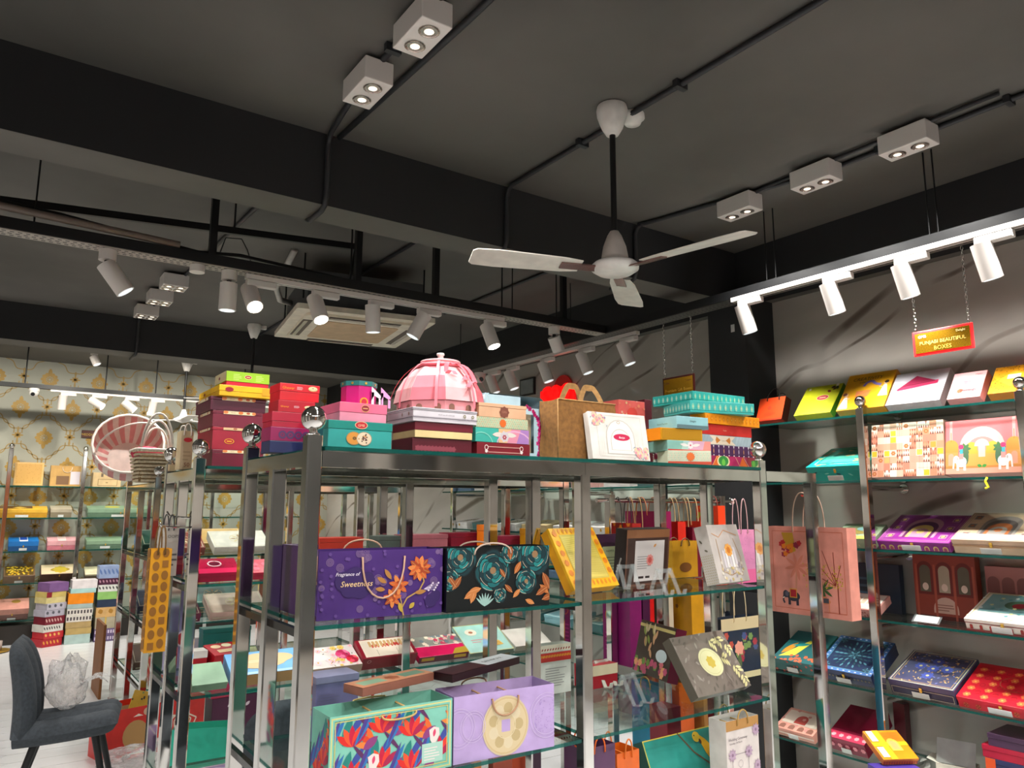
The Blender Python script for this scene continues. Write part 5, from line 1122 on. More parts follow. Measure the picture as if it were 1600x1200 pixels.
def f_teal(a, w, h): a.frame(0, 0, w, h, .003, '#d9cf8a').oval(w*.3, h*.72, w*.13, h*.12, '#e9e0cc').oval(w*.3, h*.72, w*.05, h*.04, '#a86a4a').lines(w*.2, w*.5, h*.35, h*.5, 2, '#d99a9a').poly([(w*.6, h*.16), (w*.85, h*.2), (w*.8, h*.36), (w*.58, h*.34)], '#e0b860').lines(w*.6, w*.82, h*.18, h*.34, 3, '#a87a2a')
ANCH[:] = [None, 3.226]
GB = 'flat boxes on the second rack'
fl('white box with pink and red blossoms lying on the second rack', (488, 1037), (567, 1026), (487, 1022), (499, 978), z, '#eadcd8', f_pink, lambda a, w, h: a.rect(0, 0, w, h, '#c9a794'), grp=GB)
fl('cream and dark red box with hanging tassels print on the second rack', (568, 1027), (653, 1014), (567, 1004), (553, 976), z, '#8a0f24', f_cream, lambda a, w, h: a.rect(0, 0, w, h, '#8a0f24').ring(w*.12, h*.7, .010, .008, .002, '#d9a0a0'), grp=GB)
fl('magenta box with patchwork upper half on the second rack', (656, 1019), (733, 1006), (654, 1008), (640, 964), z, '#d81458', f_mag, lambda a, w, h: a.rect(0, 0, w, h, '#6a1430').rect(w*.05, h*.3, w*.3, h*.8, '#d8a82a').rect(w*.7, h*.3, w*.95, h*.8, '#d8a82a'), grp=GB)
fl('pale turquoise box with gold sweets picture on the second rack', (735, 1006), (803, 996), (734, 999), (706, 958), z, '#a9d6cc', f_teal, lambda a, w, h: a.rect(0, 0, w, h, '#6f7f74'), grp=GB)
fl('plain white marbled box at the end of the second rack row', (806, 997), (862, 989), (805, 988), (788, 950), z, '#d9d4ca', None, lambda a, w, h: a.rect(0, 0, w, h, '#a59c8c'), grp=GB)
def f_blue(a, w, h): a.oval(w*.45, h*.55, w*.36, h*.34, '#e8b98a').oval(w*.7, h*.62, w*.2, h*.2, '#e8b98a').lines(w*.25, w*.7, h*.5, h*.62, 2, '#f2d9b8').rect(0, 0, w, h*.1, '#a8c9ea')
fl('sky blue box with peach cloud shape on the second rack', (362, 1064), (478, 1048), (362, 1043), (352, 999), z, '#6fa8da', f_blue, lambda a, w, h: a.rect(0, 0, w, h, '#c99a62'), grp=GB)
fl('sage green flat box at the corner of the second rack', (302, 1050), (358, 1042), (302, 1036), (314, 1004), z, '#8fae90', None, grp=GB)
O, U, D = fb(312, 316, 392, 1012, 984, 3.66, z, .08); box('dark teal box lying behind the sage green one', O, U, D, '#1f6a62', .02, None, {'front': Art(D[0], D[2]).text('Elegance', D[0]*.5, D[2]*.55, D[2]*.12, '#7fb0a0')})
# middle shelf of the second rack
z = S1+E_
def f_crim(a, w, h): a.rect(0, 0, w, h*.3, '#e0245a').ring(w*.5, h*.62, w*.16, h*.2, .006, '#e9d6d8', 24).oval(w*.5, h*.62, w*.11, h*.1, '#6a1430').scatter(50, lambda x, y, R: a.oval(x, h*.35+y*.6, .002, .002, '#8a1230', 6), 3)
GC = 'boxes on the middle shelf of the second rack'
fl('crimson box with silver ring emblem on the second rack', (304, 897), (376, 890), (304, 881), (312, 840), z, '#b5123f', f_crim, grp=GC)
fl('red box with embossed flowers next to the silver ring box', (392, 889), (470, 882), (392, 876), (388, 838), z, '#b8143a', lambda a, w, h: [a.flower(w*(.15+.2*(i % 4)), h*(.3+.3*(i//4)), w*.08, '#d8506a', 6) for i in range(8)], grp=GC)
for (x0, x1, yb, yt, Y, cc, dd, l) in ((498, 568, 874, 841, 3.33, '#c2392a', .12, 'red and gold box with open cream end'), (592, 626, 874, 838, 3.33, '#56605a', .12, 'grey green box with orange emblem'), (632, 700, 874, 836, 3.33, '#b86a74', .12, 'dusty pink box with swirl print'), (704, 752, 874, 833, 3.33, '#8a1430', .12, 'dark crimson box'), (776, 822, 868, 838, 3.33, '#8f1a3c', .12, 'plum crimson box')):
    O, U, D = fb(x0-6, x0, x1, yb, yt, Y, z, dd); box(l+' behind the carrier bags on the second rack', O, U, D, cc, .02, None, None, group=GC)
for (x0, x1, yt, Y, cc, l) in ((756, 772, 820, 3.24, '#ee7a1a', 'small bright orange box'), (824, 840, 826, 3.24, '#c98a14', 'small amber box'), (745, 753, 829, 3.5, '#3a1018', 'small dark maroon box')):
    O, U, D = fb(x0-1, x0, x1, 864, yt, Y, z, .07); box(l+' standing upright on the second rack', O, U, D, cc, .03, None, None, group=GC)
O, U, D = fb(300, 306, 322, 962, 925, 3.3, z-.38, .12)
box('small red and white patterned box on the lower part of the second rack', Vector((O.x+.03, 3.5, S2+E_)), U, (.075, .08, .11), '#b5202a', .03, '#efe3dc', {'front': Art(.075, .11).rect(0, .012, .075, .04, '#e0d8d0')})
box('red biscuit box with round cookie pictures on the second rack', Vector((aY(338, 930, 3.5).x, 3.5, S2+E_)), (1, .2), (.15, .12, .09), '#b01020', .0, None, {'top': Art(.15, .12).oval(.04, .085, .022, .018, '#e8c49a').oval(.09, .09, .022, .018, '#efdcb8').rect(.03, .02, .12, .05, '#ecdca8').lines(.03, .12, .02, .05, 3, '#a83a2a')}, tilt=-.25)
z = S1+E_
box('small white box with red lettering at the corner of the second rack', Vector((aY(430, 880, 3.56).x, 3.56, z)), (1, 0), (.09, .1, .05), '#d8452a', .02, '#e8d9c8', {'front': Art(.09, .05).text('SAWARIYA', .045, .03, .009, '#b5182a')})
box('tall purple slim box standing behind the end posts of the near rack', Vector((.765, 2.14, S1+E_)), (1, 0), (.05, .15, .19), '#3f2552')
# bottom shelf of second rack
z = S3+E_
for i, (x, cc, l) in enumerate(((.78, '#8a6a9a', 'violet striped'), (1.05, '#d8d2c0', 'ivory'), (1.34, '#c2546a', 'rose pink'), (1.72, '#c98a3a', 'honey coloured'), (1.98, '#3f6a8a', 'steel blue'), (2.25, '#b8322a', 'brick red'))):
    w_, d_, h_ = .22, .20, .07; box(l+' flat box on the bottom shelf of the second rack', Vector((x, 3.24, z)), (1, 0), (w_, d_, h_), cc, .02, None, {'top': Art(w_, d_).frame(.012, .012, w_-.012, d_-.012, .004, '#e6dcc0').mandala(w_/2, d_/2, .06, '#e6dcc0', '#c9b07a')}, group='boxes on the bottom shelf of the second rack')
# ---------------------------------------------------------------- marble wall shelving: boxes lean or lie toward the aisle
z0, z1, z2, z3, z4, z5 = [q+E_ for q in WS]
ANCH[:] = [WX+.030, None]
GT = 'boxes on the top wall shelf'
def ln(label, BL, BR, TL, z, th, col, fn=None, grp=None, side=None, **k):
    O, U, D, tl = lean(BL, BR, TL, z, th); a = Art(D[0], D[2])
    if fn: fn(a, D[0], D[2])
    arts = {'front': a}
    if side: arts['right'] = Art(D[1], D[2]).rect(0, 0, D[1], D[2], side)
    return box(label, O, U, D, col, 0, None, arts, tilt=tl, group=grp, **k)
O, U, D, tl = lean((1181, 661), (1221, 657), (1188, 626), z0, .055)
bag('small glossy orange red carrier bag with black handles on the top wall shelf', O, U, D, '#e2481c', {'front': Art(D[0], D[2]).flower(D[0]*.45, D[2]*.55, .014, '#b8341a', 6).lines(D[0]*.3, D[0]*.75, D[2]*.2, D[2]*.36, 3, '#c23a1a').rect(0, 0, D[0], D[2]*.06, '#c23218'), 'right': Art(D[1], D[2]).rect(0, 0, D[1], D[2], '#4a1810')}, '#a8301a', '#1a1414', .075, tilt=tl, up=True, hx=(.32, .78), name='gift_bag')
def f_lime(a, w, h):
    oval_logo(a, w*.6, h*.55, w*.17, '#b8283a', '#e8c8a0').text('Delight', w*.16, h*.1, h*.06, '#e0641a', 'l', sh=.2).rect(w*.1, h*.86, w*.16, h*.93, '#f0f0d0')
    for i, (x, y) in enumerate(((.72, .86), (.8, .78), (.86, .9), (.92, .8), (.76, .72))): a.leaf(w*x, h*y, w*.13, h*.08, .5+i*.5, ('#3a2a1a', '#5a3a1a', '#e8e0c8', '#2f4a1a', '#7a1a1a')[i])
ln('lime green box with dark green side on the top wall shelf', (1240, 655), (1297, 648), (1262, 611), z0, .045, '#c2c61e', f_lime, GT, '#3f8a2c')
def woman(a, x, y, s, hair='#2a1a1a', skin='#e8b890', dress='#e6e6ee', fl_=1):
    a.poly([(x-s*.16, y), (x+s*.26, y), (x+s*.1, y+s*.62), (x-s*.04, y+s*.62)], dress).oval(x+s*.03, y+s*.74, s*.08, s*.11, skin, 10).oval(x+s*.05*fl_, y+s*.80, s*.10, s*.09, hair, 10).line([(x+s*.02, y+s*.5), (x-s*.22*fl_, y+s*.56)], s*.05, skin)
def f_yel(a, w, h):
    a.text('CREATIVITY', w*.13, h*.80, h*.085, '#2a2016', 'l', sh=.15).text('collection', w*.3, h*.72, h*.045, '#2a2016', 'l')
    a.lines(w*.3, w*.62, h*.34, h*.52, 4, '#d8506a', 5); woman(a, w*.86, h*.3, h*.48); woman(a, w*.1, h*.04, h*.5, '#6a2a1a', fl_=-1)
    a.line([(w*.78, h*.62), (w*.66, h*.66), (w*.56, h*.76), (w*.46, h*.72), (w*.42, h*.62)], h*.06, '#7a6ab0').scatter(18, lambda x, y, R: a.oval(x, y, .003, .002, '#d88a10', 6), 5)
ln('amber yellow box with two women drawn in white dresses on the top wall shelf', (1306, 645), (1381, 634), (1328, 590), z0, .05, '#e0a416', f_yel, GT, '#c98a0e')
def f_wht(a, w, h):
    a.poly([(w*.10, h*.45), (w*.42, h*.86), (w*.86, h*.62), (w*.86, h*.55)], '#a8164a').poly([(w*.10, h*.42), (w*.84, h*.55), (w*.86, h*.66), (w*.40, h*.62), (w*.2, h*.5)], '#c22a5a').line([(w*.22, h*.56), (w*.8, h*.64)], h*.03, '#8a0f3a')
    a.poly([(w*.10, h*.40), (w*.86, h*.5), (w*.52, h*.1)], '#efeff2').line([(w*.10, h*.40), (w*.52, h*.1), (w*.86, h*.5)], .0015, '#c9c9d0').text('Jashnn', w*.48, h*.26, h*.08, '#3a3a44', sh=.25)
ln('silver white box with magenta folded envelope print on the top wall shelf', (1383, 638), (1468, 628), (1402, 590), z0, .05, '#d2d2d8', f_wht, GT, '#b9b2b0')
def f_pnk(a, w, h): a.lines(w*.34, w*.6, h*.56, h*.66, 2, '#e0607a').flower(w*.34, h*.28, w*.10, '#e8643a', 7).text('blessings', w*.58, h*.26, h*.085, '#5a2a3a').text('365', w*.48, h*.1, h*.07, '#3a3a6a').text('Happy', w*.78, h*.86, h*.05, '#3a2a3a')
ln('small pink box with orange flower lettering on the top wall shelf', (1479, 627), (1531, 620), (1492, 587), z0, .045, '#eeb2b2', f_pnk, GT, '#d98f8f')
def f_gld(a, w, h):
    a.scatter(150, lambda x, y, R: a.leaf(x, y, w*.05, w*.018, R.uniform(0, 6), '#7a4a0e'), 7).poly([(w*.16, h*.46), (w*.5, h*.84), (w*.86, h*.5), (w*.5, h*.2)], '#e0a01c').rect(w*.36, h*.5, w*.66, h*.66, '#f4e6c0').text('Sweets', w*.51, h*.55, h*.06, '#7a3a1a')
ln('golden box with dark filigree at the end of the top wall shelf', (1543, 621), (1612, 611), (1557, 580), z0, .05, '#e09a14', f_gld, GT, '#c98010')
# second shelf
def f_tt(a, w, h): a.frame(w*.1, h*.1, w*.95, h*.92, .004, '#d9cfae').rect(w*.16, h*.18, w*.92, h*.84, '#4fb5a4').scatter(26, lambda x, y, R: a.leaf(x, y, w*.10, h*.06, R.uniform(-.5, .5), R.choice(['#d9b06a', '#e8d9a8', '#c98a5a', '#2a8a84'])), 3)
fl('turquoise chest box with gold clasp and dreamy print on the second wall shelf', (1260, 753), (1352, 753), (1249, 731), (1294, 699), z1, '#18b0a4', f_tt, lambda a, w, h: [a.leaf(w*(.1+.2*i), h*.5, .03, .008, .4-i*.3, '#7fd8cc' if i % 2 else '#0a4a5a') for i in range(5)], .3, clasp=True, card=True)
O, U, D, tl = lean((1362, 748), (1476, 745), (1362, 667), z1, .09); w, d, h = D; a = Art(w, h); R = random.Random(14)
a.rect(0, 0, w, h, '#d8b8a4')
for i in range(11):
    for j in range(8):
        c = R.choice(['#d9c2b0', '#d09a84', '#cf7f68', '#dccbb8', '#c9a084', '#d2a894', '#e0d4c4', '#c88a6a']); x0, x1, y0, y1 = w*i/11, w*(i+1)/11, h*j/8, h*(j+1)/8; a.rect(x0, y0, x1, y1, c)
        q = R.random()
        if q < .30:
            for k in range(3): a.poly([(x0+(x1-x0)*k/3, y0), (x0+(x1-x0)*(k+1)/3, y0), (x0+(x1-x0)*(k+.5)/3, (y0+y1)/2)], R.choice(['#8a4a38', '#a8684e', '#6a3a2c'])).poly([(x0+(x1-x0)*k/3, y1), (x0+(x1-x0)*(k+1)/3, y1), (x0+(x1-x0)*(k+.5)/3, (y0+y1)/2)], R.choice(['#b8785a', '#e0d0c0', '#9a5a44']))
        elif q < .42: a.rect(x0+.003, y0+.003, x1-.003, y1-.003, R.choice(['#c8b030', '#cf8f3a', '#b8bf4a', '#d8a060']))
        elif q < .55: [a.line([(x0+(x1-x0)*k/4, y0), (x0+(x1-x0)*k/4, y1)], .0008, '#8a6a5a') for k in range(5)]
        elif q < .70: a.scatter(0, None).flower((x0+x1)/2, (y0+y1)/2, w*.035, '#b8683a', 6, '#d9b080')
for i in range(4): a.rect(w*(.68+.05*i), h*.1, w*(.683+.05*i), h*.7, '#7a6a6a').rect(w*.66, h*(.15+.1*i), w*.95, h*(.154+.1*i), '#7a6a6a')
bag('cream and coral carrier bag with triangle patchwork on the second wall shelf', O, U, D, '#d8b09a', {'front': a}, '#d9c0b0', '#b08a7a', .03, hang=False, name='gift_bag', tilt=tl)
O, U, D, tl = lean((1478, 746), (1597, 746), (1478, 664), z1, .09); w, d, h = D; a = Art(w, h).rect(0, 0, w, h, '#d66c6e').rect(w*.06, 0, w*.1, h, '#e49a96').rect(w*.9, 0, w*.94, h, '#e49a96')
for i, (c, s) in enumerate((('#e59f98', 1), ('#ecb8b0', .86), ('#dc7c76', .72))): a.arch(w*(.5-.3*s), h*.2, w*.6*s, h*.66*s, c, 14)
a.rect(w*.24, h*.14, w*.76, h*.42, '#cf9448').rect(0, 0, w, h*.10, '#d99a84').rect(0, h*.1, w, h*.14, '#c07a3c')
for x in (.36, .64): a.arch(w*(x-.08), h*.36, w*.16, h*.22, '#c99a38')
a.rect(w*.455, h*.3, w*.545, h*.56, '#d8b0a0').arch(w*.40, h*.5, w*.20, h*.13, '#dcbcac').leaf(w*.5, h*.12, w*.07, h*.06, .4, '#3a8a3a').leaf(w*.5, h*.12, w*.07, h*.06, 2.7, '#3a8a3a')
for sx, x in ((1, .08), (-1, .92)):
    a.rect(w*(x-.10), h*.14, w*(x+.10), h*.44, '#cc8c4c').arch(w*(x-.10), h*.40, w*.20, h*.24, '#c8863a').arch(w*(x-.04), h*.16, w*.08, h*.22, '#d8967c').line([(w*x, h*.6), (w*x, h*.78)], .003, '#b0702a')
    e = x+.14*sx
    for k in range(7): a.leaf(w*(e+.05*sx), h*.46, w*.09, h*.06, k*.9, '#3f6a3f')
    a.oval(w*(e+.06*sx), h*.32, w*.045, h*.16, '#47664a').oval(w*e, h*.22, w*.075, h*.10, '#d2cecb').rect(w*(e-.065), h*.06, w*(e-.03), h*.2, '#d2cecb').rect(w*(e+.03), h*.06, w*(e+.065), h*.2, '#d2cecb').oval(w*(e-.07*sx), h*.27, w*.04, h*.07, '#dad6d3').line([(w*(e-.10*sx), h*.27), (w*(e-.11*sx), h*.10)], w*.022, '#dad6d3').rect(w*(e-.03), h*.27, w*(e+.03), h*.38, '#c88a84').rect(w*(e-.02), h*.37, w*(e+.025), h*.46, '#3a9aa4').oval(w*e, h*.50, w*.035, h*.045, '#c83060').oval(w*(e-.05*sx), h*.28, w*.012, h*.03, '#a8a09c', 8)
bag('pink carrier bag printed with palace arch and two elephants on the second wall shelf', O, U, D, '#d66c6e', {'front': a}, '#d9a8a0', '#c98a84', .03, hang=False, name='gift_bag', tilt=tl)
t = thing('price_tag', 'small bright yellow tag hanging off the second wall shelf', 'tag', aX(1543, 754, WX-.004)); MB().tube([(0, -.0, .022), (-.012, .004, .006), (-.004, -.004, -.02), (-.016, .004, -.026)], .005, mat('#e8e01a'), 6).build('tag_ribbon', t)
# third shelf
def f_arch(c1, c2, c3):
    def f(a, w, h):
        a.frame(w*.02, h*.03, w*.98, h*.97, .003, c2).frame(w*.05, h*.06, w*.95, h*.94, .002, c2)
        for i, s in enumerate((1, .82, .64, .46)): a.arch(w*(.5-.24*s), h*.16, w*.48*s, h*.70*s, (c2, c1, c3, c2)[i], 12)
        a.flower(w*.5, h*.36, w*.06, c3, 7)
        for x in (.13, .86):
            for y in (.2, .5, .8): a.rect(w*(x-.05), h*(y-.07), w*(x+.05), h*(y+.07), c2).rect(w*(x-.035), h*(y-.045), w*(x+.035), h*(y+.045), c1).flower(w*x, h*y, w*.03, c3, 6)
    return f
def fr_w(a, w, h):
    for i in range(8): a.arch(w*(.04+.122*i), h*.1, w*.07, h*.5, '#d9c07a').arch(w*(.053+.122*i), h*.1, w*.044, h*.36, '#a8486a')
def f_po(a, w, h): a.rect(w*.05, h*.5, w*.5, h*.95, '#f0a898').rect(w*.1, h*.2, w*.9, h*.45, '#f4d8b8').leaf(w*.1, h*.4, w*.5, h*.2, .2, '#e8a03a').flower(w*.45, h*.2, w*.08, '#5a8a4a', 5)
fl('pink and orange printed box beside the black column on the third wall shelf', (1196, 826), (1288, 834), (1197, 815), (1216, 799), z2, '#f2c0b4', f_po)
def f_gr(a, w, h): a.oval(w*.5, h*.62, w*.4, h*.3, '#5f6a4a').oval(w*.45, h*.5, w*.3, h*.2, '#8a7a3a').oval(w*.6, h*.66, w*.2, h*.14, '#7aa0a0').ring(w*.35, h*.32, w*.1, h*.1, .003, '#c9a04a').rect(0, 0, w, h*.2, '#b8c85a')
fl('olive landscape box with pale green edge on the third wall shelf', (1300, 838), (1364, 843), (1298, 822), (1320, 800), z2, '#9aa88a', f_gr, lambda a, w, h: a.scatter(18, lambda x, y, R: a.leaf(x, y, .014, .006, R.uniform(0, 6), R.choice(['#d9c88a', '#5a4a2a', '#c98a3a'])), 4))
fl('purple chest box with gold arch print and arcade front on the third wall shelf', (1370, 854), (1484, 862), (1367, 839), (1407, 798), z2, '#8d2a8a', f_arch('#5f2456', '#b9829a', '#d8b86a'), fr_w, .3, clasp=True, card=True)
fl('beige chest box with dark painted lid on the third wall shelf', (1487, 862), (1615, 870), (1479, 842), (1521, 796), z2, '#d9b99a', lambda a, w, h: [f_arch('#6a5f5c', '#9a8f88', '#b8683a')(a, w, h), a.rect(w*.04, h*.04, w*.96, h*.2, '#d9cfd8')], lambda a, w, h: a.rect(0, h*.5, w, h*.62, '#c9a07a'), .3, clasp=True, card=True)
# fourth shelf
O, U, D, tl = lean((1326, 962), (1410, 972), (1326, 883), z3, .03)
O = aX(1322, 900, 3.98); O.z = z3; box('dark navy panel bag printed with pale blossoms at the back of the fourth wall shelf', O, (0, -1), (.30, .04, .25), '#1f2c3c', 0, None, {'front': Art(.30, .25).scatter(40, lambda x, y, R: None, 1).lines(.02, .2, .05, .2, 4, '#3a5468', 3)})
def f_ro(a, w, h): a.rect(w*.05, h*.05, w*.95, h*.95, '#efe0d6'); [a.arch(w*(.1+.2*i), h*.35, w*.15, h*.4, '#d9b8a0') for i in range(4)]; a.lines(w*.1, w*.9, h*.1, h*.28, 3, '#d8a898')
fl('white and rose chest box with flowered sides turned on the fourth wall shelf', (1322, 957), (1370, 968), (1327, 948), (1330, 902), z3, '#c98f84', f_ro, lambda a, w, h: a.scatter(18, lambda x, y, R: a.flower(x, y, .006, '#a85a54', 5), 2))
O = aX(1431, 940, 3.97); O.z = z3; w = (aX(1431, 900, 3.97)-aX(1528, 900, 3.97)).length; h = aX(1431, 866, 3.97).z-z3; a = Art(w, h).rect(0, 0, w, h, '#8a3a2c')
for i in range(3):
    a.arch(w*(.06+.31*i), h*.38, w*.26, h*.52, '#6a2420').arch(w*(.10+.31*i), h*.42, w*.18, h*.42, '#a89a84' if i == 1 else '#5f5a4a').oval(w*(.19+.31*i), h*.5, w*.05, h*.06, '#d9c0b0')
a.arch(w*.3, h*.1, w*.4, h*.25, '#c9a494').lines(w*.36, w*.64, h*.14, h*.26, 3, '#8a5a50').rect(0, 0, w, h*.06, '#5a201c')
for x in (.03, .33, .64, .94): a.rect(w*x, 0, w*(x+.035), h*.85, '#a8513c')
bag('rust brown carrier bag with arcade print standing at the back of the fourth wall shelf', O, (0, -1), (w, .05, h), '#8a3a2c', {'front': a}, '#6a2a20', '#7a4a3a', .03, hang=False, name='gift_bag')
O = aZ(1424, 972, z3)+Vector((0, 0, .004)); t = thing('price_holder', 'clear bent price holder with white card on the fourth wall shelf', 'price holder', O); place(t, O, (0, -1)); mb = MB()
mb.box(0, .13, 0, .002, 0, .05, ACRYL, Matrix.Rotation(-.9, 4, 'X')).build('holder', t); MB().box(.01, .12, -.001, .0, .004, .046, mat('#c9cac6'), Matrix.Rotation(-.9, 4, 'X')).build('card', t)
O = aX(1541, 915, 4.022); O.z = z3; w = .32; h = .27; a = Art(w, h).rect(0, 0, w, h, '#b87a78'); [a.arch(w*(.02+.2*i), h*.55, w*.17, h*.28, '#8a5654') for i in range(5)]; a.rect(0, h*.46, w, h*.52, '#6a4a54').rect(0, h*.3, w, h*.44, '#c98f8a')
bag('dusty rose carrier bag with scalloped arches at the back of the fourth wall shelf', O, (0, -1), (w, .04, h), '#b87a78', {'front': a}, '#a06a66', '#8a5a54', .03, hang=False, name='gift_bag')
def f_wt(a, w, h): a.frame(w*.03, h*.03, w*.97, h*.97, .004, '#d9c07a').rect(w*.08, h*.3, w*.94, h*.94, '#7fa8ac').oval(w*.55, h*.6, w*.2, h*.16, '#4a6a54').oval(w*.55, h*.58, w*.1, h*.09, '#7a1a24').scatter(40, lambda x, y, R: a.flower(x, y, w*.03, R.choice(['#e9efe9', '#5a9aa0', '#d8d09a']), 5), 6)
def fr_r(a, w, h): a.rect(0, 0, w, h*.14, '#8a2a2a').rect(0, h*.66, w, h*.72, '#8a2a2a'); [a.arch(w*(.06+.13*i), h*.16, w*.04, h*.4, '#a8342e') for i in range(7)]
fl('white chest box with teal garden lid and red arched front on the fourth wall shelf', (1507, 981), (1632, 1003), (1502, 963), (1551, 913), z3, '#efe3d6', f_wt, fr_r, .3, clasp=True, card=True)
# fifth shelf
def f_ty(a, w, h): a.rect(0, 0, w, h, '#1f5f62').poly([(w*.1, h*.1), (w*.45, h*.2), (w*.6, h*.7), (w*.5, h*.72)], '#e8d84a').leaf(w*.1, h*.2, w*.5, h*.14, 1.2, '#e8942a').leaf(w*.2, h*.5, w*.4, h*.1, .3, '#2a9a9a').scatter(20, lambda x, y, R: a.flower(x, y*.2, .012, '#d8643a', 5), 2)
fl('teal box with yellow and orange leaves beside the black column on the fifth wall shelf', (1207, 1050), (1270, 1062), (1206, 1030), (1241, 973), z4, '#2f6a68', f_ty, lambda a, w, h: a.scatter(16, lambda x, y, R: a.flower(x, y, .008, '#c25a4a', 5), 2), .3, card=True)
def f_mand(c0, c1, c2, b):
    def f(a, w, h):
        a.frame(0, 0, w, h, w*.07, b).frame(w*.07, w*.07, w-w*.07, h-w*.07, .004, c2)
        for i in range(9):
            for q in ((w*(.08+.105*i), w*.035), (w*(.08+.105*i), h-w*.035), (w*.035, h*(.08+.105*i)), (w-w*.035, h*(.08+.105*i))): a.leaf(q[0]-.006, q[1], .013, .007, 0, '#dfe6f0')
        for r, n in ((.36, 20), (.26, 16), (.16, 12)):
            for k in range(n): a.leaf(w*.5+w*r*.8*math.cos(2*PI*k/n), h*.5+h*r*.8*math.sin(2*PI*k/n), w*.09, w*.035, 2*PI*k/n, c1 if k % 2 else c2)
        a.mandala(w*.5, h*.5, w*.13, c1, c2, 10)
        for sx in (.14, .86):
            for sy in (.14, .86): a.mandala(w*sx, h*sy, w*.07, c1, c2, 8)
    return f
fl('blue chest box with dark rosette lid and white dashes on the fifth wall shelf', (1276, 1063), (1362, 1082), (1275, 1042), (1322, 984), z4, '#27355c', f_mand('#141c26', '#2f5a6a', '#5f9ab0', '#4a78b8'), lambda a, w, h: [a.leaf(w*(.03+.065*i), h*.4, .012, .010, 1.57, '#7a7050') for i in range(15)], .35, clasp=True, card=True)
def f_gb(a, w, h):
    a.rect(0, 0, w, h, '#4a4a6a').frame(w*.02, h*.02, w*.98, h*.98, .004, '#d9cfa0').frame(w*.06, h*.06, w*.94, h*.94, .002, '#d8b050'); R = random.Random(5)
    for i in range(120): a.leaf(w*R.uniform(.08, .92), h*R.uniform(.08, .92), w*.05, w*.02, R.uniform(0, 6), R.choice(['#c9a050', '#d8b878', '#b88a5a', '#7a80c0']))
    for x, y in ((.3, .55), (.5, .3), (.5, .75), (.7, .55), (.5, .52)): a.flower(w*x, h*y, w*.10, '#4a55a8', 8, '#d8c890', w=.6)
fl('indigo chest box covered in gold paisley on the fifth wall shelf', (1389, 1086), (1492, 1103), (1381, 1067), (1434, 1008), z4, '#3a3450', f_gb, lambda a, w, h: a.frame(w*.03, h*.08, w*.97, h*.6, .0025, '#c9b8a0'), .35, '#4a4468', clasp=True, card=True)
def f_rd(a, w, h): [a.flower(w*(.1+.2*(i % 5)), h*(.1+.18*(i//5)), w*.05, '#e8683a', 6, '#f0b04a') for i in range(25)]; a.ring(w*.56, h*.55, w*.2, h*.2, .003, '#b85a3a', 26); [a.ring(w*(.2+.2*(i % 4)), h*(.2+.2*(i//4)), .012, .012, .002, '#a8141f', 10) for i in range(16)]
fl('bright red chest box with orange blossoms and ring on the fifth wall shelf', (1495, 1106), (1640, 1138), (1490, 1089), (1537, 1025), z4, '#d3142a', f_rd, lambda a, w, h: [a.mandala(w*(.1+.14*i), h*.36, h*.22, '#c98a3a', '#8a2a1a', 8) for i in range(6)], .35, clasp=True, card=True)
# bottom shelf and what stands before it
def f_pp(a, w, h): a.rect(w*.05, h*.3, w*.95, h*.9, '#e0cdbc').arch(w*.35, h*.34, w*.3, h*.4, '#a83a2f').scatter(16, lambda x, y, R: a.flower(x, y, .012, '#c98a80', 5), 5); [a.arch(w*(.08+.24*i), h*.05, w*.15, h*.2, '#8a5a4a') for i in range(4)]
fl('pink box with white doorway print beside the black column on the bottom wall shelf', (1211, 1147), (1270, 1158), (1210, 1132), (1216, 1080), z5, '#d99a88', f_pp, lambda a, w, h: a.rect(0, h*.4, w, h*.6, '#e9d0c0'), .4, card=True)
fl('wine red box with pink flowered edge on the bottom wall shelf', (1292, 1176), (1352, 1192), (1287, 1153), (1326, 1104), z5, '#8a1436', lambda a, w, h: [a.rect(0, 0, w, h*.2, '#d8345a')]+[a.flower(w*(.15+.2*i), h*.1, .014, '#f0b0b8', 6) for i in range(5)], lambda a, w, h: [a.flower(w*(.12+.2*i), h*.5, .014, '#e8909a', 6) for i in range(5)], .3, card=True)
O = aX(1396, 1118, 4.0); O.z = z5; box('small dark red box standing back on the bottom wall shelf', O, (0, -1), (.06, .05, .24), '#5a1420')
OB = aZ(1379, 1196, .42)
ANCH[:] = [None, None]
# pile in the aisle: purple box below, orange box on top
zb = .03
bxs = thing('low_stool', 'low clear stool under the orange box in the aisle', 'stool', (OB.x-.02, OB.y-.16, 0)); MB().box(0, .34, -.02, .30, .29, .31, mat('#cfd2d0', .2)).build('seat', bxs)
for x in (.01, .32):
    for y in (-.01, .285): MB().cyl((x, y, 0), (x, y, .29), .012, CHROME, n=8).build('leg', bxs)
box('violet box lying under the bright orange box', Vector((OB.x, OB.y-.10, .311)), (.86, -.5), (.20, .30, .05), '#4a3a9a', 0, None, {'front': Art(.2, .05).rect(0, 0, .05, .05, '#ee5a1a')})
def f_or(a, w, h): a.rect(w*.06, h*.08, w*.24, h*.42, '#f5efe4').rect(w*.06, h*.62, w*.24, h*.98, '#f5efe4').rect(w*.24, 0, w*.42, h, '#f5b40e').rect(0, h*.45, w, h*.58, '#f5b40e').arch(w*.45, h*.28, w*.3, h*.42, '#f7d24a').arch(w*.5, h*.32, w*.2, h*.3, '#e8a060'); [a.rect(w*.45, h*(.62+.04*i), w*.95, h*(.635+.04*i), '#e0641a') for i in range(8)]
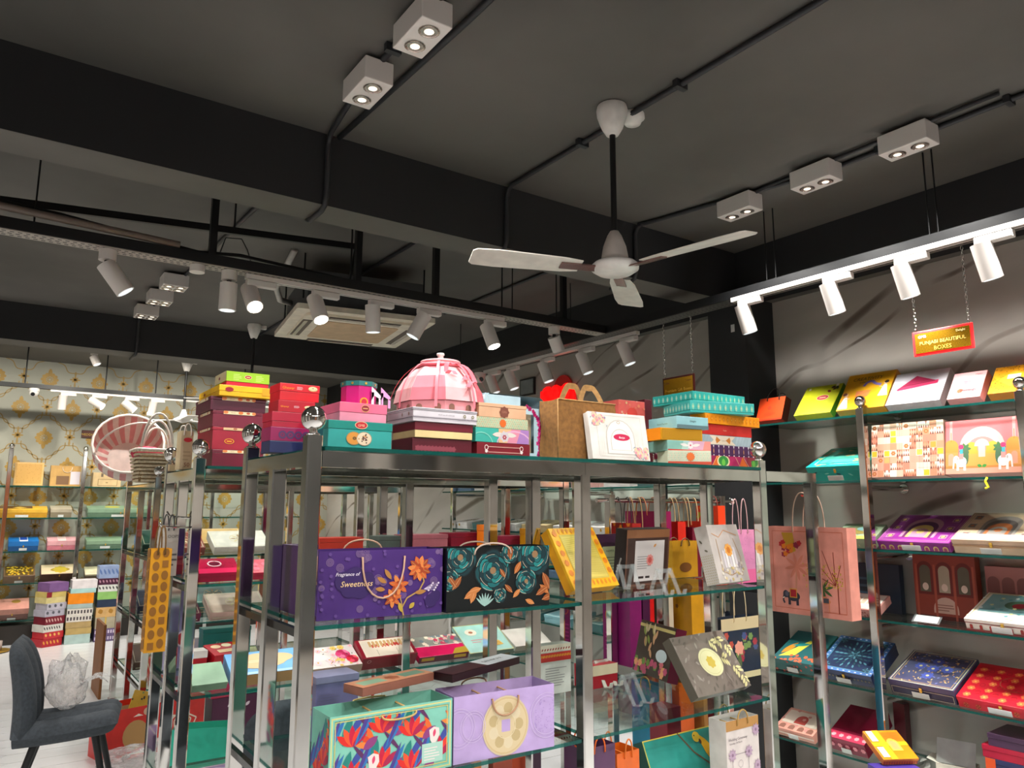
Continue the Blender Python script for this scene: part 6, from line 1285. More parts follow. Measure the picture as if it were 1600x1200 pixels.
u_ = (aZ(1434, 1193, .365)-aZ(1379, 1196, .365)); fl('bright orange box with yellow bands and white labels on the pile in the aisle', (1379, 1196), (1434, 1194), (1377, 1184), (1347, 1130), .362, '#e87a0e', f_or, lambda a, w, h: [a.leaf(w*(i+.5)/14, h*(.12+.16*(j)), .006, .005, 1.57, '#b03a4a') for i in range(14) for j in range(3)], .35, '#f08c12')
O = aZ(1464, 1216, z5); t = thing('carton', 'opened white carton with grey flap raised on the bottom wall shelf', 'box', O); place(t, O, (.25, -.97)); w, d, h = .16, .10, .07; mb = MB(); m = mat('#e3dccb')
for b4 in ((0, w, 0, .002, 0, h), (0, w, d-.002, d, 0, h), (0, .002, .002, d-.002, 0, h), (w-.002, w, .002, d-.002, 0, h), (.002, w-.002, .002, d-.002, 0, .002)): mb.box(*b4, m)
mb.build('carton_body', t); MB().box(0, w, 0, .0018, 0, .11, mat('#9a9a96'), Matrix.Translation((0, .01, h)) @ Matrix.Rotation(math.radians(-28), 4, 'X')).build('raised_flap', t); MB().box(-.06, 0, .0, d, h-.003, h-.001, m, Matrix.Rotation(.3, 4, 'Y')).build('side_flap', t)
zz = z5
for x0, x1, yt, cc, l in ((1531, 1620, 1180, '#b8152c', 'crimson box with small mark, bottom of the pile under the red chest'), (1534, 1620, 1164, '#a08a56', 'khaki gold box in the pile under the red chest'), (1540, 1622, 1152, '#2c3058', 'navy box with orange end in the pile under the red chest'), (1536, 1622, 1132, '#b01a34', 'red lidded box second from the top of the pile under the red chest'), (1546, 1622, 1122, '#4a3048', 'dark plum box topmost of the pile under the red chest')):
    a_ = aX(x0, 1190, 3.74); b_ = aX(x1, 1190, 3.74); h_ = .052; box(l, Vector((3.74, a_.y, zz)), (.04, -1), ((a_-b_).length, .22, h_), cc, .02, None, {'front': Art((a_-b_).length, h_).rect(0, 0, .04, h_, '#d8501a')} if 'navy' in l else None, group='pile under the red chest'); zz += h_+.0006
# pink hanging bag on the frame at the end of the near rack
A, B = aX(1200, 822, 3.03), aX(1322, 823, 3.03); C_ = aX(1210, 955, 3.03); O = Vector((3.03, A.y, C_.z)); w, h = A.y-B.y, A.z-C_.z; a = Art(w, h)
a.frame(w*.05, h*.06, w*.95, h*.95, .0022, '#c9603f').poly([(w*.18, h*.93), (w*.33, h*.93), (w*.36, h*.72), (w*.26, h*.68)], '#c2922a')
for i in range(14): R = random.Random(i); a.flower(w*R.uniform(.13, .42), h*R.uniform(.66, .82), w*.035, R.choice(['#b8242a', '#8a1a3a', '#e07a1a']), 5)
def palm(a, x, y, s, c, tr): a.line([(x, y), (x+s*.05, y+s*.6)], s*.05, tr); [a.leaf(x+s*.05, y+s*.6, s*.38, s*.09, k*PI/4+.2, c) for k in range(8)]
palm(a, w*.34, h*.28, h*.44, '#d8806a', '#d08a70'); palm(a, w*.66, h*.1, h*.36, '#3f5a2f', '#9a7a4a')
tx, ty = w*.86, h*.06; a.line([(tx, ty), (tx, h*.4), (w*.8, h*.5)], .0045, '#8a3420')
for an, l in ((2.4, .3), (2.0, .34), (1.6, .3), (2.8, .26), (1.2, .2)): a.line([(tx-.01, h*.36), (tx-.01+w*l*math.cos(an), h*.36+w*l*math.sin(an)*1.2)], .003, '#8a3420')
R = random.Random(40)
for i in range(130): a.oval(tx-w*.16+R.uniform(-w*.26, w*.22), h*.48+R.uniform(-h*.16, h*.12), .0030, .0030, R.choice(['#c9a42a', '#b8942a', '#d8b84a']), 6)
def eleph(a, x, y, s): a.oval(x, y+s*.42, s*.36, s*.24, '#34323e').oval(x-s*.42, y+s*.5, s*.16, s*.18, '#34323e').line([(x-s*.52, y+s*.5), (x-s*.58, y+s*.2), (x-s*.5, y+s*.06)], s*.09, '#34323e').rect(x-s*.3, y, x-s*.16, y+s*.34, '#34323e').rect(x+s*.14, y, x+s*.28, y+s*.34, '#34323e').rect(x-s*.2, y+s*.35, x+s*.2, y+s*.78, '#a81e2a').frame(x-s*.2, y+s*.35, x+s*.2, y+s*.78, s*.04, '#d8a03a').oval(x-s*.36, y+s*.52, s*.10, s*.13, '#5a5866').leaf(x-s*.5, y+s*.36, s*.14, s*.05, 3.8, '#efe6d8')
def camel(a, x, y, s): c = '#d8835a'; a.oval(x, y+s*.5, s*.3, s*.14, c).oval(x, y+s*.62, s*.13, s*.14, c).line([(x-s*.26, y+s*.5), (x-s*.42, y+s*.56), (x-s*.44, y+s*.82), (x-s*.56, y+s*.8)], s*.08, c).rect(x-s*.24, y, x-s*.19, y+s*.45, c).rect(x+.18*s, y, x+s*.23, y+s*.45, c).rect(x-s*.14, y+s*.42, x+s*.2, y+s*.66, '#4a4a54')
eleph(a, w*.30, h*.1, h*.24); camel(a, w*.70, h*.07, h*.22)
bag('salmon pink paper bag with palms, elephant and camel hanging at the rack end', O, (0, -1), (w, .07, h), '#e39484', {'front': a}, '#c98a7a', '#b89a84', .17, up=True, hx=(.34, .62), name='gift_bag')
za = O.z+h-.018+.17; MB().tube([(.336, .0, za-.05), (.40, .03, za-.018), (.425, O.y-w*.48-1.95, za-.014), (.52, O.y-w*.48-1.95, za-.013), (.53, O.y-w*.48-1.95, za+.012)], .005, CHROME, 8).build('hook', ef)
# goods on the wall shelving beyond the column, seen through the racks
R = random.Random(77)
for zi, q in enumerate((z1, z2, z3, z4)):
    y = 6.3; k = 0
    while y > 3.7:
        wd = R.uniform(.24, .34); cc = R.choice(['#8fc4cc', '#e6e4e0', '#c2d8dc', '#d9c08a', '#b8485a', '#5a7a9a', '#e0b0a8', '#3f6a6a']); nm = {'#8fc4cc': 'pale blue', '#e6e4e0': 'white', '#c2d8dc': 'ice blue', '#d9c08a': 'sand coloured', '#b8485a': 'rose red', '#5a7a9a': 'denim blue', '#e0b0a8': 'blush pink', '#3f6a6a': 'deep teal'}[cc]
        L_ = '%s chest box, %s along the %s far wall shelf' % (nm, ('first', 'second', 'third', 'fourth', 'fifth', 'sixth', 'seventh', 'eighth', 'ninth', 'tenth', 'eleventh')[k], ('second', 'third', 'fourth', 'fifth')[zi])
        a = Art(wd, .26).frame(.01, .01, wd-.01, .25, .004, '#d9d0b8').mandala(wd/2, .13, .08, '#cfc4a0', '#7a6a5a', 10)
        box(L_, Vector((3.73, y, q)), (0, -1), (wd, .26, .06), cc, .02, None, {'top': a}, tilt=-.14, group='chest boxes on the far wall shelves', clasp=zi < 2); y -= wd+R.uniform(.04, .10); k += 1
# ---------------------------------------------------------------- chairs
VELV = mat('#3a4046', .85, 0, 'cloth')
def puff(mb, nu, nv, fn, m):
    for side in (0, 1):
        V = [fn(i/nu, j/nv, side) for j in range(nv+1) for i in range(nu+1)]
        F = [(j*(nu+1)+i, j*(nu+1)+i+1, (j+1)*(nu+1)+i+1, (j+1)*(nu+1)+i) for j in range(nv) for i in range(nu)]
        mb.add(V, F if side else [tuple(reversed(f)) for f in F], m, True)
def chair(label, O, rz):
    # faces +x; channels run up the back and along the seat
    t = thing('velvet_chair', label, 'chair', O, None, rz); W = .42
    edge = lambda q: max(0, 1-abs(2*q-1)**5)**.5
    groove = lambda v: 1-.34*abs(math.cos(v*PI*3))**6
    def back(u, v, s):
        z = .43+.43*u; y = (v-.5)*W*(1-.10*max(0, u-.5))*(1 if u < .8 else 1-.42*((u-.8)/.2)**2.6); x = .03-.07*u+.025*math.sin(u*PI)
        th = .050*edge(.5+.5*u if u > .3 else .65)*edge(v)*groove(v); return (x+(th if s else -th), y, z)
    def seat(u, v, s):
        x = .0+.43*u; y = (v-.5)*W*(1-.06*u); z = .435+.03*u**2; th = .056*edge(u if u > .5 else .5)*edge(v)*groove(v)*(1+.25*(u > .75)*(u-.75)*4)
        return (x, y, z+(th if s else -th))
    mb = MB(); puff(mb, 22, 24, back, VELV); mb.build('backrest', t)
    mb = MB(); puff(mb, 22, 24, seat, VELV); mb.build('seat', t)
    for sx, sy in ((0, 1), (0, -1), (1, 1), (1, -1)):
        a = Vector((.09 if sx == 0 else .33, .12*sy, .415)); b = Vector((-.03 if sx == 0 else .43, .19*sy, 0)); MB().cyl(a, b, .018, BLACK, .011, 12).build('leg', t)
    return t
P = aZ(40, 1130, .47); chair('dark grey channel-tufted chair holding a clear plastic bag', (P.x-.02, P.y+.05, 0), math.radians(-11))
P = aZ(338, 1150, .55); chair('dark grey velvet chair seen through the shelves in the rack aisle', (.99, 2.66, 0), math.radians(92))
def crumple(label, O, sx, sy, sz, seed, rz=0.0, neck=None, name='plastic_bag'):
    t = thing(name, label, 'plastic bag', O, None, rz); R = random.Random(seed); mb = MB(); n, k = 26, 16; V = []
    ph = [R.uniform(0, 6.28) for _ in range(8)]
    for j in range(k+1):
        for i in range(n):
            th, f = 2*PI*i/n, PI*j/k; r = 1+.16*math.sin(3*th+ph[0]+2*f)+.13*math.sin(5*th+ph[1]-3*f)+.10*math.sin(8*f+ph[2]+2*th)+R.uniform(-.012, .012)
            V.append((sx*r*math.sin(f)*math.cos(th), sy*r*math.sin(f)*math.sin(th), max(.0, sz*(1-math.cos(f))*.5*(r*.5+.5))))
    mb.add(V, [(j*n+i, j*n+(i+1) % n, (j+1)*n+(i+1) % n, (j+1)*n+i) for j in range(k) for i in range(n)], POLY, True).build('crumpled_sheet', t)
    if neck:
        for a0, L_, w_ in neck:
            V = []
            for i in range(9):
                u = i/8; c = Vector((sx*.5+L_*u, a0*u, sz*.4+.05*math.sin(u*2.6))); 
                for q in (-1, -.33, .33, 1): V.append((c.x, c.y+q*w_*(.3+.7*math.sin(u*2.4)), c.z+R.uniform(-.006, .006)))
            MB().add(V, [(4*i+q, 4*i+q+1, 4*i+q+5, 4*i+q+4) for i in range(8) for q in range(3)], POLY, True).build('loose_end', t)
    return t
crumple('crumpled clear plastic bag lying on the dark grey chair seat', (aZ(86, 1108, .5).x+.045, aZ(86, 1108, .5).y, .492), .085, .10, .24, 4, 0, [(.03, .17, .05), (-.05, .13, .04)])
crumple('crumpled clear plastic sheet on the floor before the red tote', (1.0, 4.94, .001), .27, .17, .15, 9)
crumple('small heap of clear plastic film on the floor by the rack foot', (1.38, 4.72, .001), .14, .12, .12, 15)
# red tote on the floor
O = Vector((.76, 5.24, 0)); a = Art(.60, .29)
a.oval(.17, .13, .075, .085, '#b58a54').oval(.23, .255, .02, .022, '#c9a58a').lines(.1, .3, .02, .04, 1, '#d9c0a0')
for q in range(-3, 4): a.line([(.44+.03*q*.9, .10), (.44+.036*q, .16), (.44+.012*q, .20)], .008, '#e0d0bc')
a.rect(.40, .09, .48, .10, '#e0d0bc').poly([(.15, .235), (.18, .25), (.21, .235)], '#e8d8c8').poly([(.33, .25), (.36, .265), (.38, .25)], '#e8d8c8')
bag('open red tote with gold round emblem on the floor behind the chair', O, (.97, .24), (.60, .24, .29), '#c9251c', {'front': a}, '#b89a7a', '#8a2a1a', .03, hang=False, name='tote_bag')
for dx, dy, rl, l, cc, sd in ((.20, .10, .52, 'white card sheet with small drawings sticking out of the red tote', '#e9e6df', 2), (.10, .17, .3, 'yellow card lying inside the red tote', '#dcb44a', 5)):
    t = thing('card_sheet', l, 'card', (O.x+dx, O.y+dy+dx*.24, .008)); M = Matrix.Rotation(.24, 4, 'Z') @ Matrix.Translation((.0, 0, .10)) @ Matrix.Rotation(rl, 4, 'Y')
    MB().box(0, .20, 0, .003, 0, .26, mat(cc), M).build('sheet', t); a = Art(.2, .26); a.scatter(28, lambda x, y, R: a.flower(x, y, .007, R.choice(['#b8505a', '#3a3a3a', '#7a9a6a']), 5), sd); p = lay(a, 'front', t, (.2, .003, .26)); p.data.transform(M)
O = Vector((1.40, 5.42, 0)); box('plum box printed with pale birds on the floor behind the red tote', O, (1, .08), (.42, .14, .24), '#4a1238', .0, None, {'front': Art(.42, .24).leaf(.1, .18, .04, .02, .5, '#e0d0d8').leaf(.22, .17, .04, .02, .7, '#e0d0d8').leaf(.34, .18, .04, .02, .4, '#e0d0d8')})
box('pink and turquoise gift box on top of the plum bird box', Vector((1.39, 5.43, .241)), (1, .08), (.42, .14, .09), '#3aa890', .05, '#e0407a', {'front': Art(.42, .09).rect(0, 0, .2, .05, '#c43a5a')})
O = aZ(252, 1240, .0); O = Vector((.905, 4.22, 0)); w, d, h = .30, .13, .40; a = Art(w, h)
for r in (.42, .36, .3): a.ring(w*.55, h*.2, w*r, w*r*1.0, .004, '#c9c46a', 26)
for k in range(16): a.leaf(w*.55+w*.36*math.cos(k*PI/8), h*.2+w*.36*math.sin(k*PI/8), .03, .02, k*PI/8, '#d8d08a')
a.oval(w*.55, h*.2, w*.24, w*.24, '#7fc4b0')
bag('turquoise green carrier bag with lacy gold wreath on the floor between racks', O, (.93, -.36), (w, d, h), '#1fa58a', {'front': a}, '#cfc5b0', '#b8a88a', .02, name='gift_bag', side='#13806c', hang=False)
# ---------------------------------------------------------------- stacks on the floor by the wallpapered wall
def pile(xl, xr, rows, grp, Y=9.80, yb=1003, ang=0.0):
    A, B = aY(xl, yb, Y), aY(xr, yb, Y); w = B.x-A.x; z = .0008; H = aY(xl, rows[-1][1], Y).z; tot = sum(r[0] for r in rows)
    for q, _, cc, l, fn, dx in rows:
        h = H*q/tot; a = Art(w, h)
        if fn: fn(a, w, h)
        box(l, Vector((A.x+dx, Y+abs(dx)*.3, z)), (math.cos(ang), math.sin(ang)+dx*.6), (w/math.cos(ang), .20, h-.0008), cc, 0, None, {'front': a}, group=grp); z += h
dots = lambda c, n=10: (lambda a, w, h: [a.leaf(w*(i+.2)/n, h*.5, w*.5/n, h*.5, .4, c) for i in range(n)])
sq = lambda c: (lambda a, w, h: [a.rect(w*(i+.2)/8, h*.25, w*(i+.75)/8, h*.75, c) for i in range(8)])
cross = lambda c: (lambda a, w, h: a.rect(w*.46, 0, w*.54, h, c))
pile(66, 98, [(12, 0, '#b01a2a', 'red and gold box, bottom of the floor stack nearest the glass shelving', dots('#e09a3a', 5), 0), (10, 0, '#c22832', 'red box second from the bottom of the floor stack nearest the glass shelving', dots('#e8b05a', 4), .01), (11, 0, '#d8d4cc', 'black and white patterned box in the floor stack with the mauve top', dots('#3a3a3a', 7), 0), (12, 0, '#7a1a2c', 'maroon patterned box in the floor stack with the mauve top', dots('#d8b0a8', 6), .01),
             (10, 0, '#b3aebc', 'lower lilac grey drawer box in the floor stack with the mauve top', dots('#5a5a64', 3), 0), (10, 0, '#bdb8c4', 'upper lilac grey drawer box in the floor stack with the mauve top', dots('#5a5a64', 3), .015), (9, 0, '#d8c88a', 'straw yellow box under the maroon and yellow one in the floor stack', None, .0), (8, 0, '#d0b86a', 'maroon and yellow box just under the mauve box', lambda a, w, h: a.rect(0, 0, w*.3, h, '#8a1a2a'), .0), (14, 912, '#7f5a8f', 'mauve box on top of the floor stack nearest the glass shelving', None, .02)], 'floor stack with mauve top', 9.72, 1003, .5)
pile(100, 140, [(14, 0, '#a9c0bb', 'pale teal box, bottom of the middle floor stack', None, 0), (10, 0, '#b59a5e', 'khaki box second from the bottom of the middle floor stack', None, .005), (9, 0, '#ae9360', 'khaki box third from the bottom of the middle floor stack', None, 0), (10, 0, '#d9d2c8', 'lower box with black squares in the middle floor stack', sq('#4a4044'), 0), (10, 0, '#dbd4ca', 'upper box with black squares in the middle floor stack', sq('#4a4044'), .004), (7, 0, '#a3b4b0', 'grey teal box above the squared boxes in the middle floor stack', None, 0), (16, 0, '#ee8a12', 'bright orange box in the middle floor stack', None, .003), (7, 0, '#a8d0cc', 'mint box above the orange one in the middle floor stack', None, .02), (13, 908, '#e4dcdc', 'white box on top of the middle floor stack', None, .03)], 'middle floor stack')
pile(146, 178, [(9, 0, '#5a4870', 'lower violet squared box at the bottom of the tallest floor stack', sq('#c9bcd0'), 0), (9, 0, '#634f78', 'upper violet squared box near the bottom of the tallest floor stack', sq('#d0c4d6'), 0), (8, 0, '#a39a82', 'lower grey box with gold tassel in the tallest floor stack', cross('#c9a84a'), 0), (8, 0, '#aaa088', 'upper grey box with gold tassel in the tallest floor stack', cross('#c9a84a'), 0), (14, 0, '#cfa56a', 'tan box with gold flower in the tallest floor stack', dots('#a8782a', 2), 0), (11, 0, '#27344c', 'navy blue box in the tallest floor stack', None, .004), (11, 0, '#8fbf6a', 'green box in the tallest floor stack', None, .002), (10, 0, '#dcdcd6', 'white box with dark lettering pattern in the tallest floor stack', dots('#4a4a4a', 6), .003), (9, 0, '#4a2038', 'dark plum box in the tallest floor stack', dots('#b88a9a', 6), 0), (18, 885, '#8fa0c4', 'powder blue painted case with handle on top of the tallest floor stack', dots('#5a74a8', 5), -.002)], 'tallest floor stack')
t = thing('tin', 'round clear lidded sweet tin on a brass tray on the floor', 'tin', (.30, 9.72, 0)); MB().lathe([(.0001, .02), (.07, .02), (.072, .11), (.0001, .112)], mat('#b5a49a', .2), n=20).build('tin_body', t); MB().lathe([(.0001, .001), (.13, .004), (.15, .02), (.145, .02), (.0001, .012)], GOLD, n=24).build('tray', t)
# ---------------------------------------------------------------- goods on the glass shelving by the wallpaper
Y = BY+.095
def bk(l, xl, xr, yb, yt, cc, lid=0, lc=None, fn=None, fnt=None, clasp=False, card=False, tilt=-.2, d=.20, z=None):
    O, U, D = fb(xl-2, xl, xr, yb, yt, Y, z, d); arts = {}
    if fn: arts['front'] = Art(D[0], D[2]); fn(arts['front'], D[0], D[2])
    if fnt: arts['top'] = Art(D[0], d); fnt(arts['top'], D[0], d)
    return box(l, O, U, D, cc, lid*D[2], lc, arts, tilt=tilt, clasp=clasp, card=card)
b0, b1, b2, b3, b4 = [q+.001 for q in BS]
bk('shallow pale wood tray standing upright on the top shelf by the wallpaper', 20, 68, 761, 722, '#d9ae6c', 0, None, lambda a, w, h: a.rect(w*.06, h*.07, w*.94, h*.93, '#c99a4e').scatter(60, lambda x, y, R: a.oval(x*.86+w*.07, y*.84+h*.08, .004, .003, '#b0823a', 6), 2), tilt=.1, d=.05, z=b0)
O, U, D = fb(74, 77, 126, 761, 727, Y, b0, .12); w, d, h = D; bag('kraft paper bag with thick white rope handle on the top shelf by the wallpaper', O, U, D, '#c39a5c', {'front': Art(w, h).rect(w*.2, h*.08, w*.62, h*.5, '#7a5a3e').rect(w*.66, h*.1, w*.98, h*.72, '#d9cfd4')}, '#8a6a3a', '#efe6d4', .06, hx=(.38, .7), name='kraft_bag')
bk('kraft box with small drawer on the top shelf by the wallpaper', 144, 189, 761, 738, '#cbb083', 0, None, lambda a, w, h: a.frame(w*.18, h*.08, w*.88, h*.55, .006, '#8a7248').oval(w*.5, h*.3, .015, .006, '#8a7248', 8).rect(w*.28, h*.7, w*.36, h*.95, '#6a5a48').oval(w*.6, h*.85, .02, .012, '#8a6a3a', 8), tilt=0, z=b0)
gold_top = lambda a, w, h: a.rect(w*.05, h*.3, w*.7, h*.95, '#6a4a24').poly([(w*.3, h*.5), (w*.45, h*.8), (w*.6, h*.5), (w*.45, h*.3)], '#d8b24a')
bk('golden yellow box with brown panel on the second shelf by the wallpaper', -6, 74, 808, 796, '#c99326', .4, '#e0ae3a', None, gold_top, True, True, z=b1)
bk('taupe box half in shade next to the golden box by the wallpaper', 78, 112, 808, 795, '#8a7e66', .4, '#b5aa92', None, None, False, True, z=b1)
sage = lambda a, w, h: a.oval(w*.38, h*.55, w*.12, h*.18, '#d8cc3a')
bk('long sage green box with yellow oval on the second shelf by the wallpaper', 136, 238, 808, 795, '#5f7a62', .45, '#86a488', None, sage, True, True, z=b1)
strap = lambda c1, c2: (lambda a, w, h: a.rect(w*.36, 0, w*.64, h, c1).rect(w*.38, h*.3, w*.62, h, c2))
bk('bright blue box with white edged centre band on the third shelf by the wallpaper', 12, 60, 859, 846, '#0f4f8a', .5, '#1a74c0', None, strap('#d8dfe8', '#1f4fae'), True, True, z=b2)
bk('pink box with pale centre band on the third shelf by the wallpaper', 73, 119, 858, 845, '#d9808c', .5, '#efb0b4', None, strap('#f4e0dc', '#e8c8c4'), True, False, z=b2)
bk('sage green box with plain lid on the third shelf by the wallpaper', 134, 194, 857, 845, '#5f7a62', .45, '#8aa888', None, None, True, True, z=b2)
def gold_open(l, xl, xr, yb, yt, cc, lc, z):
    t = bk(l, xl, xr, yb, yt, cc, .0, None, None, lambda a, w, h: a.rect(w*.05, h*.08, w*.95, h*.95, '#5a4618').scatter(60, lambda x, y, R: a.flower(w*.08+x*.84, h*.12+y*.8, w*.04, R.choice(['#e0b82a', '#c99a1a', '#f0d24a']), 5), 4), True, True, -.5, z=z)
    return t
gold_open('open brown tray filled with gold blossoms on the fourth shelf by the wallpaper', 4, 54, 910, 899, '#7a6048', '#c9b89a', b3)
bk('cream lidded brown box with gold emblem on the fourth shelf by the wallpaper', 62, 121, 908, 896, '#5f4536', .0, None, None, lambda a, w, h: a.rect(w*.02, h*.03, w*.98, h*.97, '#e0caa4').oval(w*.52, h*.45, w*.26, h*.2, '#a8902a').flower(w*.52, h*.45, w*.2, '#c9b03a', 8), True, False, -.5, z=b3)
bk('plain cream box at the end of the fourth shelf by the wallpaper', 132, 180, 905, 897, '#8a7660', .3, '#e6dcb8', None, None, False, False, -.4, z=b3)
bk('dusky pink box with gold oval on the lowest shelf by the wallpaper', -8, 44, 966, 950, '#8a6058', .5, '#d99a8a', None, lambda a, w, h: a.oval(w*.6, h*.7, w*.14, h*.16, '#a8803a'), True, True, -.5, z=b4)
t = thing('wall_sign', 'small brown and gold sign fixed on the wallpapered wall', 'sign', Vector((aY(127, 680, YW).x, YW-.001, aY(127, 684, YW).z))); w = aY(169, 680, YW).x-aY(127, 680, YW).x; h = aY(127, 672, YW).z-aY(127, 684, YW).z
MB().box(0, w, -.02, 0, 0, h, mat('#5a2416')).build('sign_board', t); a = Art(w, h).frame(0, 0, w, h, .006, '#3a140c').text('WEDDING BOXES', w*.5, h*.3, h*.3, '#e0b84a'); p = lay(a, 'front', t, (w, .02, h)); p.location.y = -.02
# ---------------------------------------------------------------- third rack goods and the baskets on it
RZ = (1.15, .70, .30); cols = [('#8a3a2a', 'russet'), ('#e6ded0', 'ivory'), ('#2f5a4a', 'bottle green'), ('#c9a05a', 'ochre'), ('#7a2a4a', 'mulberry'), ('#d8b8a8', 'blush'), ('#3a3f5a', 'slate navy'), ('#5a8a82', 'sea green'), ('#b83a2a', 'vermilion'), ('#d9d2a0', 'pale lemon'), ('#6a4a38', 'walnut brown'), ('#a07a9a', 'heather')]
i = 0
for z, nm in zip(RZ, ('upper', 'middle', 'lower')):
    for k, (x, yy) in enumerate(((1.06, 5.72), (1.42, 5.72), (1.06, 6.36), (1.42, 6.36))):
        cc, cn = cols[i % 12]; wd = .30 if x < 1.4 else .40
        box('%s slanting box on the %s glass shelf of the third rack' % (cn, nm), Vector((x, yy, z+.001)), (1, 0), (wd, .26, .06), cc, .02, None, {'top': Art(wd, .26).frame(.012, .012, wd-.012, .248, .004, '#e8dcc0').mandala(wd/2, .13, .07, '#e0cfa0', '#b89a6a', 8), 'front': dots_ if 0 else Art(wd, .06).rect(.02, .015, wd-.02, .022, '#e0d4b8'), 'left': Art(.26, .06).rect(.02, .02, .24, .03, '#efe6d4')}, tilt=-.42, group='slanting boxes on the third rack'); i += 1
t = thing('wooden_board', 'brown wooden board leaning on the end of the third rack', 'board', (.93, 6.95, 0)); MB().box(0, .02, 0, .45, 0, .56, mat('#8a5426', .6)).build('board_panel', t, .003)
WICK = mat('#e0cfae', .8, 0, 'cloth'); WICKD = mat('#8a6e48', .85)
zt = 1.662; A, B = aY(206, 745, 5.72), aY(271, 745, 5.72); w = B.x-A.x; h = aY(206, 700, 5.72).z-zt; d = .30
t = thing('wicker_basket', 'woven cream wicker basket with tall white handles on the third rack', 'basket', (A.x+.03, 5.80, zt)); mb = MB()
def rr(x0, x1, y0, y1, z, n=6, r=.04): return [(x1-r+r*math.cos(a), y1-r+r*math.sin(a), z) for a in [i*PI/2/n for i in range(n+1)]]+[(x0+r+r*math.cos(a), y1-r+r*math.sin(a), z) for a in [PI/2+i*PI/2/n for i in range(n+1)]]+[(x0+r+r*math.cos(a), y0+r+r*math.sin(a), z) for a in [PI+i*PI/2/n for i in range(n+1)]]+[(x1-r+r*math.cos(a), y0+r+r*math.sin(a), z) for a in [1.5*PI+i*PI/2/n for i in range(n+1)]]
bp = []
for j in range(9):
    q = j/8; P = rr(.03*(1-q), w-.03*(1-q), .03*(1-q), d-.03*(1-q), .008+(h-.016)*q)
    P = [(x+.006*math.sin(i*2.6+j*PI), y+.006*math.cos(i*2.6+j*PI), z) for i, (x, y, z) in enumerate(P)]; mb.tube(P,   .0100, WICK, 5, True)
tag(mb.build('woven_rows', t), kind='stuff')
MB().box(.03, w-.03, .03, d-.03, .0, h*.9, WICKD).build('basket_lining', t); MB().tube(rr(0, w, 0, d, h), .012, mat('#eee6d6'), 6, True).build('rim', t)
for k, (hh, off, yy) in enumerate(((.26, 0, .02), (.22, .06, .15), (.18, .1, .28))): MB().tube([(off*.5+.03+(w-.06-off*.3)*(.5-.5*math.cos(PI*i/14)), yy, h+hh*math.sin(PI*i/14)) for i in range(15)], .008, mat('#efe4d6'), 6).build('handle', t)
MB().ball((w*.35, d*.5, h*.9), .11, mat('#d83a5a', .8, 0, 'cloth'), 12, 6, .5).build('red_cloth', t)
A = aY(206, 745, 6.1); t = thing('round_basket', 'pink and white striped round basket tipped on its side behind the wicker basket', 'basket', (A.x+.02, 6.50, zt+.245)); M = Matrix.Scale(1.4, 4) @ Matrix.Rotation(math.radians(-18), 4, 'Y') @ Matrix.Rotation(math.radians(66), 4, 'X'); mb = MB(); P1, P2 = mat('#e9d8cc', .8), mat('#cf8a86', .8)
for k in range(36):
    pr = [(.10, -.09), (.15, -.06), (.175, 0), (.18, .07), (.17, .10)]; V = [(r*math.cos(2*PI*(k+q)/36), r*math.sin(2*PI*(k+q)/36), z) for r, z in pr for q in (0, 1)]; mb.add(V, [(2*j, 2*j+1, 2*j+3, 2*j+2) for j in range(4)], P1 if k % 2 else P2, True, M)
mb.build('striped_wall', t); MB().lathe([(.0001, -.09), (.10, -.09)], P1, M=M, n=24).build('basket_base', t); MB().tube([tuple(M @ Vector((.175*math.cos(i*PI/12), .175*math.sin(i*PI/12), .1))) for i in range(24)], .010, P1, 6, True).build('rim', t)
MB().tube([tuple(M @ Vector((.16*math.cos(PI*i/12), 0, .1+.22*math.sin(PI*i/12)))) for i in range(13)], .008, P1, 6).build('handle', t)
# ---------------------------------------------------------------- bags hung on the end of the second rack
O = aY(234, 1020, 3.02); w = .07; h = aY(234, 858, 3.02).z-O.z; d = .06; O_, h_m = O, h; a = Art(w, h); b = Art(d, h)
for j in range(9):
    for i in range(2): x = w*(.28+.44*i); y = h*(.06+.11*j+.02*i); (a.rect(x-.010, y-.012, x+.010, y+.012, '#8a5a1e') if (i*3+j) % 5 == 0 else a.oval(x, y, .0115, .016, '#8a5a1e')); b.oval(d*(.2+.5*i), y, .016, .018, '#8a5a1e')
bag('tall mustard bag with brown spots hanging at the second rack end', Vector((.535, 3.02, O.z)), (1, 0), (w, d, h), '#cf8f1e', {'front': a, 'left': b}, '#8a6a2a', '#6a4a1a', .10, up=True, name='gift_bag')
bag('silver grey narrow bag with dark lettering hanging behind the spotted mustard bag', Vector((.63, 3.34, 1.22)), (1, 0), (.06, .10, .20), '#b9b2a8', {'front': Art(.08, .2).text('OOPS', .04, .15, .012, '#4a4a4a').lines(.02, .06, .04, .1, 3, '#5a5a5a')}, '#8a8a84', '#4a4a4a', .06, up=True)
bag('lilac paper bag with red round seal hanging at the end of the second rack', Vector((.77, 3.80, .74)), (1, 0), (.11, .10, .40), '#8a80a8', {'front': Art(.11, .42).oval(.06, .16, .028, .034, '#d9c8d4').oval(.06, .16, .022, .027, '#b8323a')}, '#6a6088', '#5a4a6a', .16, up=True)
O = aY(281, 727, 3.42); a = Art(.055, .17).oval(.028, .13, .018, .010, '#b81f2a').text('50', .028, .012, .018, '#7a3a2a').lines(.01, .045, .04, .09, 3, '#a89470')
bag('narrow tan paper bag with red oval and number on the second rack top', Vector((.722, 3.58, ZT)), (1, 0), (.05, .09, .17), '#bda883', {'front': a}, '#9a845e', '#e6ddd0', .05, up=True, hx=(.2, .8))
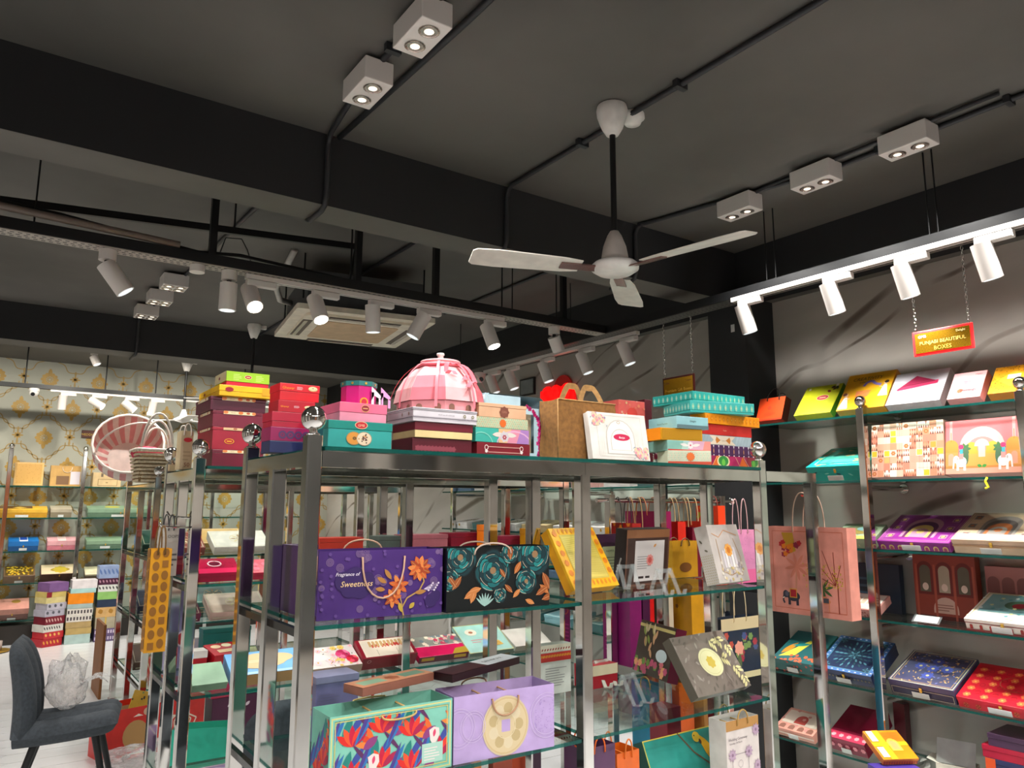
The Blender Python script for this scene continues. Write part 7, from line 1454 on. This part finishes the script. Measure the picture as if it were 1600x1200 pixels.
for pts in ([(.70, 3.19), (.62, 3.10), (.57, 3.05)], [(.72, 3.74), (.76, 3.79), (.825, 3.85)], [(.70, 3.22), (.665, 3.36), (.66, 3.40)]):
    zz = {3.05: O_.z+h_m-.018+.10, 3.85: 1.282, 3.40: 1.462}[pts[-1][1]]
    MB().tube([(x-.72, y-3.20, zz-.012+.004*i) for i, (x, y) in enumerate(pts)]+[(pts[-1][0]-.72-.01, pts[-1][1]-3.2, zz+.012)], .004, CHROME, 6).build('hook', RK2)
# ---------------------------------------------------------------- stand with hanging paper bags behind the near rack
t = thing('bag_stand', 'chrome stand with bars from which red and yellow paper bags hang', 'stand', (2.68, 2.95, 0))
for x in (0, .86): p = post_mb(x, 0, 0, 1.56).build('post', t); MB().box(x-.03, x+.03, -.18, .18, 0, .02, CHROME).build('foot', t)
for z in (1.53, 1.10): MB().cyl((-.09, 0, z), (.95, 0, z), .011, CHROME, n=10).ball((.96, 0, z), .022, CHROME, 14, 8).build('hanging_bar', t)
def hung(l, X, w, d, h, ztop, cc, art=None, rope='#c9b48a', name='paper_bag', bar=1.53):
    return bag(l, Vector((X, 2.95+w/2, ztop-h)), (0, -1), (w, d, h), cc, art, '#5a2a2a', rope, bar-ztop+.036, up=True, hx=(.35, .65), name=name, group=None)
def fl_art(w, h, c1, c2, n, seed): a = Art(w, h); return {'front': a.scatter(n, lambda x, y, R: a.flower(x, y, R.uniform(.01, .02), R.choice([c1, c2]), 6), seed)}
hung('red paper bag with orange flowers, first on the upper bar of the bag stand', 2.74, .2, .06, .24, 1.415, '#a8201a', fl_art(.2, .24, '#e0801a', '#c9401a', 18, 3), '#2a2420')
hung('orange red paper bag, second on the upper bar of the bag stand', 2.83, .18, .05, .20, 1.39, '#c2301a', fl_art(.18, .2, '#e8901a', '#a82a1a', 14, 5), '#b08a5a')
hung('large plain magenta maroon bag on the upper bar of the bag stand', 2.91, .26, .08, .30, 1.475, '#8a0f4a', None, '#b5683a')
hung('bright red bag with string handles on the upper bar of the bag stand', 3.06, .22, .06, .24, 1.42, '#d2281a', None, '#b89a6a')
hung('dark wine bag behind the bright red one on the upper bar of the bag stand', 3.16, .24, .06, .26, 1.39, '#6a0f2a', None, '#a8885a')
hung('scarlet bag with string loops on the upper bar of the bag stand', 3.26, .18, .05, .22, 1.42, '#d8321e', None, '#c9ac7a')
hung('tall glowing orange red printed bag at the end of the upper bar of the stand', 3.42, .16, .06, .34, 1.505, '#e8401a', fl_art(.16, .34, '#f0901a', '#b8a01a', 14, 8), '#8a2a1a', bar=1.54)
hung('purple bag with gold ring seal on the lower bar of the bag stand', 2.71, .2, .08, .34, 1.06, '#7a0f5a', {'front': Art(.2, .34).ring(.05, .23, .03, .035, .005, '#d8702a').lines(.02, .08, .06, .16, 5, '#b83a8a')}, bar=1.1)
hung('dark plum bag with woven diamond print on the lower bar of the bag stand', 2.80, .2, .05, .34, 1.06, '#3f0a34', None, bar=1.1)
hung('slim bright red bag with cream hem on the lower bar of the bag stand', 2.87, .12, .05, .32, 1.07, '#d8120f', {'front': Art(.12, .32).rect(0, .02, .12, .05, '#efd9c8')}, bar=1.1)
hung('grey green bag on the lower bar of the bag stand', 2.94, .16, .05, .28, 1.06, '#5f6352', None, bar=1.1)
hung('cream bag with brown writing up its side on the lower bar of the bag stand', 3.01, .12, .05, .27, 1.05, '#cdbfa6', {'front': Art(.12, .27).text('Premium Gifts', .075, .03, .022, '#6a4a34', 'l', rot=1.5708)}, bar=1.1)
hung('large mustard yellow textured bag on the lower bar of the bag stand', 3.10, .30, .09, .38, 1.06, '#c98f18', {'front': Art(.3, .38).flower(.2, .3, .012, '#7a4a1a', 5)}, '#9a6a1a', bar=1.1)
hung('beige bag behind the mustard bag on the lower bar of the bag stand', 3.22, .24, .06, .34, 1.05, '#b8945a', None, bar=1.1)
bag('teal blue tall bag standing in the aisle under the bag stand', Vector((2.72, 2.86, .0)), (0, -1), (.2, .07, .66), '#1a7a9a', None, '#3a5a6a', '#c9a04a', .05, up=True)
bag('burnt orange tall bag standing in the aisle under the bag stand', Vector((2.86, 2.92, .0)), (0, -1), (.24, .10, .66), '#c9561a', None, '#7a3a1a', '#c9a04a', .05, up=True)
bag('tan kraft tall bag standing in the aisle under the bag stand', Vector((3.02, 2.95, .0)), (0, -1), (.28, .12, .62), '#a8743a', None, '#7a5a2a', '#c9a04a', .05, up=True)
# ---------------------------------------------------------------- signs, emblem, small wall things
def chain(t, x, y, z0, z1, n):
    mb = MB(); L = (z1-z0)/n
    for i in range(n):
        c = z0+L*(i+.5); P = []
        for k in range(8): a = 2*PI*k/8; u, v = .0055*math.cos(a), L*.66*math.sin(a); P.append((x+(u if i % 2 else 0), y+(0 if i % 2 else u), c+v))
        mb.tube(P, .0017, CHROME, 4, True)
    o = mb.build('chain', t); return tag(o, kind='stuff')
def hang_sign(label, X, ya, yb, zl, zh, ztop, lines, red, ink_):
    w = ya-yb; h = zh-zl; t = thing('hanging_sign', label, 'sign', (X, ya, zl)); t.rotation_euler = (0, 0, -PI/2)
    MB().box(-.004, w+.004, 0, .008, -.004, h+.004, red).build('sign_border', t, .003); MB().box(.008, w-.008, -.002, -.0001, .008, h-.008, foil('#b98a1e', .25)).build('sign_plate', t)
    a = Art(w, h)
    for tx, x, y, s, c in lines: a.text(tx, w*x, h*y, h*s, c)
    p = lay(a, 'front', t, (w, .01, h)); p.location.y = -.0015
    for x in (.012, w-.012): chain(t, x, .004, h+.002, ztop-zl, 22)
    return t
hang_sign('glowing red edged gold hanging sign about Punjabi boxes on two chains', 3.525, 1.765, 1.508, 2.195, 2.303, 2.66, [('PUNJABI BEAUTIFUL', .5, .42, .15, '#ffcf6a'), ('BOXES', .5, .14, .17, '#ffb84a'), ('Delight', .82, .76, .09, '#f4e0a0'), ('GMB', .16, .72, .12, '#fff0c0')], emit('#ff1a1e', .8), 0)
s2 = hang_sign('dark edged gold hanging sign on two chains near the black column', 3.5, 3.335, 3.082, 2.17, 2.296, 2.66, [('Premium Gift Boxes', .5, .28, .15, '#d8a83a'), ('GMB', .14, .68, .11, '#6a3a0a'), ('Delight', .84, .70, .08, '#6a3a0a')], mat('#4a0f0c', .3), 0)
A, B = aX(845, 644, 4.03), aX(892, 640, 4.03)
t = thing('lit_emblem', 'glowing red letter emblem with rounded crest on the marble wall', 'emblem', (4.06, A.y, A.z)); t.rotation_euler = (0, 0, -PI/2); RED, RED2 = emit('#ff0d0d', 1.1), emit('#8a0606', .25); w = A.y-B.y; V, F = glyphs('S22'); mx = max(v[0] for v in V); sc = w*1.02/mx; mb = MB()
n = len(V); me_ = [(x*sc, -.03, y*sc*1.0) for x, y in V]; mb.add(me_, F, RED)
mb.add([(x*sc+ox, -.018, y*sc+oz) for ox in (-.012, .012) for oz in (-.012, .012) for x, y in V], [[i+n*k for i in f] for k in range(4) for f in F], RED); mb.build('letters', t)
MB().box(-.03, w*.4, -.016, 0, -.03, .19, RED).box(w*.4, w+.03, -.016, 0, -.02, .20, RED).build('backing_plate', t, .012)
MB().cyl((w*.68, -.012, .17), (w*.68, 0, .17), w*.30, RED2, n=22).build('crest', t)
t = thing('picture_frame', 'small black framed picture on the marble wall near the emblem', 'picture', (4.068, 5.66, 2.50)); MB().box(-.02, 0, -.22, 0, 0, .16, BLACK).build('frame', t); MB().box(-.022, -.0205, -.205, -.015, .015, .145, mat('#8a8f90', .2)).build('picture', t)
P = aY(1145, 513, 2.909) if 0 else aX(1145, 513, 3.789); t = thing('wall_label', 'small plain white label stuck on the black column', 'label', (3.7885, P.y, P.z)); MB().box(-.001, 0, -.014, .014, -.024, .024, mat('#d0d0cc')).build('label_sheet', t)
for pref in list(bpy.data.objects):
    if pref.name.startswith('printed_pattern') and pref.parent is not None and len(pref.data.polygons) > 1: pref['kind'] = 'stuff'
